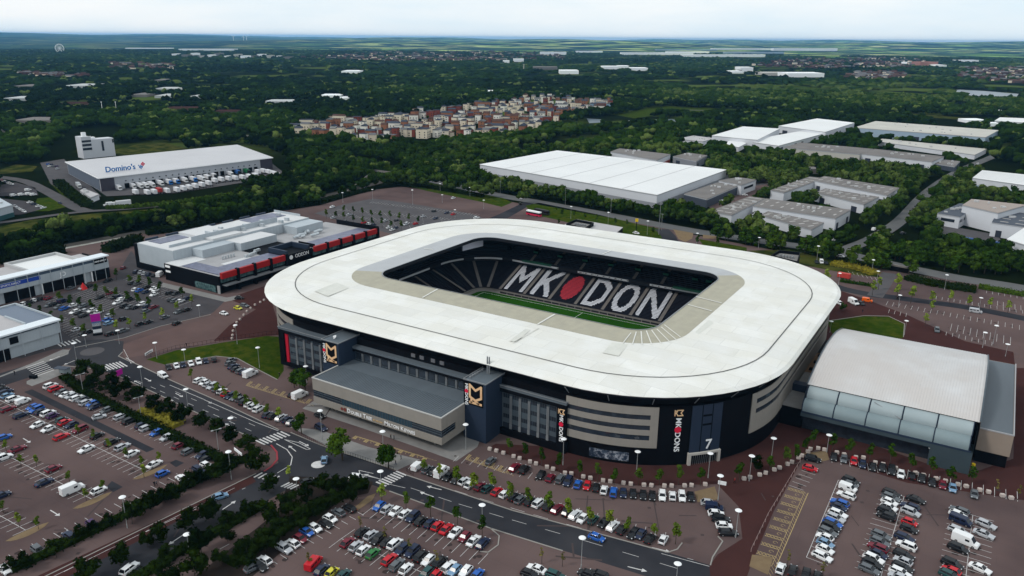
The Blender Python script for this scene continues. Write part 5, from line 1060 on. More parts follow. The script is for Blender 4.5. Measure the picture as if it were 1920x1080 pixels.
# ================================================================= HOUSING ESTATE
HM = {'cream': mat('render_cream', (.70, .61, .47), .8, c2=(.62, .54, .43), scale=.1), 'white': mat('render_white', (.72, .69, .62), .8), 'brick': mat('house_brick', (.19, .05, .035), .85), 'orange': mat('orange_brick', (.27, .12, .07), .85), 'blue': mat('render_blue', (.22, .35, .47), .8)}
RMt = {'slate': mat('slate_roof', (.055, .062, .082), .8), 'tile': mat('clay_tile', (.085, .05, .042), .85), 'pale': mat('pale_roof', (.13, .13, .135), .8)}
def house(lab, x, y, a, L_, W_, h, rh, wm, rm, cx_, name='house', two=None):
    t = thing(name, lab, 'house', (x, y, 0), a, 'houses of the estate in the middle distance')
    mb = MB(); mb.box(-L_/2, -W_/2, 0, L_/2, W_/2, h); mb.build('wall', HM[wm], t, local=True)
    mb = MB(); e = .4
    if rh > .5: mb.add([(-L_/2-e, -W_/2-e, h), (L_/2+e, -W_/2-e, h), (L_/2+e, W_/2+e, h), (-L_/2-e, W_/2+e, h), (-L_/2-e*.5, 0, h+rh), (L_/2+e*.5, 0, h+rh)], [(0, 1, 5, 4), (2, 3, 4, 5), (1, 2, 5), (3, 0, 4), (3, 2, 1, 0)])
    else: mb.box(-L_/2-e*.5, -W_/2-e*.5, h, L_/2+e*.5, W_/2+e*.5, h+.5)
    mb.build('roof', RMt[rm], t, local=True)
    mb = MB()
    for s in (-1, 1):
        for k in range(int(L_//4)):
            for f in range(int(h//2.9)):
                u = -L_/2+1.2+k*4; mb.box(u, s*(W_/2), f*2.8+1, u+1.5, s*(W_/2+.12), f*2.8+2.3)
    for s in (-1, 1):
        for f in range(int(h//2.9)): mb.box(s*(L_/2), -1.6, f*2.8+1, s*(L_/2+.12), -.3, f*2.8+2.3)
    mb.build('window', m_win, t, local=True)
    if two: mb = MB(); mb.box(L_/2-3.2, -W_/2-.5, 0, L_/2+.3, W_/2*.4, h*.99+.2); mb.build('bay', HM[two], t, local=True)
random.seed(5)
estate = [(556, 262), (556, 240), (640, 226), (760, 216), (870, 202), (965, 188), (1000, 182), (1060, 184), (1148, 190), (1148, 207), (1062, 214), (1040, 236), (1000, 248), (920, 262), (800, 256), (748, 262), (716, 272), (690, 270), (640, 262)]
def inpoly(x, y, poly):
    c_ = False; j = len(poly)-1
    for i in range(len(poly)):
        if (poly[i][1] > y) != (poly[j][1] > y) and x < (poly[j][0]-poly[i][0])*(y-poly[i][1])/(poly[j][1]-poly[i][1])+poly[i][0]: c_ = not c_
        j = i
    return c_
HS = []
y = 187.0; row = 0
while y < 271:
    x = 552+random.uniform(0, 10)
    while x < 1150:
        if inpoly(x, y-2, estate): HS.append((x+random.uniform(-2, 2), y+random.uniform(-1.6, 1.6), row))
        x += random.uniform(13, 19)*(.62+.38*(y-70)/190)
    y += 5.1+(y-187)*.07; row += 1
rc = {}
for x, y, r in HS:
    g = P(x, y); i = rc.get(r, 0); rc[r] = i+1; k = random.random()
    left = x < 640 and y < 262
    wm = 'brick' if k < .09 else 'orange' if k < (.26 if x < 900 else .40) else 'white' if k < .6 else 'cream'
    if x > 1100 and k > .75: wm = 'blue'
    rm = random.choice(['slate', 'slate', 'slate', 'tile', 'pale']); a = .35+random.choice([0, math.pi/2, .2, math.pi/2-.15])
    h = random.choice([6, 8.4, 8.6, 9, 11]) if not left else random.choice([8.6, 11]); rh = random.choice([0, 0, 2.0, 2.2]) if x < 900 else random.choice([2.4, 2.8, 0])
    L_ = random.choice([7.5, 8.5, 10, 12, 17]); W_ = random.uniform(6.5, 8)
    lab = '%s house, %s %s roof, %s from left in %s estate row' % ({'cream': 'cream', 'white': 'white', 'brick': 'dark red brick', 'orange': 'orange brick', 'blue': 'pale blue'}[wm], {'slate': 'slate', 'tile': 'brown', 'pale': 'grey'}[rm], 'flat' if rh < .5 else 'pitched', ordn(i), ordn(r))
    house(lab, g[0], g[1], a, L_, W_, h, rh, wm, rm, 0, two='brick' if (k*97) % 1 < .25 and wm != 'brick' else None)
for i, (x, y) in enumerate([(1078, 184), (1092, 183), (1110, 183), (1128, 182), (1100, 176), (1118, 177), (1084, 178), (1136, 187)]):
    pass
# suburbs seen as thin bands of red and brown roofs
def suburb(name, lab, poly, n, hmin=5, seed=1, cols=('brown_tile', 'brown_brick', 'clay_tile', 'pale_roof')):
    rng = random.Random(seed); mbx = MB(); mats_ = [MATS[c_] for c_ in cols]+[HM['cream']]
    xs = [p[0] for p in poly]; ys = [p[1] for p in poly]; k = 0
    while k < n:
        x, y = rng.uniform(min(xs), max(xs)), rng.uniform(min(ys), max(ys))
        if not inpoly(x, y, poly): continue
        g = P(x, y); a = rng.uniform(0, 3); mi = rng.choice((0, 0, 1, 2, 3, 3)); L_ = rng.uniform(12, 34); W_ = 10; h = rng.uniform(5, 8); c_, s_ = math.cos(a), math.sin(a)
        def T(u, v, z): return (g[0]+c_*u-s_*v, g[1]+s_*u+c_*v, z)
        mbx.obox(g[0], g[1], 0, h, a, L_, W_, 4 if rng.random() < .3 else min(1, mi))
        mbx.add([T(-L_/2, -W_/2, h), T(L_/2, -W_/2, h), T(L_/2, W_/2, h), T(-L_/2, W_/2, h), T(-L_/2, 0, h+3.5), T(L_/2, 0, h+3.5)], [(0, 1, 5, 4), (2, 3, 4, 5), (1, 2, 5), (3, 0, 4)], mi); k += 1
    o = mbx.build(name, mats_); tag(o, lab, 'suburb'); o['kind'] = 'stuff'; return o
SUB = [([(680, 100), (900, 96), (1060, 100), (1060, 112), (900, 116), (700, 116), (560, 108)], 420), ([(1480, 112), (1700, 108), (1760, 118), (1700, 128), (1560, 130), (1400, 124)], 300), ([(1600, 136), (1690, 136), (1702, 148), (1640, 152), (1588, 148)], 90), ([(1800, 128), (1930, 126), (1930, 158), (1800, 150)], 160),
       ([(30, 136), (160, 140), (160, 148), (40, 146)], 50), ([(200, 118), (320, 122), (330, 130), (210, 130)], 60)]
SL = ['dense band of distant red-brown suburb roofs across the centre', 'band of distant red-roofed suburb right of centre', 'purple-grey cluster of roofs right of the long white school', 'red-roofed suburb by the lake at the right edge', 'brown roofs deep in the woods at far left', 'scattered red-brown roofs in the woods left of centre']
for i, (p_, n_) in enumerate(SUB): suburb('distant_suburb', SL[i], p_, n_, seed=i+3)
# ================================================================= VEGETATION
def foliage(name, a, b, c_, attr=False, rough=.75):
    m = bpy.data.materials.new(name); m.use_nodes = True; t = m.node_tree; bs = t.nodes['Principled BSDF']; N = t.nodes.new; Lk = t.links.new
    bs.inputs['Roughness'].default_value = rough; bs.inputs['Specular IOR Level'].default_value = 0
    if attr: s = N('ShaderNodeAttribute'); s.attribute_name = 'tint'; src = s.outputs['Fac']
    else: s = N('ShaderNodeObjectInfo'); src = s.outputs['Random']
    r = N('ShaderNodeValToRGB'); e = r.color_ramp.elements; e[0].position = 0; e[0].color = (*a, 1); e[1].position = 1; e[1].color = (*c_, 1); q = r.color_ramp.elements.new(.55); q.color = (*b, 1)
    Lk(src, r.inputs[0]); g = N('ShaderNodeNewGeometry'); n = N('ShaderNodeTexNoise'); n.inputs['Scale'].default_value = .7; n.inputs['Detail'].default_value = 3; Lk(g.outputs['Position'], n.inputs['Vector'])
    mr_ = N('ShaderNodeMapRange'); mr_.inputs['From Min'].default_value = .3; mr_.inputs['From Max'].default_value = .7; mr_.inputs['To Min'].default_value = .55; mr_.inputs['To Max'].default_value = 1.5; Lk(n.outputs['Fac'], mr_.inputs['Value'])
    mu = N('ShaderNodeVectorMath'); mu.operation = 'SCALE'; Lk(r.outputs[0], mu.inputs[0]); Lk(mr_.outputs[0], mu.inputs['Scale']); Lk(mu.outputs[0], bs.inputs['Base Color'])
    m.diffuse_color = (*b, 1); MATS[name] = m; return m
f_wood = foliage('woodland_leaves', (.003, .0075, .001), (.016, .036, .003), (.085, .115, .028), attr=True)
f_ind = foliage('tree_leaves', (.014, .034, .003), (.026, .056, .005), (.055, .090, .010))
f_dark = foliage('dark_tree_leaves', (.003, .007, .001), (.007, .014, .002), (.013, .025, .003))  # dark planting, with the cloud shade over it also put into the leaf colour
f_young = foliage('young_tree_leaves', (.05, .085, .008), (.085, .125, .012), (.14, .18, .02))
f_bright = foliage('lime_tree_leaves', (.13, .18, .025), (.17, .23, .03), (.22, .27, .04))
f_thin = foliage('budding_leaves', (.09, .085, .02), (.12, .11, .03), (.16, .13, .04))
f_gold = foliage('golden_shrub_leaves', (.16, .14, .02), (.2, .17, .02), (.24, .2, .03))
m_bark = mat('bark', (.055, .045, .035), .9)
def leaves(rng, n, lobes, size, squash=.8):
    """leaf-sized faces scattered through the outer volume of several lobes"""
    V = []; Fc = []
    w_ = np.array([l[3]**2 for l in lobes]); w_ = w_/w_.sum()
    for i in range(n):
        l = lobes[rng.choice(len(lobes), p=w_)]; d = rng.normal(size=3); d /= np.linalg.norm(d)+1e-9
        if d[2] < -.5: d[2] = -d[2]*.4
        r = l[3]*(.72+.36*rng.rand()); c = np.array(l[:3])+d*np.array([1, 1, squash])*r
        nn_ = d+rng.normal(size=3)*.55; nn_ /= np.linalg.norm(nn_); u = np.cross(nn_, [0, 0, 1.01]); u /= np.linalg.norm(u)+1e-9; v = np.cross(nn_, u); s = size*(.6+.8*rng.rand())
        k = len(V); V += [c-u*s-v*s*.6, c+u*s-v*s*.7, c+u*s*.8+v*s*.7, c-u*s*.7+v*s*.8]; Fc.append((k, k+1, k+2, k+3))
    return np.array(V), Fc
def ico(sub, rx, rz_, cz, rng, bump):
    bm = bmesh.new(); bmesh.ops.create_icosphere(bm, subdivisions=sub, radius=1)
    V = np.array([v.co[:] for v in bm.verts]); Fc = [tuple(v.index for v in f.verts) for f in bm.faces]; bm.free()
    k = 1+bump*(rng.rand(len(V))-.5)*2; V = V*k[:, None]*np.array([rx, rx, rz_])+np.array([0, 0, cz]); return V, Fc
def tree_mesh(kind, seed):
    rng = np.random.RandomState(seed)
    if kind == 'round': H, R, z0, n, s, sub = 9.5, 3.9, 2.6, 560, .34, 9
    elif kind == 'dark': H, R, z0, n, s, sub = 6.2, 2.9, 1.0, 460, .26, 7
    elif kind == 'young': H, R, z0, n, s, sub = 5.2, 1.25, 1.7, 260, .17, 5
    elif kind == 'thin': H, R, z0, n, s, sub = 5.0, .8, 1.5, 90, .13, 4
    elif kind == 'wood': H, R, z0, n, s, sub = 10.5, 4.4, 1.4, 420, .46, 9
    lobes = []
    for i in range(sub):
        a = rng.rand()*6.28; t = (i+.5)/sub; zz = z0+(H-z0)*(.15+.7*t); rr = R*(.62 if kind in ('round', 'wood', 'dark') else .35)*math.sqrt(max(.05, 1-(t*1.15-.35)**2)); l = R*(.50+.15*rng.rand())*(1-.35*t)
        lobes.append((math.cos(a)*rr*.85, math.sin(a)*rr*.85, zz, max(l, .3)))
    V, Fc = leaves(rng, n, lobes, s, .9)
    me = bpy.data.meshes.new('crown'); me.from_pydata(V.tolist(), [], Fc); me.update()
    if kind in ('round', 'wood', 'dark'):
        V2, F2 = [], []
        for l in lobes:
            v_, f_ = ico(1, l[3]*.74, l[3]*.66, 0, rng, .22); o = len(V2); V2 += (v_+np.array(l[:3])).tolist(); F2 += [tuple(i+o for i in f) for f in f_]
        o = len(V); me2 = bpy.data.meshes.new('crown'); me2.from_pydata(V.tolist()+V2, [], Fc+[tuple(i+o for i in f) for f in F2]); me2.update(); me = me2
    mb = MB(); tr = .05*H*(.55 if kind in ('round', 'wood') else .32)
    mb.tube((0, 0, -.1), (0, 0, z0+.5), tr, tr*.7, 7)
    mb.tube((0, 0, z0+.5), (.1, .05, H*.78), tr*.7, tr*.2, 6)
    for l in lobes[:5]: mb.tube((0, 0, z0+.2+(l[2]-z0)*.35), (l[0]*.9, l[1]*.9, l[2]), tr*.42, tr*.12, 5)
    o = mb.build('trunk', m_bark); tm = o.data; bpy.data.objects.remove(o); return me, tm, H
TM = {}
NV = {'round': 4, 'dark': 4, 'young': 5, 'thin': 3, 'wood': 6}
def get_tree(kind, k, fm_):
    k %= NV[kind]
    if (kind, k) not in TM: TM[(kind, k)] = tree_mesh(kind, hash((kind == 'round', kind == 'dark', kind == 'young', kind == 'wood', k)) % 9999)
    me, tm, H = TM[(kind, k)]
    key = (kind, k, fm_.name)
    if key not in TM: m2 = me.copy(); m2.materials.clear(); m2.materials.append(fm_); TM[key] = m2
    return TM[key], tm, H
tcount = 0
def plant(kind, x, y, fm_, label, group, s=1.0, name='tree', cat='tree', world=False, zc=None):
    global tcount
    g = (x, y) if world else P(x, y, zc if zc is not None else 0)
    me, tm, H = get_tree(kind, tcount, fm_); tcount += 1
    t = thing(name, label, cat, (g[0], g[1], 0), random.uniform(0, 6.28), group); t.scale = (s*random.uniform(.9, 1.1), s*random.uniform(.9, 1.1), s*random.uniform(.9, 1.12))
    for n, m_ in (('crown', me), ('trunk', tm)):
        o = bpy.data.objects.new(n, m_); C.objects.link(o); o.parent = t
    return t
def fr_(x0, y0, k): return lambda a, b: (x0+a/k, y0+b/k)
F6 = fr_(0, 640, 4); F7 = fr_(0, 810, 4); FA = fr_(480, 810, 4); FB = fr_(960, 810, 4); FC = fr_(1440, 810, 4); F3 = fr_(600, 900, 6); F4 = fr_(840, 860, 6); F8 = fr_(300, 640, 6)
FJ = fr_(40, 490, 6); FL = fr_(0, 660, 6); FM = fr_(0, 820, 6); FE = fr_(1340, 580, 1920/580); FG = fr_(1400, 380, 1920/520); FH = fr_(600, 330, 4.8); FW = fr_(860, 640, 4); FK = fr_(1000, 360, 4.8); FR1 = fr_(1480, 860, 1178/240); FR2 = fr_(1680, 860, 1178/240); FD = fr_(80, 240, 4); FZ = fr_(0, 300, 8)
random.seed(21)
def trees(frame, pts, kind, fm_, adj, where, s=1.0, z=None, group=None):
    pts = sorted(pts); 
    for i, p in enumerate(pts):
        x, y = frame(*p[:2]); sc_ = p[2] if len(p) > 2 else s; mid = {'round': 6, 'dark': 3.4, 'young': 3.3, 'thin': 3.0, 'wood': 5}[kind]*sc_ if z is None else z
        plant(kind, x, y, fm_, '%s, %s from left %s' % (adj, ordn(i), where), group or 'trees '+where, sc_, zc=mid)
trees(FA, [(640, 70, 1.0), (990, 155, .8)], 'round', f_ind, 'round green tree', 'on the pavement before the hotel entrance')
trees(F8, [(1580, 890, .72), (1500, 385, .75), (1625, 410, .8)], 'round', f_ind, 'bushy green tree', 'left of the projecting hotel block')
trees(F4, [(95, 155), (290, 235), (495, 250), (690, 335), (905, 385, 1.2), (1130, 465, 1.2), (1345, 530, 1.2), (1600, 610), (1830, 640)], 'young', f_young, 'young leafy tree', 'in the kerbside car row above the road', 1.25)
trees(FA, [(1260, 240), (1375, 290), (1500, 310), (1640, 345)], 'young', f_young, 'light green young tree', 'among the vans by the crossing')
trees(FB, [(870, 690), (1070, 715), (1235, 735, 1.2)], 'young', f_young, 'young leafy tree', 'at the curved right end of the kerbside row')
trees(F3, [(965, 210), (1240, 255, 1.25), (1545, 355, 1.3), (1825, 490, 1.15)], 'young', f_ind, 'green street tree', 'along the bottom edge of the dual road')
trees(F3, [(690, 95, 1.2)], 'young', f_bright, 'lime green tree', 'beside the right zebra crossing')
trees(FA, [(245, 285, .9)], 'young', f_bright, 'small lime green tree', 'beside the lower left zebra crossing')
trees(F3, [(450, 480), (730, 600), (1000, 700), (1305, 860)], 'thin', f_thin, 'thin budding sapling', 'in the bottom centre car rows')
trees(FB, [(225, 905), (380, 925)], 'thin', f_thin, 'thin yellow sapling', 'on the brick verge bottom centre'); trees(FC, [(155, 930), (420, 1010)], 'thin', f_thin, 'thin yellow sapling', 'at the bottom of right car park'); trees(FA, [(395, 930), (590, 1040)], 'thin', f_thin, 'thin bare sapling', 'near the red van at bottom')
trees(FW, [(380, 760), (495, 795), (625, 845), (755, 885), (905, 935), (1045, 965), (1170, 985), (1355, 985), (1510, 985), (1655, 985), (1820, 990)], 'young', f_ind, 'slim green tree', 'in the bed along the stadium front', 1.15)
trees(FE, [(160, 985), (350, 935), (450, 895), (510, 875), (570, 825), (620, 785), (740, 805), (845, 845), (970, 880), (1100, 880), (1225, 935), (1355, 955), (1470, 1005), (1610, 1010)], 'young', f_ind, 'dark slim tree', 'in the bed before the arena hall', 1.25)
trees(FE, [(260, 955, .75)], 'dark', f_dark, 'dark round bush-like tree', 'behind the stone blocks right of gate seven')
trees(FR2, [(930, 250), (1140, 290)], 'thin', f_thin, 'thin young tree', 'near the right edge block line')
trees(F6, [(630, 200, 1.25), (720, 230, 1.2), (830, 280), (930, 320, .95), (1040, 370, .9), (1150, 440), (1265, 475, .95), (1385, 535, .95), (1500, 570, 1.05), (1620, 625, .9), (1740, 690), (1850, 745), (780, 330, .8), (980, 400, .8), (1190, 500, .7), (1330, 560, .7), (690, 300, .9), (870, 370, .8)], 'dark', f_dark, 'dark bushy tree', 'on the verge of the left car park')
trees(F7, [(60, 985, .6), (190, 960, .75), (410, 860, .85), (600, 745, .6), (690, 700, .5), (810, 660, .6), (980, 600, 1.0), (1060, 560, .8), (1130, 505, .95), (1230, 460, .8), (1310, 430, .9), (1420, 350, .8), (1500, 320, .8), (1600, 290, .9), (1720, 235, 1.1)], 'dark', f_dark, 'black-green bush tree', 'in the hedge below the left car park')
trees(F7, [(880, 890, 1.1), (1100, 800), (1180, 745, .9), (1400, 640, 1.1), (1560, 560, 1.1), (650, 1030, 1.1), (1700, 640), (1860, 560), (1260, 900), (1500, 820, 1.1), (1700, 760), (1450, 1000, 1.2), (1650, 930), (1850, 880, 1.1), (1250, 1060, 1.1)], 'dark', f_dark, 'very dark tree', 'in the shaded median of the lower left road', .7)
trees(FA, [(20, 190, 1.25), (95, 370, 1.0), (370, 450, .9), (505, 385, .95), (630, 380, .85), (760, 380, 1.0), (90, 600, 1.1), (240, 530, 1.1), (350, 620, 1.0), (180, 720, 1.1), (60, 800), (450, 540, .9), (560, 500, .8), (700, 480, .8)], 'dark', f_dark, 'dense dark tree', 'around the lower roundabout island')
trees(F8, [(345, 350)], 'young', f_young, 'lone young tree', 'at the left end of the hotel car rows')
trees(F8, [(640, 505), (720, 540), (850, 590), (970, 660), (1070, 670), (1200, 745), (1330, 800)], 'young', f_young, 'leafy young tree', 'standing in the long row before the hotel', 1.05)
trees(FJ, [(430, 390), (545, 430), (650, 440), (785, 480), (835, 290), (950, 320, 1.3), (1060, 330), (1190, 380), (1300, 415), (1430, 440), (1030, 570), (890, 530), (210, 550), (330, 600), (445, 650, 1.2), (575, 690), (700, 740), (95, 535, 1.2), (1215, 185), (1320, 195), (1440, 230), (1555, 280), (1805, 330), (1060, 120)], 'young', f_ind, 'small green tree', 'in the retail park car park', 1.25)
trees(FJ, [(1750, 490), (1910, 420), (1580, 570, 1.2), (1390, 610), (1210, 665), (1060, 710)], 'young', f_bright, 'lime green tree', 'along the near edge of the retail car park', 1.1)
trees(FH, [(55, 330), (140, 340), (215, 285), (215, 350), (300, 295), (300, 370), (378, 310), (385, 385), (460, 325), (540, 335), (470, 405), (558, 410), (630, 345), (635, 420), (713, 360), (730, 435), (800, 370), (885, 380)], 'young', f_ind, 'small tree', 'in the car park beyond the black and red building', 1.25)
trees(FK, [(205, 150, .8), (260, 180, 1.3), (370, 190), (465, 210, 1.1), (570, 225, 1.2), (740, 250, 1.2), (845, 268, 1.1), (1075, 345), (1480, 425, 1.3), (1655, 435), (230, 260, .9)], 'young', f_ind, 'small round tree', 'on the verge beyond the white roof', 1.1)
trees(FG, [(560, 490, 1.5), (880, 570, 1.6), (920, 540, 1.4), (1050, 530, 1.8), (1050, 590, 1.6), (1150, 615), (1290, 640, 1.4), (1290, 700, 1.3), (1245, 795, 1.2), (1415, 640, 1.2), (1545, 670, 1.2), (1690, 680, 1.2), (1820, 700, 1.3)], 'young', f_bright, 'lime green spring tree', 'around the rear right car parks', 1.75)
trees(lambda a, b: (a, b), [(145, 803), (175, 813), (202, 831), (235, 846), (66, 860), (9, 832), (297, 855), (268, 880), (265, 862), (128, 890), (191, 905), (33, 970), (69, 975), (3, 945), (159, 922), (37, 860)], 'young', f_young, 'small olive young tree', 'in the left car park bays', .8)
trees(FG, [(670, 720, .6), (60, 285, .6), (555, 370, .6), (450, 350, .4)], 'dark', f_ind, 'small dark green tree', 'near the far right curve of the stadium')

# hedges ------------------------------------------------------------------
def hedge(pts, wd, h, fm_, lab, n_per_m=7, size=.24, name='hedge'):
    p = PP(pts); rng = np.random.RandomState(len(pts)*7+abs(int(pts[0][0]))); V = []; Fc = []
    core = MB()
    for a, b in zip(p, p[1:]):
        d = math.hypot(b[0]-a[0], b[1]-a[1]); an_ = math.atan2(b[1]-a[1], b[0]-a[0]); core.obox((a[0]+b[0])/2, (a[1]+b[1])/2, 0, h*.75, an_, d, wd*.75)
        for i in range(int(d*n_per_m*(wd+h)/2)):
            t = rng.rand()*d; side = rng.rand()*(wd+2*h); 
            if side < h: off, z = -wd/2, side
            elif side < h+wd: off, z = side-h-wd/2, h
            else: off, z = wd/2, side-h-wd
            off += rng.normal()*.18; z = max(.1, z*.92+rng.normal()*.18*h**.5); c = np.array([a[0]+(b[0]-a[0])*t/d-math.sin(an_)*off, a[1]+(b[1]-a[1])*t/d+math.cos(an_)*off, z])
            u = rng.normal(size=3); u /= np.linalg.norm(u); v = np.cross(u, rng.normal(size=3)); v /= np.linalg.norm(v); s = size*(.6+.8*rng.rand()); k = len(V)
            V += [c-u*s-v*s, c+u*s-v*s, c+u*s+v*s, c-u*s+v*s]; Fc.append((k, k+1, k+2, k+3))
    o_ = len(core.v); core.v += [tuple(q) for q in V]; core.f += [tuple(i+o_ for i in f) for f in Fc]; core.m += [0]*len(Fc)
    o = core.build(name, fm_); return tag(o, lab, 'hedge')
hedge([(120, 707), (160, 737), (240, 777), (330, 822), (430, 870), (470, 862)], 3.6, 1.3, f_dark, 'long low dark hedge along the left car park verge')
hedge([(270, 770), (300, 785), (335, 800)], 5, 1.6, f_gold, 'golden yellow shrubs glowing in the dark verge')
hedge([(20, 1072), (130, 1020), (240, 965), (350, 912), (440, 872)], 3, 1.3, f_dark, 'dark hedge between the left car park and the red path')
hedge([(430, 1060), (520, 1000), (580, 960), (640, 930), (660, 922)], 4.5, 1.1, f_dark, 'black-green shrub mass left of the bottom centre car park')
hedge([(250, 1090), (330, 1040), (430, 985), (500, 945)], 3.5, 1.2, f_dark, 'very dark shrub median of the lower left road')
hedge([(575, 905), (640, 912), (690, 914)], 2.5, 1.0, f_dark, 'low dark hedge below the lower mini roundabout')
hedge([(1575, 528), (1640, 538)], 2.2, 1.4, f_ind, 'trimmed green hedge by the rear car park ramp'); hedge([(1700, 522), (1760, 536), (1830, 546)], 9, 2.0, f_dark, 'wide dark shrub belt behind the right car parks'); hedge([(1835, 540), (1925, 556)], 4, 2.0, f_ind, 'green hedge at the right edge by the main road')
hedge([(1560, 495), (1610, 504), (1640, 515)], 8, 1.6, f_gold, 'golden ground shrubs on the bank below the main road')
hedge([(1510, 456), (1560, 458), (1590, 448), (1602, 442)], 3, 1.3, f_ind, 'curved clipped hedge on the corner by the white units')
hedge([(740, 345), (800, 352), (860, 362), (905, 370)], 5, 2.4, f_dark, 'dark hedge along the top of the empty rear car park'); hedge([(610, 378), (660, 365), (700, 356)], 5, 2.6, f_dark, 'dark hedge at the upper left of the rear car park')
hedge([(110, 345), (140, 372), (165, 388)], 7, 4.0, f_dark, 'tall dark hedge beside the depot access road', size=.5, n_per_m=3); hedge([(200, 392), (260, 389), (340, 381), (430, 368), (520, 354)], 5, 2.0, f_ind, 'long shrub belt below the depot lorry yard', size=.6, n_per_m=3)
hedge([(1085, 424), (1100, 428)], 2, 1, f_ind, 'tiny hedge beside the low drive-through building')

def belt(pts, wd, h, fm_, lab, **k):
    o = hedge(pts, wd, h, fm_, lab, name='tree_belt', **k); o['kind'] = 'stuff'; o['category'] = 'tree belt'
belt([(-60, 484), (0, 470), (120, 450), (250, 427), (420, 397), (560, 367), (640, 350)], 13, 6.5, f_dark, 'dense dark thicket along the far side of the railway', size=.65, n_per_m=2.5)
belt([(200, 474), (235, 462), (262, 453)], 8, 4.5, f_dark, 'dark thicket between the railway and the cinema building', size=.5, n_per_m=3)
belt([(275, 440), (330, 432), (430, 412), (560, 386), (600, 380)], 7, 3.5, f_dark, 'dark thicket behind the cinema building roof', size=.5, n_per_m=3)
belt([(0, 494), (60, 484), (120, 473)], 8, 5, f_dark, 'dark thicket behind the JD shop roof', size=.5, n_per_m=3)
belt([(450, 388), (510, 376), (570, 360), (610, 350), (645, 345)], 12, 4, f_ind, 'leafy thicket below the right end of the depot', size=.6, n_per_m=2.5)
# woodland ----------------------------------------------------------------
ROADQ = []
def seg_d(X, Y, a, b):
    dx, dy = b[0]-a[0], b[1]-a[1]; t = np.clip(((X-a[0])*dx+(Y-a[1])*dy)/(dx*dx+dy*dy+1e-9), 0, 1); return np.hypot(X-a[0]-dx*t, Y-a[1]-dy*t)
def np_in(X, Y, poly):
    c_ = np.zeros(len(X), bool); j = len(poly)-1
    for i in range(len(poly)):
        xi, yi = poly[i]; xj, yj = poly[j]
        if yi != yj: c_ ^= ((yi > Y) != (yj > Y)) & (X < (xj-xi)*(Y-yi)/(yj-yi)+xi)
        j = i
    return c_
def proj(X, Y):
    Q = np.stack([X, Y, np.full(len(X), -CH)], 1); k = Q @ fw; return 960+(Q @ RT)/k*F, 540-(Q @ UP)/k*F
EXP = [[(-420, 1500), (-420, 640), (-60, 520), (0, 494), (160, 462), (330, 432), (600, 384), (700, 354), (752, 350), (850, 362), (1000, 385), (1120, 400), (1300, 440), (1560, 492), (1700, 514), (2000, 558), (2500, 640), (2500, 1500)],
       [(0, 405), (0, 325), (45, 322), (80, 300), (130, 250), (220, 250), (225, 268), (352, 268), (352, 282), (450, 270), (530, 290), (560, 335), (510, 362), (340, 388), (230, 404), (60, 412)],
       [(-100, 440), (60, 412), (180, 400), (320, 390), (420, 372), (560, 356), (585, 362), (420, 394), (250, 424), (130, 444), (0, 465), (-100, 480)],
       [(-50, 330), (80, 300), (80, 330), (0, 345)], [(x, y+3) for x, y in estate], [(540, 354), (560, 342), (588, 332), (602, 342), (570, 358)],
       [(1150, 217), (1240, 200), (1400, 207), (1520, 218), (1400, 216), (1260, 215), (1190, 224)], [(1580, 202), (1750, 216), (1860, 230), (1700, 220)], [(1100, 180), (1180, 183), (1240, 192), (1200, 195), (1120, 189)],
       [(1775, 166), (1850, 168), (1920, 174), (1920, 186), (1850, 190), (1815, 184)], [(1095, 220), (1280, 222), (1285, 232), (1100, 242)], [(1420, 160), (1500, 161), (1600, 172), (1500, 172)],
       [(1325, 385), (1405, 350), (1445, 343), (1446, 362), (1420, 378), (1345, 402)], [(1750, 458), (1757, 420), (1880, 440), (1900, 478), (1830, 474)], [(1545, 440), (1600, 400), (1640, 395), (1610, 440), (1560, 456)],
       [(1650, 478), (1665, 440), (1700, 430), (1740, 440), (1735, 470), (1690, 482)]]
RB = [([(610, 285), (700, 310), (760, 328), (830, 343), (930, 365), (1020, 381), (1130, 401), (1260, 426), (1350, 441), (1480, 459), (1560, 470), (1620, 484), (1700, 502), (1800, 522), (1920, 541), (2100, 580)], 13), ([(1560, 476), (1600, 462), (1640, 445), (1690, 412), (1740, 360), (1800, 320), (1870, 290), (1960, 250)], 9),
      ([(410, 238), (450, 252), (490, 262), (530, 273)], 12), ([(1095, 268), (1140, 256), (1200, 246), (1265, 238)], 14), ([(-100, 500), (40, 475), (130, 460), (250, 438), (420, 408), (560, 378), (640, 360), (730, 335)], 9)]
FOOT = []; FOOTH = []
for o in list(C.objects):
    if o.parent and o.name.split('.')[0] == 'wall' and o.parent.get('category') in ('warehouse',) and o.type == 'MESH':
        v = [o.data.vertices[i].co for i in range(4)]; L0 = o.parent.location; FOOT.append([(p.x+L0.x, p.y+L0.y) for p in v]); FOOTH.append((FOOT[-1], max(q.co.z for q in o.data.vertices)))
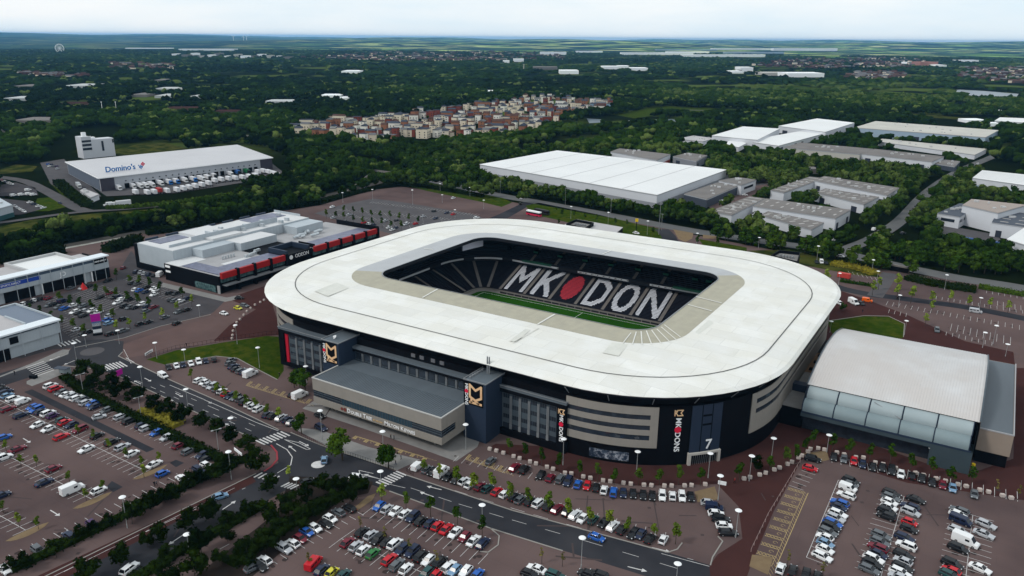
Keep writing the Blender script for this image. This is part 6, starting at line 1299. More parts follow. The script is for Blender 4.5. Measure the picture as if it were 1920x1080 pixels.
def free(X, Y, pad):
    ok = np.ones(len(X), bool); px_, py_ = proj(X, Y)
    ok &= (px_ > -120) & (px_ < 2040)
    for p in EXP: ok &= ~np_in(px_, py_, p)
    for q, w_ in RB:
        p = PP(q)
        for a, b in zip(p, p[1:]): ok &= seg_d(X, Y, a, b) > w_/2+pad
    for q in FOOT:
        c = np.mean(q, 0); q2 = [tuple(c+(np.array(p)-c)*(1+2*pad/max(np.linalg.norm(np.array(p)-c), 1))) for p in q]; ok &= ~np_in(X, Y, q2)
    for x0, x1, yb, hp, dpx, col, lab in FAR:
        hp_ = 10/np.hypot(X, Y)*F; ok &= ~((px_ > x0-1) & (px_ < x1+2) & (py_ > yb-dpx-1) & (py_-hp_*.8 < yb))
    hp_ = 10/np.hypot(X, Y)*F
    for q, h in FOOTH:
        g = [VW((a, b, 0)) for a, b in q]; r_ = [VW((a, b, h)) for a, b in q]; m5 = [VW((a, b, h*.4)) for a, b in q]
        for k in (.5, .75, .98):
            py2 = py_-hp_*k
            for i in range(4): ok &= ~np_in(px_, py2, [m5[i], m5[(i+1) % 4], r_[(i+1) % 4], r_[i]]) if k > .6 else True
            ok &= ~np_in(px_, py2, r_)
    return ok
rng = np.random.RandomState(9)
def scatter(r0, r1, sp):
    half = math.radians(36); n = int(half*(r1*r1-r0*r0)/(sp*sp)); R2 = np.sqrt(rng.rand(n)*(r1*r1-r0*r0)+r0*r0); A = YAW+(rng.rand(n)*2-1)*half; return -np.sin(A)*R2, np.cos(A)*R2
def value_noise(X, Y, s, seed):
    g = np.random.RandomState(seed).rand(64, 64); x = X/s % 64; y = Y/s % 64; i = x.astype(int); j = y.astype(int); u = x-i; v = y-j; u = u*u*(3-2*u); v = v*v*(3-2*v)
    return (g[i, j]*(1-u)+g[(i+1) % 64, j]*u)*(1-v)+(g[i, (j+1) % 64]*(1-u)+g[(i+1) % 64, (j+1) % 64]*u)*v
def variants(kind, n):
    out_ = []
    for k in range(n):
        r = np.random.RandomState(100+k)
        if kind == 'near':
            lob = [(r.normal()*1.6, r.normal()*1.6, 4.2+r.rand()*4.2, 1.9+r.rand()*1.3) for _ in range(6)]; V, Fc = leaves(r, 120, lob, .62); T = [t for f in Fc for t in ((f[0], f[1], f[2]), (f[0], f[2], f[3]))]
            V = V.tolist()
            for l in lob:
                v_, f_ = ico(1, l[3]*.86, l[3]*.8, 0, r, .28); o = len(V); V += (v_+np.array(l[:3])).tolist(); T += [tuple(i+o for i in f) for f in f_]
        elif kind == 'mid':
            V = []; T = []
            for q in range(3):
                v_, f_ = ico(1, 2.9+r.rand(), 2.8, 0, r, .35); o = len(V); V += (v_+np.array([r.normal()*1.9, r.normal()*1.9, 4.5+r.rand()*2.5])).tolist(); T += [tuple(i+o for i in f) for f in f_]
        else:
            v_, f_ = ico(1, 9.5, 4.2, 3.2, r, .5); V = v_.tolist(); T = [f for f in f_ if max(v_[i][2] for i in f) > 2.2]
        out_.append((np.array(V), np.array(T)))
    return out_
def forest(name, lab, X, Y, S, kind, nv):
    var = variants(kind, nv); VV = []; TT = []; AT = []; off = 0; which = rng.randint(0, nv, len(X)); tint = np.clip(.34*value_noise(X, Y, 60, 4)+.42*rng.rand(len(X))+.55*value_noise(X, Y, 330, 6)-.26+.16*np.clip((X+350)/600, -1, 1), 0, 1)  # tint darkens leftwards: cloud shadow over those woods is painted into the leaf colour
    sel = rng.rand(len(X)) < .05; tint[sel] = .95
    for k, (V, T) in enumerate(var):
        id_ = np.where(which == k)[0]
        if not len(id_): continue
        a = rng.rand(len(id_))*6.28; c, s = np.cos(a), np.sin(a); sc_ = S[id_]
        W = np.empty((len(id_), len(V), 3)); W[:, :, 0] = (c[:, None]*V[:, 0]-s[:, None]*V[:, 1])*sc_[:, None]+X[id_][:, None]; W[:, :, 1] = (s[:, None]*V[:, 0]+c[:, None]*V[:, 1])*sc_[:, None]+Y[id_][:, None]; W[:, :, 2] = V[:, 2]*(sc_*(.8+.4*rng.rand(len(id_))))[:, None]
        VV.append(W.reshape(-1, 3)); TT.append((T[None]+(np.arange(len(id_))*len(V))[:, None, None]+off).reshape(-1, 3)); AT.append(np.repeat(tint[id_], len(V))); off += len(id_)*len(V)
    V = np.concatenate(VV).astype(np.float32); T = np.concatenate(TT).astype(np.int32); A_ = np.concatenate(AT).astype(np.float32)
    me = bpy.data.meshes.new(name); me.vertices.add(len(V)); me.vertices.foreach_set('co', V.ravel()); me.loops.add(len(T)*3); me.loops.foreach_set('vertex_index', T.ravel()); me.polygons.add(len(T)); me.polygons.foreach_set('loop_start', np.arange(0, len(T)*3, 3, dtype=np.int32)); me.update(calc_edges=True)
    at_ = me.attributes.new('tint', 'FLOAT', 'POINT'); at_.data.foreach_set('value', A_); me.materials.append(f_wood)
    o = bpy.data.objects.new(name, me); C.objects.link(o); tag(o, lab, 'woodland'); o['kind'] = 'stuff'; print(name, len(X), len(T)); return o
X, Y = scatter(300, 820, 6.6); ok = free(X, Y, 3.2); X, Y = X[ok], Y[ok]
d = np.hypot(X, Y); px_, py_ = proj(X, Y); o_ = np.argsort(d); vis = [i for i in o_ if -20 < px_[i] < 1940]
near_i = vis[:66]; rest = np.ones(len(X), bool); rest[near_i] = False
reg = {0: [], 1: [], 2: []}
for i in near_i: reg[0 if px_[i] < 720 else 1 if px_[i] < 1420 else 2].append(i)
for k, where in ((0, 'in the dark railway belt behind the shops'), (1, 'in the belt before the enormous white warehouse'), (2, 'in the trees beyond the right main road')):
    for j, i in enumerate(sorted(reg[k], key=lambda q: px_[q])): plant('wood', X[i], Y[i], f_dark if k == 0 else f_ind, 'tall leafy tree, %s from left %s' % (ordn(j), where), 'trees '+where, random.uniform(.75, 1.15), world=True)
S = (.7+.55*rng.rand(len(X)))
def line_of(pts, wd, sp):
    p = PP(pts); A, B = [], []
    for a, b in zip(p, p[1:]):
        d = math.hypot(b[0]-a[0], b[1]-a[1]); n = max(1, int(d*wd/(sp*sp)))
        for i in range(n): t = rng.rand(); o = (rng.rand()-.5)*wd; A.append(a[0]+(b[0]-a[0])*t-(b[1]-a[1])/d*o); B.append(a[1]+(b[1]-a[1])*t+(b[0]-a[0])/d*o)
    return np.array(A), np.array(B)
bx, by = line_of([(790, 330), (850, 340), (930, 357), (1020, 372), (1120, 389), (1200, 404), (1290, 419)], 13, 4.6)
bx2, by2 = line_of([(1300, 422), (1350, 430), (1440, 445), (1500, 452)], 12, 5.2)
bx, by = np.append(bx, bx2), np.append(by, by2)
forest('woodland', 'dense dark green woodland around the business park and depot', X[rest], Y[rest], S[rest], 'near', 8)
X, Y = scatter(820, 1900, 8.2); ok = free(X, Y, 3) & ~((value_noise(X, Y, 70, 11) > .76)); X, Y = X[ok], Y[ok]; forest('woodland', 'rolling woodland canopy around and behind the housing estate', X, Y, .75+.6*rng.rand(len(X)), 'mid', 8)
X, Y = scatter(1900, 6900, 23); ok = free(X, Y, 6) & ~((value_noise(X, Y, 210, 12) > .68)); px_, py_ = proj(X, Y)
for p_, n_ in SUB: ok &= ~(np_in(px_, py_, p_) & (rng.rand(len(X)) < .78))
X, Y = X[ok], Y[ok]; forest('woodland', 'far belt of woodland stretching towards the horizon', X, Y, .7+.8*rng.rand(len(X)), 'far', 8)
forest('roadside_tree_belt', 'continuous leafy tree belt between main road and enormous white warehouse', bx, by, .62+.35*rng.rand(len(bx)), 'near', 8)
# garden trees in the estate
k = 0; GX = []; GY = []
random.seed(31)
while k < 170:
    x, y = random.uniform(556, 1150), random.uniform(188, 268)
    if inpoly(x, y, estate): g = P(x, y); GX.append(g[0]); GY.append(g[1]); k += 1
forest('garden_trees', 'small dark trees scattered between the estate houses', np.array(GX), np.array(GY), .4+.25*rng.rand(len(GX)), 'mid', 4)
# scrub and rough ground by the meadow and the railway
X, Y = scatter(330, 760, 5.5); px_, py_ = proj(X, Y); ok = np_in(px_, py_, [(-60, 462), (120, 436), (250, 414), (420, 384), (480, 340), (600, 330), (600, 372), (420, 400), (250, 432), (120, 456), (-60, 484)]) & (rng.rand(len(X)) < .7)
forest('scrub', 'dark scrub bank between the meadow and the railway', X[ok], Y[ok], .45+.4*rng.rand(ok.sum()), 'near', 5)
import re
# ================================================================= VEHICLES
COL = {'w': ('white', (.72, .72, .72)), 's': ('silver', (.40, .41, .43)), 'g': ('grey', (.10, .11, .12)), 'k': ('black', (.010, .011, .013)), 'n': ('dark blue', (.012, .02, .05)), 'b': ('blue', (.02, .10, .38)), 'l': ('pale blue', (.16, .27, .40)), 'r': ('red', (.45, .012, .02)), 'm': ('dark red', (.14, .010, .022)),
       'G': ('green', (.02, .15, .035)), 'o': ('orange', (.75, .12, .01)), 'y': ('yellow', (.55, .50, .04)), 'p': ('purple', (.05, .02, .08)), 't': ('dark teal', (.015, .06, .06))}
def paint(c): return mat('car_paint_'+COL[c][0].replace(' ', '_'), COL[c][1], .4, metal=0, coat=.3, spec=.12)
m_cglass = mat('car_glass', (.006, .007, .010), .12, spec=.3); m_tyre = mat('tyre_rubber', (.012, .012, .012), .8); m_rim = mat('wheel_rim', (.30, .30, .31), .35, metal=.6); m_lamp = mat('headlight_lens', (.55, .56, .58), .15); m_tail = mat('tail_light_lens', (.35, .01, .01), .2); m_trim = mat('black_trim', (.02, .02, .02), .6)
TYPES = {  # length, width, height, belt, bonnet length share, windscreen base..roof front..roof rear..tail glass base (share from the front), rear deck height share
    'h': ('hatchback', 4.1, 1.78, 1.47, .90, .25, .39, .80, .96, .98), 'a': ('saloon car', 4.7, 1.84, 1.43, .92, .27, .42, .70, .86, .93), 'u': ('off-roader', 4.6, 1.9, 1.70, 1.02, .25, .36, .88, .97, 1.0), 'e': ('estate car', 4.7, 1.83, 1.47, .92, .27, .40, .88, .98, .98), 'c': ('small car', 3.7, 1.68, 1.50, .90, .20, .34, .84, .97, 1.0)}
def car_meshes(ty):
    nm, L_, W_, H, belt, wb, rf, rr_, tb, deck = TYPES[ty]; hw = W_/2; X = lambda t: L_/2-t*L_
    st_ = [(0, .86, .30, .62), (.03, .94, .22, .72), (.12, .99, .18, belt*.86), (wb, 1.0, .18, belt*.98), (.5, 1.0, .18, belt), (tb-.06, 1.0, .18, belt*1.01), (.96, .97, .2, belt*deck), (1.0, .90, .32, belt*deck*.90)]
    rings = []
    for t, wf, zb, zt in st_:
        x = X(t); w1 = hw*wf; rings.append([(x, -w1*.96, zb), (x, -w1, zb+(zt-zb)*.45), (x, -w1*.985, zt-.10), (x, -w1*.86, zt), (x, w1*.86, zt), (x, w1*.985, zt-.10), (x, w1, zb+(zt-zb)*.45), (x, w1*.96, zb)])
    b = MB(); b.loft(rings); b.add(rings[0], [tuple(range(8))]); b.add(rings[-1], [tuple(range(7, -1, -1))])
    # roof skin and pillars
    zr = H-.03; w0, w1 = hw*.90, hw*.70
    def pt(t, z, s, w): return (X(t), s*w, z)
    rf_ = [(X(rf+.02), -w1, zr-.03), (X(rf+.02), w1, zr-.03), (X((rf+rr_)/2), w1*1.02, H), (X((rf+rr_)/2), -w1*1.02, H), (X(rr_-.01), -w1*.98, zr-.02), (X(rr_-.01), w1*.98, zr-.02)]
    b.add(rf_, [(0, 1, 2, 3), (3, 2, 5, 4)])
    for s in (-1, 1):
        for (t0, t1) in ((wb+.02, rf), (tb-.02, rr_), ((wb+tb)/2, (rf+rr_)/2)):
            p0, p1 = Vector(pt(t0, belt-.02, s, w0*1.0)), Vector(pt(t1, zr, s, w1*1.01)); b.tube(p0, p1, .05, .045, 4)
        b.tube(pt(rf, zr-.02, s, w1*1.0), pt(rr_, zr-.02, s, w1*1.0), .05, .05, 4)
        b.box(X(wb+.03)-.12, s*(hw+.02), belt-.02, X(wb+.03)+.08, s*(hw+.18), belt+.13)
    g = MB(); q = [pt(wb, belt-.03, -1, w0*.96), pt(wb, belt-.03, 1, w0*.96), pt(tb, belt-.03, 1, w0*.97), pt(tb, belt-.03, -1, w0*.97), pt(rf, zr-.05, -1, w1*.98), pt(rf, zr-.05, 1, w1*.98), pt(rr_, zr-.05, 1, w1*.97), pt(rr_, zr-.05, -1, w1*.97)]
    g.add(q, [(0, 1, 5, 4), (1, 2, 6, 5), (2, 3, 7, 6), (3, 0, 4, 7)])
    def wheel(x, s):
        w = MB(); r = .33 if ty != 'u' else .37; w.tube((x, s*(hw-.2), r), (x, s*(hw+.015), r), r, n=14); w.tube((x, s*(hw+.0151), r), (x, s*(hw+.03), r), r*.62, n=12, mi=1); return w
    wh = [wheel(X(t), s) for t in (.19, .80) for s in (-1, 1)]
    hl = []; tl = []
    for s in (-1, 1):
        m1 = MB(); m1.box(X(.035)-.0, s*hw*.52, .60, X(.0)+.012, s*hw*.86, .74); hl.append(m1); m2 = MB(); m2.box(X(1.0)-.015, s*hw*.60, belt*.70, X(.985), s*hw*.90, belt*.86); tl.append(m2)
    tr = MB(); tr.box(X(0)+.005, -hw*.5, .30, X(.01)+.03, hw*.5, .52); tr2 = MB(); tr2.box(X(1)-.03, -hw*.7, .28, X(.99), hw*.7, .44)
    return [('body', b, 'paint'), ('window_glass', g, m_cglass)]+[('wheel', w_, (m_tyre, m_rim)) for w_ in wh]+[('headlight', m_, m_lamp) for m_ in hl]+[('tail_light', m_, m_tail) for m_ in tl]+[('bumper_trim', tr, m_trim), ('bumper_trim', tr2, m_trim)]
def van_meshes(ty):
    L_, W_, H, nose = {'V': (5.9, 2.05, 2.5, .20), 'S': (4.5, 1.85, 1.85, .22), 'P': (5.1, 1.95, 1.95, .14)}[ty]; hw = W_/2; X = lambda t: L_/2-t*L_; hb = 1.05 if ty != 'V' else 1.2
    rings = []
    for t, wf, zb, zt in ((0, .88, .35, .85), (.03, .95, .25, hb*.92), (nose*.8, 1, .22, hb), (nose+.10, 1, .22, H-.12), (nose+.14, 1, .22, H), (.97, 1, .22, H), (1, .97, .3, H-.06)):
        x = X(t); w1 = hw*wf; tw = .90 if zt > 1.5 else .88; rings.append([(x, -w1*.97, zb), (x, -w1, zb+.4), (x, -w1*.97, zt-.12), (x, -w1*tw, zt), (x, w1*tw, zt), (x, w1*.97, zt-.12), (x, w1, zb+.4), (x, w1*.97, zb)])
    b = MB(); b.loft(rings); b.add(rings[0], [tuple(range(8))]); b.add(rings[-1], [tuple(range(7, -1, -1))])
    g = MB(); z0, z1 = hb+.03, H-.16
    def sx(t, z): return X(t)
    a0, a1 = nose*.8+.004, nose+.095; 
    g.add([(X(a0)+.02, -hw*.84, z0), (X(a0)+.02, hw*.84, z0), (X(a1)+.03, hw*.82, z1), (X(a1)+.03, -hw*.82, z1)], [(0, 1, 2, 3)])
    n_s = 3 if ty == 'P' else 1
    for s in (-1, 1):
        for k in range(n_s): u0 = nose+.13+k*.24; g.box(X(u0), s*(hw-.02), hb+.08, X(u0+.16 if k == 0 else u0+.2), s*(hw+.01), hb+(.6 if ty == 'V' else .5))
    r = .34
    def wheel(x, s):
        w = MB(); w.tube((x, s*(hw-.2), r), (x, s*(hw+.02), r), r, n=14); w.tube((x, s*(hw+.021), r), (x, s*(hw+.035), r), r*.6, n=12, mi=1); return w
    hl = []; tl = []
    for s in (-1, 1):
        m1 = MB(); m1.box(X(.03), s*hw*.58, .68, X(0)+.015, s*hw*.87, .86); hl.append(m1); m2 = MB(); m2.box(X(1)-.015, s*hw*.80, 1.0, X(.99), s*hw*.93, 1.4); tl.append(m2)
    tr = MB(); tr.box(X(0)+.005, -hw*.8, .32, X(.0)+.04, hw*.8, .6)
    return [('body', b, 'paint'), ('window_glass', g, m_cglass)]+[('wheel', wheel(X(t), s), (m_tyre, m_rim)) for t in (.18, .80) for s in (-1, 1)]+[('headlight', m_, m_lamp) for m_ in hl]+[('tail_light', m_, m_tail) for m_ in tl]+[('bumper_trim', tr, m_trim)]
VM = {}
def vparts(ty, c):
    if ty not in VM:
        VM[ty] = []
        for n, mbx, mm in (van_meshes(ty) if ty in 'VSP' else car_meshes(ty)):
            o = mbx.build(n, [m_tyre] if mm == 'paint' else (list(mm) if isinstance(mm, tuple) else [mm])); me = o.data; bpy.data.objects.remove(o); VM[ty].append((n, me, mm))
    out_ = []
    for n, me, mm in VM[ty]:
        if mm == 'paint':
            if (ty, c) not in VM: m2 = me.copy(); m2.materials.clear(); m2.materials.append(paint(c)); VM[(ty, c)] = m2
            out_.append((n, VM[(ty, c)]))
        else: out_.append((n, me))
    return out_
VN = {'V': 'panel van', 'S': 'small van', 'P': 'minibus van'}
SIMPLE = {}
def vehicle(x, y, c, ty, a, label, group, far=False, world=False):
    g = (x, y) if world else P(x, y, .6); vn = 'parked_van' if ty in 'VSP' else 'parked_car'
    if far:
        if (ty, c) not in SIMPLE:
            vs = []; fs = []; mi = []; ms_ = []
            for n, me in vparts(ty, c):
                if n in ('headlight', 'tail_light', 'bumper_trim'): continue
                o = len(vs); vs += [tuple(v.co) for v in me.vertices]; base = len(ms_); ms_ += list(me.materials)
                for p in me.polygons: fs.append(tuple(i+o for i in p.vertices)); mi.append(base+p.material_index)
            me = bpy.data.meshes.new(vn); me.from_pydata(vs, [], fs)
            for m_ in ms_: me.materials.append(m_)
            me.polygons.foreach_set('material_index', mi); me.update(); SIMPLE[(ty, c)] = me
        o = bpy.data.objects.new(vn, SIMPLE[(ty, c)]); C.objects.link(o); o.location = (g[0], g[1], .035); o.rotation_euler = (0, 0, a); tag(o, label, 'van' if ty in 'VSP' else 'car', group); return o
    t = thing(vn, label, 'van' if ty in 'VSP' else 'car', (g[0], g[1], .035), a, group)
    for n, me in vparts(ty, c): o = bpy.data.objects.new(n, me); C.objects.link(o); o.parent = t
    return t
def row(frame, data, h0, where, h1=None, far=False, axis='x', adj=''):
    """data: 'x,y,colour[type] ...' in photo-detail coordinates; h0/h1: heading as a photo direction at the first/last car"""
    items = []
    for s in data.split():
        mm_ = re.match(r'(-?\d+),(-?\d+),?([a-zA-Z]+)$', s); a, b, c = mm_.groups(); x, y = frame(float(a), float(b)); items.append((x, y, c[0], c[1] if len(c) > 1 else random.choice('hhheuauahc')))
    A0 = ang(items[0][0], items[0][1], *h0); A1 = A0
    if h1: A1 = ang(items[-1][0], items[-1][1], *h1); A1 = A0+((A1-A0+math.pi) % (2*math.pi)-math.pi)
    elif len(items) > 1: xm, ym = items[len(items)//2][:2]; A0 = A1 = ang(xm, ym, *h0)
    o_ = sorted(range(len(items)), key=lambda i: items[i][0 if axis == 'x' else 1]); rank = {i: k for k, i in enumerate(o_)}
    for i, (x, y, c, ty) in enumerate(items):
        a = A0+(A1-A0)*i/max(1, len(items)-1)+random.uniform(-.03, .03)+(math.pi if random.random() < .3 and ty not in 'VS' else 0)
        nm = VN.get(ty) or TYPES[ty][0]; o1 = ordn(rank[i])+(' from left' if axis == 'x' else ' from far end'); vehicle(x, y, c, ty, a, '%s %s, %s %s' % (COL[c][0], nm, o1, where), 'vehicles '+where, far)
def lone(frame, x, y, ct, h, label, far=False): X_, Y_ = frame(x, y); vehicle(X_, Y_, ct[0], ct[1], ang(X_, Y_, *h), label, None, far)
random.seed(77)
row(FL, '568,380wu 625,412r 690,455gh 750,475w 800,495sh 865,515w 925,535gh 970,565s 1040,580bh 1060,615nh 1195,655gc 1360,725se 1455,775ku 1590,825nh 1650,850se 1760,905bh 1875,960sh 2010,1050mh 2122,1112ge 2272,1157nh 2320,1202kh', (2.4, -1), 'in the row along the left hedge')
lone(FL, 1115, 728, 'sh', (2.4, -.6), 'silver car with black roof pulling out across the dark lane')
row(FL, '-30,395kh 20,420kh 60,450ne 80,490lh 150,528wu 260,555wS 370,620bh 410,645bu 460,670nh 540,690wu 590,715pc 690,765tc 730,790rh 800,820nh 900,870mu 1090,940kh 1260,1010ke 1375,1065se 1485,1140wh 1735,1260wa', (2.4, -1), 'in the left double row, upper half')
row(FL, '90,640me 235,710ne 420,820wh 540,865wh 690,950re 970,1090wa', (2.4, -1), 'in the lower half of the left double row')
row(FM, '45,-2bh 195,130ma 600,350mh 1110,595wh', (2.4, -1), 'in the second line at left')
row(FM, '40,225wu 495,505na 815,590wV', (2.4, -1), 'in the lower left bays below the maroon cars')
lone(FM, 20, 650, 'nh', (2.4, -1), 'dark blue hatchback at the left edge of the photo, lower bays'); lone(F7, 1218, 312, 'bc', (2.2, -1), 'bright blue open-top car driving past the gold gravel island')
row(F7, '1545,250wh 1490,282ne 1368,350wa 690,690ph 520,777ne 285,885ge 35,1030wh', (1.9, 1.2), 'parked against the lower left hedge')
row(F8, '95,290kh 185,275wh 260,262nh 348,250wh 435,228wu 515,220nc 608,205kh', (.6, 1), 'in the row under the left lawn', h1=(.4, 1))
row(F8, '800,210gh 785,245gh 825,282na 855,312kh 912,330ge 945,350nc 1018,370wV', (2.2, -1), 'in the column by the lawn', axis='y')
row(F8, '440,435we 500,462wh 540,484sh 590,505su 640,535gh 695,560wh 745,590rh 790,610ne 850,630ge 905,650gh 950,682ku 1000,712wc 1050,732wh 1110,760wu 1205,825nh 1265,838kh 1360,858se 1430,882nh 1470,915gc', (2.2, -1.3), 'in the long row before the hotel')
lone(F8, 1575, 610, 'wV', (2, -.9), 'white panel van on the yellow hatched bays beside the hotel'); lone(F8, 1500, 600, 'kh', (2, -.9), 'black hatchback half hidden behind the van on hatched bays'); lone(F8, 1795, 835, 'kh', (2, 1), 'black hatchback waiting under the hotel entrance block'); lone(F8, 1810, 972, 'nu', (2, 1), 'dark blue people carrier parked by the pavement railing'); lone(F8, 35, 388, 'wS', (2, 1), 'small white van driving down the left road')
lone(FA, 512, 208, 'lh', (.1, -1), 'silver-blue hatchback crossing the lower mini roundabout'); lone(FA, 760, 345, 'wu', (1, .1), 'white car partly under dark trees by the zebra'); lone(FA, 385, 372, 'kh', (1, -.3), 'black hatchback waiting left of the lower roundabout trees')
row(FA, '1212,258wS 1282,280gh 1328,298kh 1392,303wV 1440,335kh 1500,355kh', (1.1, -1), 'in the van group right of the crossing')
row(F4, '180,252wh 250,290wh 360,315mh 440,335th 550,370rh 635,400wc 740,430kh 810,460gh 920,482kh 1020,500wu 1125,535kh 1230,565me 1335,605kc 1430,630we 1515,672wh 1630,685th 1750,722kh 1855,757we 1960,800kh 2085,840ke 2170,850nh 2270,900kh', (1.1, -1), 'in the tree-lined kerbside row')
lone(FB, 1135, 806, 'wc', (.6, -1), 'white car with black roof alone at the curved end of the kerb row')
row(F4, '480,25gh 750,97me 860,122ku 1045,182kh 1150,215mh 1262,225ge 1350,255nu 1460,287bh 1565,302rh 1665,322kh 1755,352wh 1862,375be', (1.2, -1), 'in the row along the stone blocks', h1=(.15, -1))
row(FB, '835,458nh 908,463kh 983,472kh 1052,478kh 1127,475we 1203,478wh 1275,480we 1342,485kh', (.05, 1), 'in the end-on row below gate seven')
row(FB, '1475,532sh 1515,565nS 1530,610wh 1565,652ku 1590,702wh 1620,755ke', (2, .25), 'in the short stack by the red path', h1=(2, .05), axis='y')
row(F3, '665,292bh 752,325sh 848,352wh 955,380wh 1045,412nu 1130,462kh 1240,487nh 1322,515rh 1420,550ra 1520,590wa 1625,637mh 1727,682wa 1832,712ne', (1, -.9), 'in the row beside the bottom road')
row(F3, '470,583kh 570,620sh 655,660ke 755,700kh 842,718wu 925,775ne 1040,802nu 1135,858ku 1220,900wh 1345,920ku 1445,975we 1515,1012lh 1640,1022wh 1770,1062bh', (1, -.9), 'in the bottom double row, upper half')
row(F3, '310,702mh 402,742sh 488,787wh 592,827Gh 782,892re 862,952ge 967,997wh 1190,1052te 1312,1062rc', (1, -.9), 'in the lower half of the bottom double row')
lone(FA, 432, 985, 'rP', (1, -1.1), 'red van with black roof panel near the bottom edge'); lone(FA, 492, 1032, 'nh', (1, -.9), 'dark blue hatchback right of the red van at bottom edge'); lone(FA, 570, 1052, 'yc', (1, -.9), 'yellow and white small car at the bottom edge'); lone(FA, 655, 1072, 'th', (1, -.9), 'teal car cut by the bottom edge beside the yellow car')
row(FA, '700,572kh 620,602gh 555,648wh 525,690kh 440,718wh 380,748bh 330,798mh 275,835wh 210,872su 65,962wh 25,1005ke', (2, 1.1), 'in the slanting row by dark shrubs')
row(FB, '185,1025wa 130,1062kh 325,1072te 560,1062kh 650,1068ke', (2, .7), 'at the bottom edge under the yellow saplings'); lone(FB, 635, 790, 'bh', (2, .75), 'bright blue hatchback driving along the bottom road')
lone(F7, 970, 1022, 'we', (1.3, -1), 'white estate car driving on the lower left road'); lone(F7, 1650, 482, 'lh', (1.6, -.5), 'pale blue hatchback on the dark lower left road'); lone(F7, 1895, 1015, 'gh', (1.6, -.8), 'grey hatchback dim in the bottom shadow of the road')
row(FR1, '565,205ku 560,238gh 540,272wS 525,335we 465,405be 458,445nh 448,505we 425,545se 400,592be 382,630ku 355,672ge 328,722wh 333,778lh 330,835wh 303,898we', (2.4, 1), 'in right car park column one', axis='y')
row(FR1, '940,318ke 935,355ge 922,397wh 918,445wh 895,487ku 893,530ku 845,705ge 832,765ge 815,815me 820,878nh 777,918we 765,965ke 735,1018ge', (2.4, 1), 'in right car park column two', axis='y')
row(FR2, '180,375ka 130,440ne 135,492su 125,585rc 120,645kh 78,725ne 95,800wu 70,885ke 65,942sh 58,1000ke 38,1045we 20,1085sh', (2.4, 1), 'in right car park column three', axis='y')
row(FR2, '585,477ge 570,512wh 595,572nP 575,662se 640,762wV 572,825ku 515,967ku 508,1030rh 498,1072te', (2.4, 1), 'in right car park column four', axis='y')
row(FR2, '828,603se 808,692sa 775,1008wa', (2.4, 1), 'in the sparse last column at right', axis='y')
row(FC, '95,1022wh 185,1038kh 285,1062kh 370,1080kc', (.3, -1), 'at the bottom edge of right car park')
row(FC, '315,272rh 335,202ku', (2, .45), 'at the top left corner at right')
row(FC, '495,187kh 570,202gh 645,217rh 710,242nh 785,262kh 858,267kh 928,287ku 997,315wh 1080,327kh 1155,347kh 1230,377kh 1310,397mh 1385,420lh 1548,466gh', (-.1, 1), 'in the row before the arena hall', h1=(0, 1))
lone(FG, 645, 695, 'wh', (1.6, 1), 'white hatchback left of the orange van behind the stadium'); lone(FG, 740, 692, 'wV', (1.6, .8), 'white van beside the orange van behind the stadium'); lone(FG, 792, 697, 'kh', (1.6, .8), 'black car between white van and orange van'); lone(FG, 835, 677, 'oS', (2, .3), 'bright orange small van parked behind the stadium')
lone(FG, 1585, 752, 'sP', (2, .3), 'silver minibus driving on the rear lane at right'); lone(FG, 1318, 882, 'gu', (.1, 1), 'grey car reversing in the empty rear right car park'); lone(FG, 650, 370, 'wh', (2, .25), 'white car on the main road by the forked junction'); lone(FG, 880, 185, 'wS', (1, -.5), 'white small van in the tree-lined side avenue'); lone(FG, 1082, 210, 'kh', (1, -.1), 'dark car in the hidden car park among trees at right'); lone(FG, 1130, 290, 'kc', (1, 0), 'black car in the bushes below the hidden car park'); lone(FG, 615, 258, 'wh', (1, .1), 'white car half hidden behind the corner hedge')
row(FG, '485,410kh 518,410wS 550,416kh', (.4, 1), 'beside the plant enclosure at rear', far=True)
row(FJ, '1145,72mh 1290,115ne 1345,120sh 1385,135sh 1430,147nh 1490,157kh 1560,152wV', (2, -1.4), 'against the grey hall wall')
for d_, w_ in (('1240,242kh 1305,247gh', 'in the two-car group near the black building'), ('1285,317wh 1330,325bh 1400,342nh 1410,287kh 1485,305wh 1510,322wh 1490,372wh', 'in the bays facing the black building'), ('1665,357kh 1735,362kh 1690,432kh 1730,440ge 1790,447wh 1850,422nh', 'in the right bays of the retail car park'),
              ('875,407ke 1050,402kh 1000,355mh 1085,395nh 1130,425we 1215,425ku 1080,462we', 'in the middle bays of retail car park'), ('1160,502ku 1215,517gh 1280,517kh 1350,482we 1420,502ne 1490,512me 1400,557ge', 'in the lower middle retail bays'), ('310,492gh 360,480ke 460,450nS 415,512gh 485,527be 590,492wh 690,502ge 600,567we 650,580kh 700,607ke 790,552wh 870,570wh 700,560sh', 'in the left bays of retail car park'),
              ('990,610sh 965,657bh 985,692le 1145,647kh 1330,702kh 1425,682kh 1610,627gh 1765,567gh 1860,542kh', 'in the near bays of retail car park'), ('620,767sh 700,802kh 760,790kh 1000,812ke 1060,800kh 1145,777ge', 'beside the totem sign'), ('685,297sh 770,272kh 970,217ke 150,437wh 90,462kh 30,477wh 215,422kh 300,412mh 560,300gh', 'along the long shop front')): row(FJ, d_, (2, -.75), w_)
lone(FJ, 1745, 695, 'kh', (2, -.9), 'black hatchback driving on the pink paving left of stadium'); F5b = fr_(220, 380, 4); lone(F5b, 800, 830, 'wh', (2, .5), 'white hatchback driving near the left curve of the stadium'); lone(F5b, 905, 790, 'yh', (2, .5), 'lime yellow hatchback left of the stadium curve'); lone(F5b, 952, 770, 'ge', (2, .5), 'grey car touching the lime yellow hatchback'); lone(F5b, 915, 714, 'kh', (2, 0), 'black hatchback before the restaurant corner')
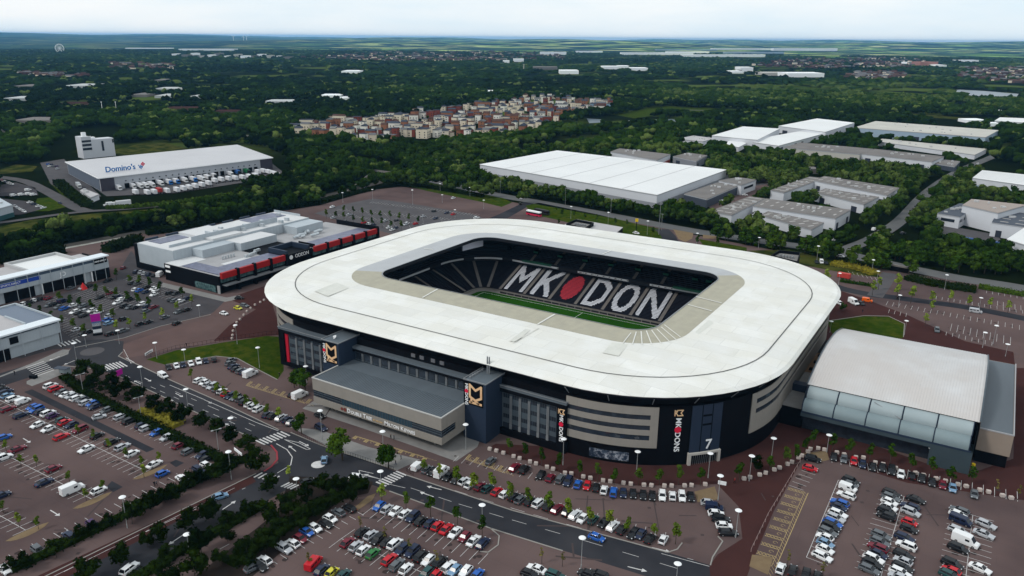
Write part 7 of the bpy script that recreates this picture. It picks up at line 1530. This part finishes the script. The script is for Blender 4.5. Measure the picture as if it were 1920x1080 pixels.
row(FZ, '450,632wh 510,657nh 580,690wh 650,712wh', (2, -.4), 'in the small car park at far left', far=True); row(FZ, '225,692sh 265,717sh 310,742wh 360,770wh', (2, .6), 'beside the teal shed', far=True); row(FZ, '10,300mh 60,320wh 90,332nh 130,345wh 170,360wh', (2, .2), 'in the upper left corner lot', far=True); row(FZ, '200,530wS 320,520wS 420,450wS 430,510wS 500,520wS', (2, -.3), 'in the yard of skips and vans', far=True); lone(FZ, 900, 642, 'nh', (2, 1), 'dark blue car on the depot access road', True); row(FZ, '720,60bh 770,65nh 800,95gh 850,90ph 860,130sh 740,90wh', (2, -.6), 'behind the depot corner', far=True)
row(FH, '1200,197wh 1025,315kh 1140,330nh 1200,342rh 1040,380nh 930,362sh 690,398kh 590,400sh 260,347sh 120,374sh 110,277wh 395,417rh 440,432wh 480,437nh 620,462wh 785,425wh 770,435sh 860,427rh 230,407gh 650,482wh 680,465nh', (2, -.5), 'in the nearly empty car park beyond the stadium', far=True)
lone(FH, 1800, 198, 'wh', (2, .4), 'white car at the junction beyond the empty car park', True); lone(FH, 1800, 250, 'kh', (-1, -1), 'black car entering the empty car park', True); lone(FH, 1410, 374, 'we', (2, -.4), 'white car just behind the top of the white roof', True); lone(FH, 1410, 92, 'kh', (2, .5), 'black car on the main road left of the junction', True)
lone(FK, 925, 368, 'wh', (2, .4), 'white hatchback beyond the white roof near the mast', True); lone(FK, 1700, 85, 'wS', (2, -.3), 'white van in the yard of the enormous warehouse', True); lone(fr_(1280, 40, 3), 350, 975, 'wh', (2, 0), 'white car by the small white office', True)
row(fr_(1280, 40, 3), '1660,800wh 1640,830sh 1610,850kh 1440,930wh 1410,945gh 1560,870sh', (1, -1), 'along the tree-lined avenue at right', far=True)
lone(fr_(640, 40, 3), 1530, 640, 'wV', (2, -.3), 'white van on the country road beyond the trees', True)
# lorries ------------------------------------------------------------------
def lorry(x, y, a, c, label, cabc='w', L_=12.5, world=False):
    g = P(x, y, 1.5); t = thing('lorry', label, 'lorry', (g[0], g[1], .03), a, 'lorries and trailers at the depot'); mb = MB(); mb.box(-L_/2, -1.25, 1.0, L_/2-2.9, 1.25, 3.9); mb.build('trailer_box', mat('trailer_'+c, {'w': (.62, .62, .64), 'g': (.02, .16, .06), 'b': (.05, .15, .4), 's': (.35, .36, .38), 'r': (.35, .03, .03)}[c], .5), t, local=True)
    if cabc: 
        mb = MB(); mb.loft([[(L_/2-2.5, s*1.22, .6) for s in (-1, 1)]+[(L_/2-2.5, s*1.22, 3.4) for s in (1, -1)], [(L_/2-.4, s*1.2, .6) for s in (-1, 1)]+[(L_/2-.5, s*1.15, 3.1) for s in (1, -1)]]); mb.add([(L_/2-.4, -1.2, .6), (L_/2-.4, 1.2, .6), (L_/2-.5, 1.15, 3.1), (L_/2-.5, -1.15, 3.1)], [(0, 1, 2, 3)]); mb.build('cab', mat('cab_'+cabc, {'w': (.6, .6, .6), 'b': (.02, .12, .35), 'r': (.35, .02, .02), 'k': (.02, .02, .02)}[cabc], .4), t, local=True)
        mb = MB(); mb.box(L_/2-.48, -1.05, 1.9, L_/2-.38, 1.05, 2.8); mb.build('windscreen', m_cglass, t, local=True)
    mb = MB()
    for u in (-L_/2+1.2, -L_/2+2.4, L_/2-1.3):
        for s in (-1, 1): mb.tube((u, s*.8, .5), (u, s*1.22, .5), .5, n=10)
    mb.build('wheel_set', m_tyre, t, local=True); return t
da = ang(300, 350, 1, .36); pts1 = [(565, 450), (672, 437), (725, 435), (768, 432), (815, 428), (880, 416), (945, 408), (1000, 402), (1060, 392), (1130, 387), (1190, 382), (1240, 374), (1282, 362), (1400, 345), (1460, 335), (1530, 328)]
for i, (x, y) in enumerate(pts1): X_, Y_ = FD(x, y); lorry(X_, Y_, da, 'g' if i == 15 else 'b' if i == 14 else 'w', '%s trailer lorry, %s from left in the docked line' % ('green' if i == 15 else 'blue' if i == 14 else 'white', ordn(i)), 'wwwwwwbbwbwkkwkk'[i])
pts2 = [(702, 487), (790, 490), (842, 486), (880, 474), (938, 478), (1012, 470), (1062, 460), (1105, 452), (1150, 442), (1200, 432), (1250, 420), (1296, 400), (1345, 392), (1400, 386), (1450, 382), (1505, 376), (1555, 370), (1600, 362), (1620, 335), (1660, 328), (1700, 335), (1735, 345), (1762, 355)]
for i, (x, y) in enumerate(pts2): X_, Y_ = FD(x, y); lorry(X_, Y_, da, 'r' if i == 3 else 'w', '%s trailer, %s from left in the outer yard line' % ('red' if i == 3 else 'white', ordn(i)), None, 10)
X_, Y_ = FD(590, 570); lorry(X_, Y_, ang(X_, Y_, -1, .1), 'w', 'white lorry parked on the lane below the depot', 'w'); X_, Y_ = FD(490, 577); vehicle(X_, Y_, 'w', 'V', ang(X_, Y_, -1, .1), 'white van in front of the lorry on the lane below depot', None, True)
X_, Y_ = FZ(1180, 390); lorry(X_, Y_, ang(X_, Y_, 1, .9), 's', 'pale lorry beside the depot left wall', 'w')
for i, (x, y, r) in enumerate(((1508, 272, 0), (1755, 308, 0))):
    X_, Y_ = FG(x, y); g = P(X_, Y_); mb = MB(); mb.obox(g[0], g[1], .05, 2.9, ang(X_, Y_, 1, .15), 12.2, 2.5)
    for k in range(10): 
        a_ = ang(X_, Y_, 1, .15); u = -5.5+k*1.2; mb.obox(g[0]+math.cos(a_)*u+math.sin(a_)*1.28, g[1]+math.sin(a_)*u-math.cos(a_)*1.28, .2, 2.7, a_, .3, .06)
    tag(mb.build('shipping_container', mat('container_blue', (.02, .07, .22), .5)), ['left of two blue shipping containers in the right yard', 'right of two blue shipping containers in the right yard'][i], 'container')
def coach(x, y, dx, dy, lab, c1, c2):
    a = ang(x, y, dx, dy); g = P(x, y, 1); t = thing('coach', lab, 'coach', (g[0], g[1], .03), a); mb = MB(); mb.box(-6, -1.25, .4, 6, 1.25, 1.6); mb.build('lower_body', c1, t, local=True); mb = MB(); mb.box(-5.95, -1.2, 2.6, 5.9, 1.2, 3.4); mb.build('roof', c2, t, local=True); mb = MB(); mb.box(-5.9, -1.22, 1.61, 5.9, 1.22, 2.59); mb.build('window_band', m_cglass, t, local=True); mb = MB()
    for u in (-3.5, 4): 
        for s in (-1, 1): mb.tube((u, s*.9, .48), (u, s*1.28, .48), .48, n=10)
    mb.build('wheel_set', m_tyre, t, local=True)
coach(1001, 402, 2, .4, 'red and white coach parked beyond the top of the stadium roof', MATS['logo_red'], m_signw); coach(1016, 399, 2, .4, 'black coach behind the red and white coach', m_trim, m_trim)
mb = MB(); g = P(1582, 521); mb.obox(g[0], g[1], .3, 2.6, ang(1582, 521, 1, .2), 6, 2.3); tag(mb.build('red_trailer', mat('trailer_red', (.45, .05, .04), .5)), 'small red trailer in the rear service bay right of the roof', 'trailer')
# ================================================================= STREET FURNITURE
LP = {}
def lamp(xh, yh, yb, where, kind='disc', i=0):
    h = HGT(xh, yb, yh); h = max(5.0, min(h, 11)); g = P(xh, yh, h)
    key = kind
    if key not in LP:
        a = MB(); a.tube((0, 0, 0), (0, 0, 8), .085, .055, 8); a.tube((0, 0, 0), (0, 0, 1.1), .13, .13, 8); b = MB(); l = MB()
        if kind == 'disc': b.tube((0, 0, 8.0), (0, 0, 8.18), .85, .62, 20); b.tube((0, 0, 8.18), (0, 0, 8.3), .62, .2, 20); l.tube((0, 0, 7.8), (0, 0, 7.99), .25, .3, 12)
        else: b.tube((-1.1, 0, 8.0), (1.1, 0, 8.0), .06, n=6); b.box(-1.5, -.18, 7.95, -.8, .18, 8.1); b.box(.8, -.18, 7.95, 1.5, .18, 8.1); l.box(-1.4, -.14, 7.9, -.85, .14, 7.949)
        ms_ = []
        for n, q, mm in (('pole', a, mat('lamp_pole_grey', (.30, .31, .31), .5)), ('lamp_head', b, mat('lamp_head_white', (.78, .78, .78), .4) if kind == 'disc' else mat('lamp_head_grey', (.35, .36, .37), .5)), ('lamp_lens', l, mat('lens', (.4, .4, .4), .3))): o = q.build(n, mm); ms_.append((n, o.data)); bpy.data.objects.remove(o)
        LP[key] = ms_
    t = thing('street_lamp', where, 'street lamp', (g[0], g[1], 0), random.uniform(0, 3) if kind == 'disc' else ang(xh, yb, 1, -.3), 'street lamps of the site'); t.scale = (1, 1, h/8.15)
    for n, me in LP[key]: o = bpy.data.objects.new(n, me); C.objects.link(o); o.parent = t
LA = [(138, 643, 675, 'street lamp with white disc head by the zebra near the left store'), (290, 642, 672, 'street lamp with white disc head at the lawn corner left'), (262, 687, 732, 'disc street lamp behind the left road, topmost'), (348, 729, 763, 'disc street lamp on the left road beside the long car row'), (432, 783, 815, 'disc street lamp low on the left road near the trees'), (483, 651, 690, 'disc street lamp on the left lawn beside the white van'), (573, 686, 718, 'disc street lamp in front of the hotel left wing'), (600, 769, 825, 'disc street lamp before the hotel block left end'),
      (717, 808, 860, 'disc street lamp before the hotel lettering'), (713, 883, 906, 'disc street lamp at the right zebra crossing'), (873, 795, 843, 'disc street lamp at the foot of the navy tower'), (555, 897, 925, 'disc street lamp by the lower left zebra crossing'), (904, 946, 985, 'disc street lamp above the white cars bottom centre'), (1092, 1007, 1066, 'disc street lamp next to the blue car on the bottom road'), (1271, 1056, 1100, 'disc street lamp cut by the bottom edge'), (1057, 822, 872, 'disc street lamp before the vertical stadium lettering'), (1196, 846, 885, 'disc street lamp before the stadium shop window'),
      (1332, 849, 896, 'disc street lamp right of the gate seven entrance'), (1351, 891, 938, 'disc street lamp at the stone block gap'), (1385, 956, 1008, 'disc street lamp beside the black car stack'), (1410, 854, 902, 'disc street lamp behind the left stone blocks'), (1451, 821, 858, 'disc street lamp near the arena undercroft'), (1555, 815, 848, 'disc street lamp on gravel before the arena hall'), (1747, 840, 868, 'disc street lamp before the arena front right part'), (428, 846, 899, 'disc street lamp above the left car park exit'), (350, 1001, 1045, 'white disc street lamp glowing in the dark lower left road'), (229, 931, 990, 'white disc street lamp at the lower left bays'),
      (1270, 660, 700, None), (1559, 602, 622, 'disc street lamp at the left end of the rear lawn'), (1700, 601, 628, 'disc street lamp at the right end of the rear lawn'), (1848, 623, 652, 'disc street lamp behind the arena, left of pair'), (1869, 610, 645, 'disc street lamp behind the arena, right of pair'), (1890, 645, 668, 'disc street lamp behind the arena annexe'), (1840, 558, 575, 'disc street lamp by the silver minibus'), (1776, 515, 543, 'disc street lamp in the shrub belt at right'), (1575, 512, 535, 'disc street lamp near the red trailer'), (1688, 553, 570, 'disc street lamp by the rear lane'), (1647, 508, 530, 'disc street lamp above the underpass'), (1638, 487, 510, 'disc street lamp on the bank of the main road'), (1535, 461, 490, 'disc street lamp at the forked junction'), (1424, 445, 465, 'disc street lamp left of the plant enclosure'),
      (278, 1000, 0, None), (698, 355, 375, 'disc street lamp at the top of the empty car park, first'), (773, 356, 398, 'disc street lamp in the middle of the empty car park'), (825, 344, 358, 'disc street lamp by the main road, left'), (881, 351, 368, 'disc street lamp by the main road, right'), (907, 375, 392, 'disc street lamp at the right side of empty car park'), (853, 393, 408, 'disc street lamp near the white roof top'), (642, 361, 380, 'disc street lamp left above the empty car park'), (829, 365, 380, 'disc street lamp beside the white car in the empty car park'),
      (1071, 387, 410, 'disc street lamp on the verge beyond the roof, first'), (1141, 398, 425, 'disc street lamp on the verge beyond the roof, second'), (1215, 414, 440, 'disc street lamp on the verge beyond the roof, third'), (1308, 437, 455, 'disc street lamp at the gravel islands'), (220, 619, 645, 'disc street lamp right of the totem sign'), (158, 628, 642, 'disc street lamp left of the totem sign'), (372, 572, 595, 'disc street lamp on the pink paving left'), (441, 609, 645, 'disc street lamp at the bollard line left of stadium'), (344, 655, 672, 'disc street lamp above the left lawn railing')]
for x, y, yb, lab in LA:
    if lab and yb: lamp(x, y, yb, lab)
for i, (x, y, yb) in enumerate(((150, 701, 735), (259, 744, 782), (405, 805, 848))): lamp(x, y, yb, 'twin-arm grey street lamp, %s from left along the left car park verge' % ordn(i), 'twin')
for i, (x, y, yb) in enumerate(((1235, 383, 440), (818, 300, 318), (938, 340, 362), (1060, 352, 384), (1145, 372, 402), (1240, 402, 432))): 
    g = P(x, yb); h = min(HGT(x, yb, y), 26 if i == 0 else 12); mb = MB(); mb.tube((*g, 0), (*g, h), .22 if i == 0 else .13, .12, 6); mb.box(g[0]-.7, g[1]-.2, h, g[0]+.7, g[1]+.2, h+(1.2 if i == 0 else .25)); tag(mb.build('lamp_mast', m_steel), 'tall grey lamp mast, %s of those along the tree belt road' % ordn(i), 'lamp mast')
# stone blocks
blk = None
BLK = [FW(a, b) for a, b in ((233, 805), (283, 818), (335, 835), (412, 860), (457, 875), (535, 900), (580, 915), (662, 940), (708, 955), (797, 985), (845, 990))]+[FB(a, b) for a, b in ((535, 332), (588, 343), (683, 361), (737, 368), (836, 380), (891, 387), (990, 395), (1046, 398), (1143, 401), (1198, 401), (1295, 400), (1347, 397), (1449, 390), (1741, 347), (1785, 337), (1858, 318), (1903, 304))]+[FC(a, b) for a, b in ((48, 280), (87, 265), (146, 238), (180, 222), (229, 190), (255, 175), (300, 145), (318, 125), (377, 120), (423, 130), (517, 152), (572, 167), (659, 187), (716, 190), (805, 227), (864, 240), (957, 268), (1107, 305), (1167, 322), (1262, 347), (1331, 365), (1425, 390), (1487, 405), (1589, 432), (1655, 447), (1759, 474), (1825, 492))]
m_blk = mat('pale_block_stone', (.52, .45, .41), .8, c2=(.42, .36, .33), scale=1.5)
for i, (x, y) in enumerate(BLK):
    g = P(x, y, .5)
    if blk is None:
        me = bpy.data.meshes.new('stone_block'); bm = bmesh.new(); bmesh.ops.create_cube(bm, size=1); bmesh.ops.scale(bm, vec=(1.15, .95, .9), verts=bm.verts); bmesh.ops.bevel(bm, geom=bm.edges[:], offset=.09, segments=2, affect='EDGES'); bmesh.ops.translate(bm, vec=(0, 0, .46), verts=bm.verts); bm.to_mesh(me); bm.free(); me.materials.append(m_blk); blk = me
    o = bpy.data.objects.new('stone_block', blk); C.objects.link(o); o.location = (g[0], g[1], .015); o.rotation_euler = (0, 0, ang(x, y, 1, .1)+random.uniform(-.2, .2))
    part = 'before the stadium front' if i < 28 else 'before the arena hall'
    tag(o, 'pale stone block, %s from left in the line %s' % (ordn(i if i < 28 else i-28), part), 'stone block', 'pale stone blocks along the parking rows')
LB = [(495, 562), (488, 566), (478, 571), (470, 577), (463, 583), (457, 590), (450, 598), (444, 604), (440, 612), (437, 620), (436, 628), (435, 634)]
for i, (x, y) in enumerate(LB):
    g = P(x, y, .5); o = bpy.data.objects.new('stone_block', blk); C.objects.link(o); o.location = (g[0], g[1], .02); o.scale = (.75, .75, .9); tag(o, 'small pale block, %s from the stadium in the curved line at left' % ordn(i), 'stone block', 'pale blocks left of the stadium')
# railings
def railing(pts, h, lab, sp=2.0, m=None, rails=2):
    p = PP(pts); mb = MB(); m = m or m_ink
    for a, b in zip(p, p[1:]):
        d = math.hypot(b[0]-a[0], b[1]-a[1]); n = max(1, int(d/sp))
        for k in range(n+1): c = lerp(a, b, k/n); mb.tube((*c, 0), (*c, h), .05, n=4)
        for r in range(rails): z = h-.06-r*(h-.25)/max(1, rails-1) if rails > 1 else h; mb.tube((*a, z), (*b, z), .035, n=4)
    tag(mb.build('railing', m), lab, 'railing')
railing([(550, 812), (612, 840), (690, 866), (738, 882)], 1.2, 'black metal railing along the pavement above the lower roundabout', .9)
railing([(275, 672), (330, 655), (420, 640), (500, 628), (528, 628)], 1.6, 'dark railing curving round the top of the left lawn', 1.6)
railing([(1500, 868), (1478, 905), (1440, 968), (1408, 1035)], 1.0, 'line of pale posts along the right car park edge', 2.6, mat('post_pink', (.4, .3, .28), .6), 1)
railing([(1440, 785), (1500, 802), (1580, 824)], 1.1, 'low thin railing at the arena undercroft', 2)
railing([(762, 884), (775, 892)], 1.1, 'short dark railing panel right of the zebra', .6)
for i, (x0, y0, x1, y1, t_) in enumerate(((272, 670, 287, 661, ''), (626, 838, 641, 844, ''))):
    a, b = P(x0, y0), P(x1, y1); t = thing('banner', ['white name banner on posts at the left lawn corner', 'white name banner on the black pavement railing'][i], 'banner', (*a, 0)); mb = MB(); an_ = math.atan2(b[1]-a[1], b[0]-a[0]); w_ = math.hypot(b[0]-a[0], b[1]-a[1]); mb.obox((a[0]+b[0])/2, (a[1]+b[1])/2, .5, 1.5, an_, w_, .12); mb.build('banner_sheet', m_signw, t)
    mb = MB(); n = (math.sin(an_), -math.cos(an_))
    for k in range(5): c = lerp(a, b, .2+k*.14); mb.obox(c[0]+n[0]*.08, c[1]+n[1]*.08, .75, 1.2, an_, w_*.07, .05)
    mb.build('banner_lettering', m_ink, t); mb = MB(); mb.tube((*a, 0), (*a, 1.6), .05, n=5); mb.tube((*b, 0), (*b, 1.6), .05, n=5); mb.build('post', m_ink, t)
# small magenta signs on the verge, bus shelter, bins
g = P(225, 706); mb = MB(); mb.obox(*g, .6, 2.6, ang(225, 706, 1, -.5), 2.6, .2); mb.tube((*g, 0), (*g, .6), .1); tag(mb.build('verge_sign', MATS['magenta']), 'magenta sign board in the trees beside the left road', 'sign')
bs = thing('bus_shelter', 'grey glass bus shelter at the left zebra crossing', 'bus shelter', (*P(118, 702), 0)); g = P(118, 702); mb = MB(); mb.obox(*g, 2.4, 2.6, ang(118, 702, 1, .1), 5, 2.4); mb.build('roof', m_dkb, bs); mb = MB(); mb.obox(g[0], g[1]+1, .05, 2.4, ang(118, 702, 1, .1), 4.8, .08); mb.build('back_panel', m_screen, bs); mb = MB()
for s in (-2.2, 2.2): mb.tube((g[0]+s, g[1], 0), (g[0]+s, g[1], 2.4), .06, n=5)
mb.build('post', m_steel, bs)
mb = MB(); g = P(63, 709); mb.obox(*g, .02, 1.1, .3, 2.4, 1.4); tag(mb.build('planter', m_ink), 'black rectangular planter on the left pavement island', 'planter')
mb = MB(); g = P(1823, 882); mb.tube((*g, 0), (*g, 1.3), .1, n=6); mb.tube((*g, 1.3), (g[0], g[1], 2.2), .5, .5, 12); tag(mb.build('yellow_marker', mat('yellow_sign', (0, 0, 0))), 'yellow post marker at the right corner of the arena hall', 'marker')
mb = MB(); g = P(448, 862); mb.obox(g[0], g[1], 2.2, 3.0, ang(448, 862, 1, .8), 4.6, .2); mb.tube((g[0], g[1], 0), (g[0], g[1], 2.2), .08); tag(mb.build('height_sign', m_signw), 'slanted white sign bar above the left car park exit hedge', 'sign')
mb = MB(); g = P(1354, 906, .5); mb.obox(g[0], g[1], .03, 1.1, .2, 2.2, .15); tag(mb.build('barrier', m_signw), 'white crowd barrier board beside the stone block gap', 'barrier')
# people -------------------------------------------------------------------
def person(x, y, a, top, legs, lab, stride=.22):
    me = bpy.data.meshes.new('body'); V = [(0, 0, .95), (0, 0, 1.2), (0, 0, 1.42), (0, 0, 1.52), (.02, 0, 1.66), (0, .19, 1.40), (.05, .25, 1.13), (.14, .25, .90), (0, -.19, 1.40), (-.04, -.25, 1.13), (.02, -.25, .88), (0, .09, .90), (stride*.6, .1, .50), (stride, .1, .07), (stride+.14, .1, .04), (0, -.09, .90), (-stride*.3, -.1, .50), (-stride, -.1, .08), (-stride+.14, -.1, .04)]
    E_ = [(0, 1), (1, 2), (2, 3), (3, 4), (2, 5), (5, 6), (6, 7), (2, 8), (8, 9), (9, 10), (0, 11), (11, 12), (12, 13), (13, 14), (0, 15), (15, 16), (16, 17), (17, 18)]
    me.from_pydata(V, E_, []); R_ = [.14, .14, .16, .06, .115, .07, .05, .04, .07, .05, .04, .10, .075, .05, .04, .10, .075, .05, .04]
    o = bpy.data.objects.new('person', me); C.objects.link(o); md = o.modifiers.new('skin', 'SKIN')
    for i, r in enumerate(R_): me.skin_vertices[0].data[i].radius = (r, r)
    me.skin_vertices[0].data[0].use_root = True; md2 = o.modifiers.new('sub', 'SUBSURF'); md2.levels = 1; md2.render_levels = 1
    bpy.context.view_layer.update(); m2 = bpy.data.meshes.new_from_object(o.evaluated_get(bpy.context.evaluated_depsgraph_get())); bpy.data.objects.remove(o)
    m2.materials.clear(); sk = mat('skin', (.35, .2, .14), .6)
    for q in (top, legs, sk, mat('hair_dark', (.02, .015, .01), .8)): m2.materials.append(q)
    for p in m2.polygons: z = p.center.z; p.material_index = 3 if z > 1.70 else 2 if z > 1.50 or (abs(p.center.y) > .2 and z < .96) else 0 if z > .93 else 1
    o = bpy.data.objects.new('person', m2); C.objects.link(o); g = P(x, y); o.location = (g[0], g[1], .03); o.rotation_euler = (0, 0, a); return tag(o, lab, 'person')
cd, cb, cj, cr = mat('cloth_black', (.012, .012, .014), .8), mat('cloth_navy', (.02, .03, .06), .8), mat('cloth_grey', (.12, .12, .13), .8), mat('cloth_red', (.3, .02, .02), .8)
for x, y, t_, l_, lab in ((290, 912, cd, cd, 'left of two people in black walking in the left car park'), (294, 911, cj, cd, 'right of two people walking in the left car park, in grey'), (733, 823, cd, cd, 'left of two people in black under the hotel block'), (739, 824, cb, cd, 'right of two people in navy under the hotel block'), (742, 872, cd, cb, 'person in black at the railing end by the right zebra'), (752, 862, cj, cd, 'person in grey on the pavement above the right zebra'), (1377, 906, cr, cd, 'person in red beside the stone block gap'), (106, 738, cd, cd, 'person in black beside the red car at the left hedge'), (1682, 562, cd, cd, 'person in black on the rear lane right of stadium'), (1617, 586, cd, cb, 'person in black walking near the rear lawn'), (350, 650, cd, cd, 'person in black behind the left lawn railing'), (118, 655, cd, cj, 'person standing at the corner of the left store'), (28, 703, cd, cd, 'person in black crossing by the left pavement'), (524, 706, cd, cd, 'person in black near the hotel left wing'), (405, 742, cb, cd, 'person in navy between the parked row and the road')):
    person(x, y, random.uniform(0, 6), t_, l_, lab)
# ================================================================= HAZE
hz = MB(); hz.box(-45000, -3000, -40, 45000, 46000, 170)
mh = bpy.data.materials.new('air'); mh.use_nodes = True; t = mh.node_tree; t.nodes.clear(); o_ = t.nodes.new('ShaderNodeOutputMaterial'); v = t.nodes.new('ShaderNodeVolumePrincipled'); v.inputs['Color'].default_value = (.24, .60, 1, 1); v.inputs['Density'].default_value = HAZE; v.inputs['Anisotropy'].default_value = .2; t.links.new(v.outputs[0], o_.inputs['Volume'])
ho_ = hz.build('haze', mh); ho_['kind'] = 'stuff'; tag(ho_, 'thin blue haze that fades the far countryside', 'haze')

# ================================================================= part bookkeeping
def islands(me):
    bm = bmesh.new(); bm.from_mesh(me); key = {}; rep = []
    for v in bm.verts: k = (round(v.co.x, 2), round(v.co.y, 2), round(v.co.z, 2)); rep.append(key.setdefault(k, v.index))
    par = list(range(len(bm.verts)))
    def find(a):
        while par[a] != a: par[a] = par[par[a]]; a = par[a]
        return a
    for i, r in enumerate(rep): par[find(i)] = find(r)
    for f in bm.faces:
        a = find(f.verts[0].index)
        for v in f.verts[1:]: par[find(v.index)] = a
    g = {}
    for f in bm.faces: g.setdefault(find(f.verts[0].index), []).append(f.index)
    bm.free(); return list(g.values())
SPLIT = ('pier', 'column', 'hall_roof', 'side_hall', 'solar_array', 'roof_patch', 'cooling_unit', 'dock_door', 'pilaster', 'loading_door', 'raised_screen_wall', 'sign_panel', 'red_fascia', 'roof_screen', 'shopfront', 'shopfront_frame', 'wing_roof', 'left_wing', 'right_wing', 'small_vent', 'entrance',
         'aisle_steps', 'stair_opening', 'green_netting', 'access_frame', 'flue', 'rear_canopy', 'rear_lean_to', 'planter_box', 'block', 'lower_roof', 'rooflight', 'rear_screen', 'roof_vent', 'upper_glazing', 'parapet', 'low_roof', 'window_row', 'pitch_side_board', 'roof_rib', 'roof_strut', 'recess', 'facade_panel', 'dark_corner_panel', 'advertising_lettering', 'roof_edge', 'roof_railing', 'roof_streak')
for o in list(C.objects):
    if o.type != 'MESH' or o.parent is None or o.name.split('.')[0] not in SPLIT: continue
    if o.parent.get('category') == 'building' and 'far-off' in str(o.parent.get('group')): continue
    g = islands(o.data)
    if 1 < len(g) <= 100:
        me = o.data; base = o.name.split('.')[0]
        for fs in g:
            vs = sorted({v for f in fs for v in me.polygons[f].vertices}); mp_ = {v: i for i, v in enumerate(vs)}
            m2 = bpy.data.meshes.new(base); m2.from_pydata([tuple(me.vertices[v].co) for v in vs], [], [tuple(mp_[v] for v in me.polygons[f].vertices) for f in fs])
            for m_ in me.materials: m2.materials.append(m_)
            for p, f in zip(m2.polygons, fs): p.material_index = me.polygons[f].material_index
            m2.update(); n = bpy.data.objects.new(base, m2); C.objects.link(n); n.parent = o.parent; n.matrix_basis = o.matrix_basis
        bpy.data.objects.remove(o)
def first(t, n): return next((o for o in t.children if o.name.split('.')[0] == n), None)
def under(t, child, part):
    p = first(t, part)
    if p is None: return
    for o in list(t.children):
        if o.name.split('.')[0] == child and o != p: o.parent = p
for t, prs in ((st, (('roof_gutter', 'roof'), ('roof_patch', 'roof'), ('roof_edge_trim', 'roof'), ('roof_rib', 'roof_band'), ('seat_lettering', 'lower_tier'), ('advertising_lettering', 'advertising_band'), ('entrance_louvre', 'entrance_tower'), ('entrance_gate', 'entrance_frame'), ('pitch_marking', 'pitch'), ('stair_opening', 'upper_tier'), ('ribbon_window', 'wall_panel'))),
               (ho, (('club_crest', 'sign_board'), ('sign_disc', 'sign_board'), ('window_mullion', 'ribbon_window'), ('roof_edge', 'wing_roof'), ('satellite_dish', 'tower_roof'), ('flue', 'tower_roof'), ('parapet', 'entrance_roof'), ('sign_emblem', 'entrance_block'))), (ar, (('brace', 'screen_frame'), ('annexe_roof', 'annexe'), ('parapet', 'annexe'), ('roof_verge', 'barrel_roof'))),
               (ci, (('solar_array', 'hall_roof'), ('roof_duct', 'hall_roof'), ('sign_disc', 'name_fascia'), ('sign_panel', 'front_block'))), (dp, (('logo_tile', 'roof'), ('logo_dot', 'roof'), ('dock_door', 'wall'), ('small_vent', 'wall'), ('eave', 'roof')))):
    for c_, p_ in prs: under(t, c_, p_)
for t in list(C.objects):
    if t.parent is None and t.get('category') in ('warehouse', 'building', 'house'):
        for c_, p_ in (('roof_ridge', 'roof'), ('rooflight', 'roof'), ('eave', 'roof'), ('loading_door', 'wall'), ('window', 'wall'), ('wall_base', 'wall')): under(t, c_, p_)
# beyond the 300 nearest cars, one object for the rest
cars = sorted([o for o in C.objects if o.parent is None and o.name.split('.')[0] == 'parked_car'], key=lambda o: o.location.length)
VV, FF, MI, MS = [], [], [], []
for o in cars[298:]:
    for q in ([o] if o.type == 'MESH' else [c for c in o.children if c.name.split('.')[0] in ('body', 'window_glass', 'wheel')]):
        mw_ = Matrix.Translation(o.location) @ Matrix.Rotation(o.rotation_euler.z, 4, 'Z'); me = q.data; k = len(VV); VV += [tuple(mw_ @ v.co) for v in me.vertices]
        ix = []
        for m_ in me.materials:
            if m_ not in MS: MS.append(m_)
            ix.append(MS.index(m_))
        for p in me.polygons: FF.append(tuple(i+k for i in p.vertices)); MI.append(ix[p.material_index])
    for q in list(o.children): bpy.data.objects.remove(q)
    bpy.data.objects.remove(o)
me = bpy.data.meshes.new('distant_parked_cars'); me.from_pydata(VV, [], FF)
for m_ in MS: me.materials.append(m_)
me.polygons.foreach_set('material_index', MI); me.update(); o = bpy.data.objects.new('distant_parked_cars', me); C.objects.link(o); tag(o, 'small far parked cars of the retail park, rear car park and trading estates', 'cars'); o['kind'] = 'stuff'
print('cars', len(cars), 'houses', len([o for o in C.objects if o.get('category') == 'house']), 'trees', tcount)
for o in C.objects:
    l = o.get('label')
    if l and not 4 <= len(l.split()) <= 16: print('LABEL', o.name, l)
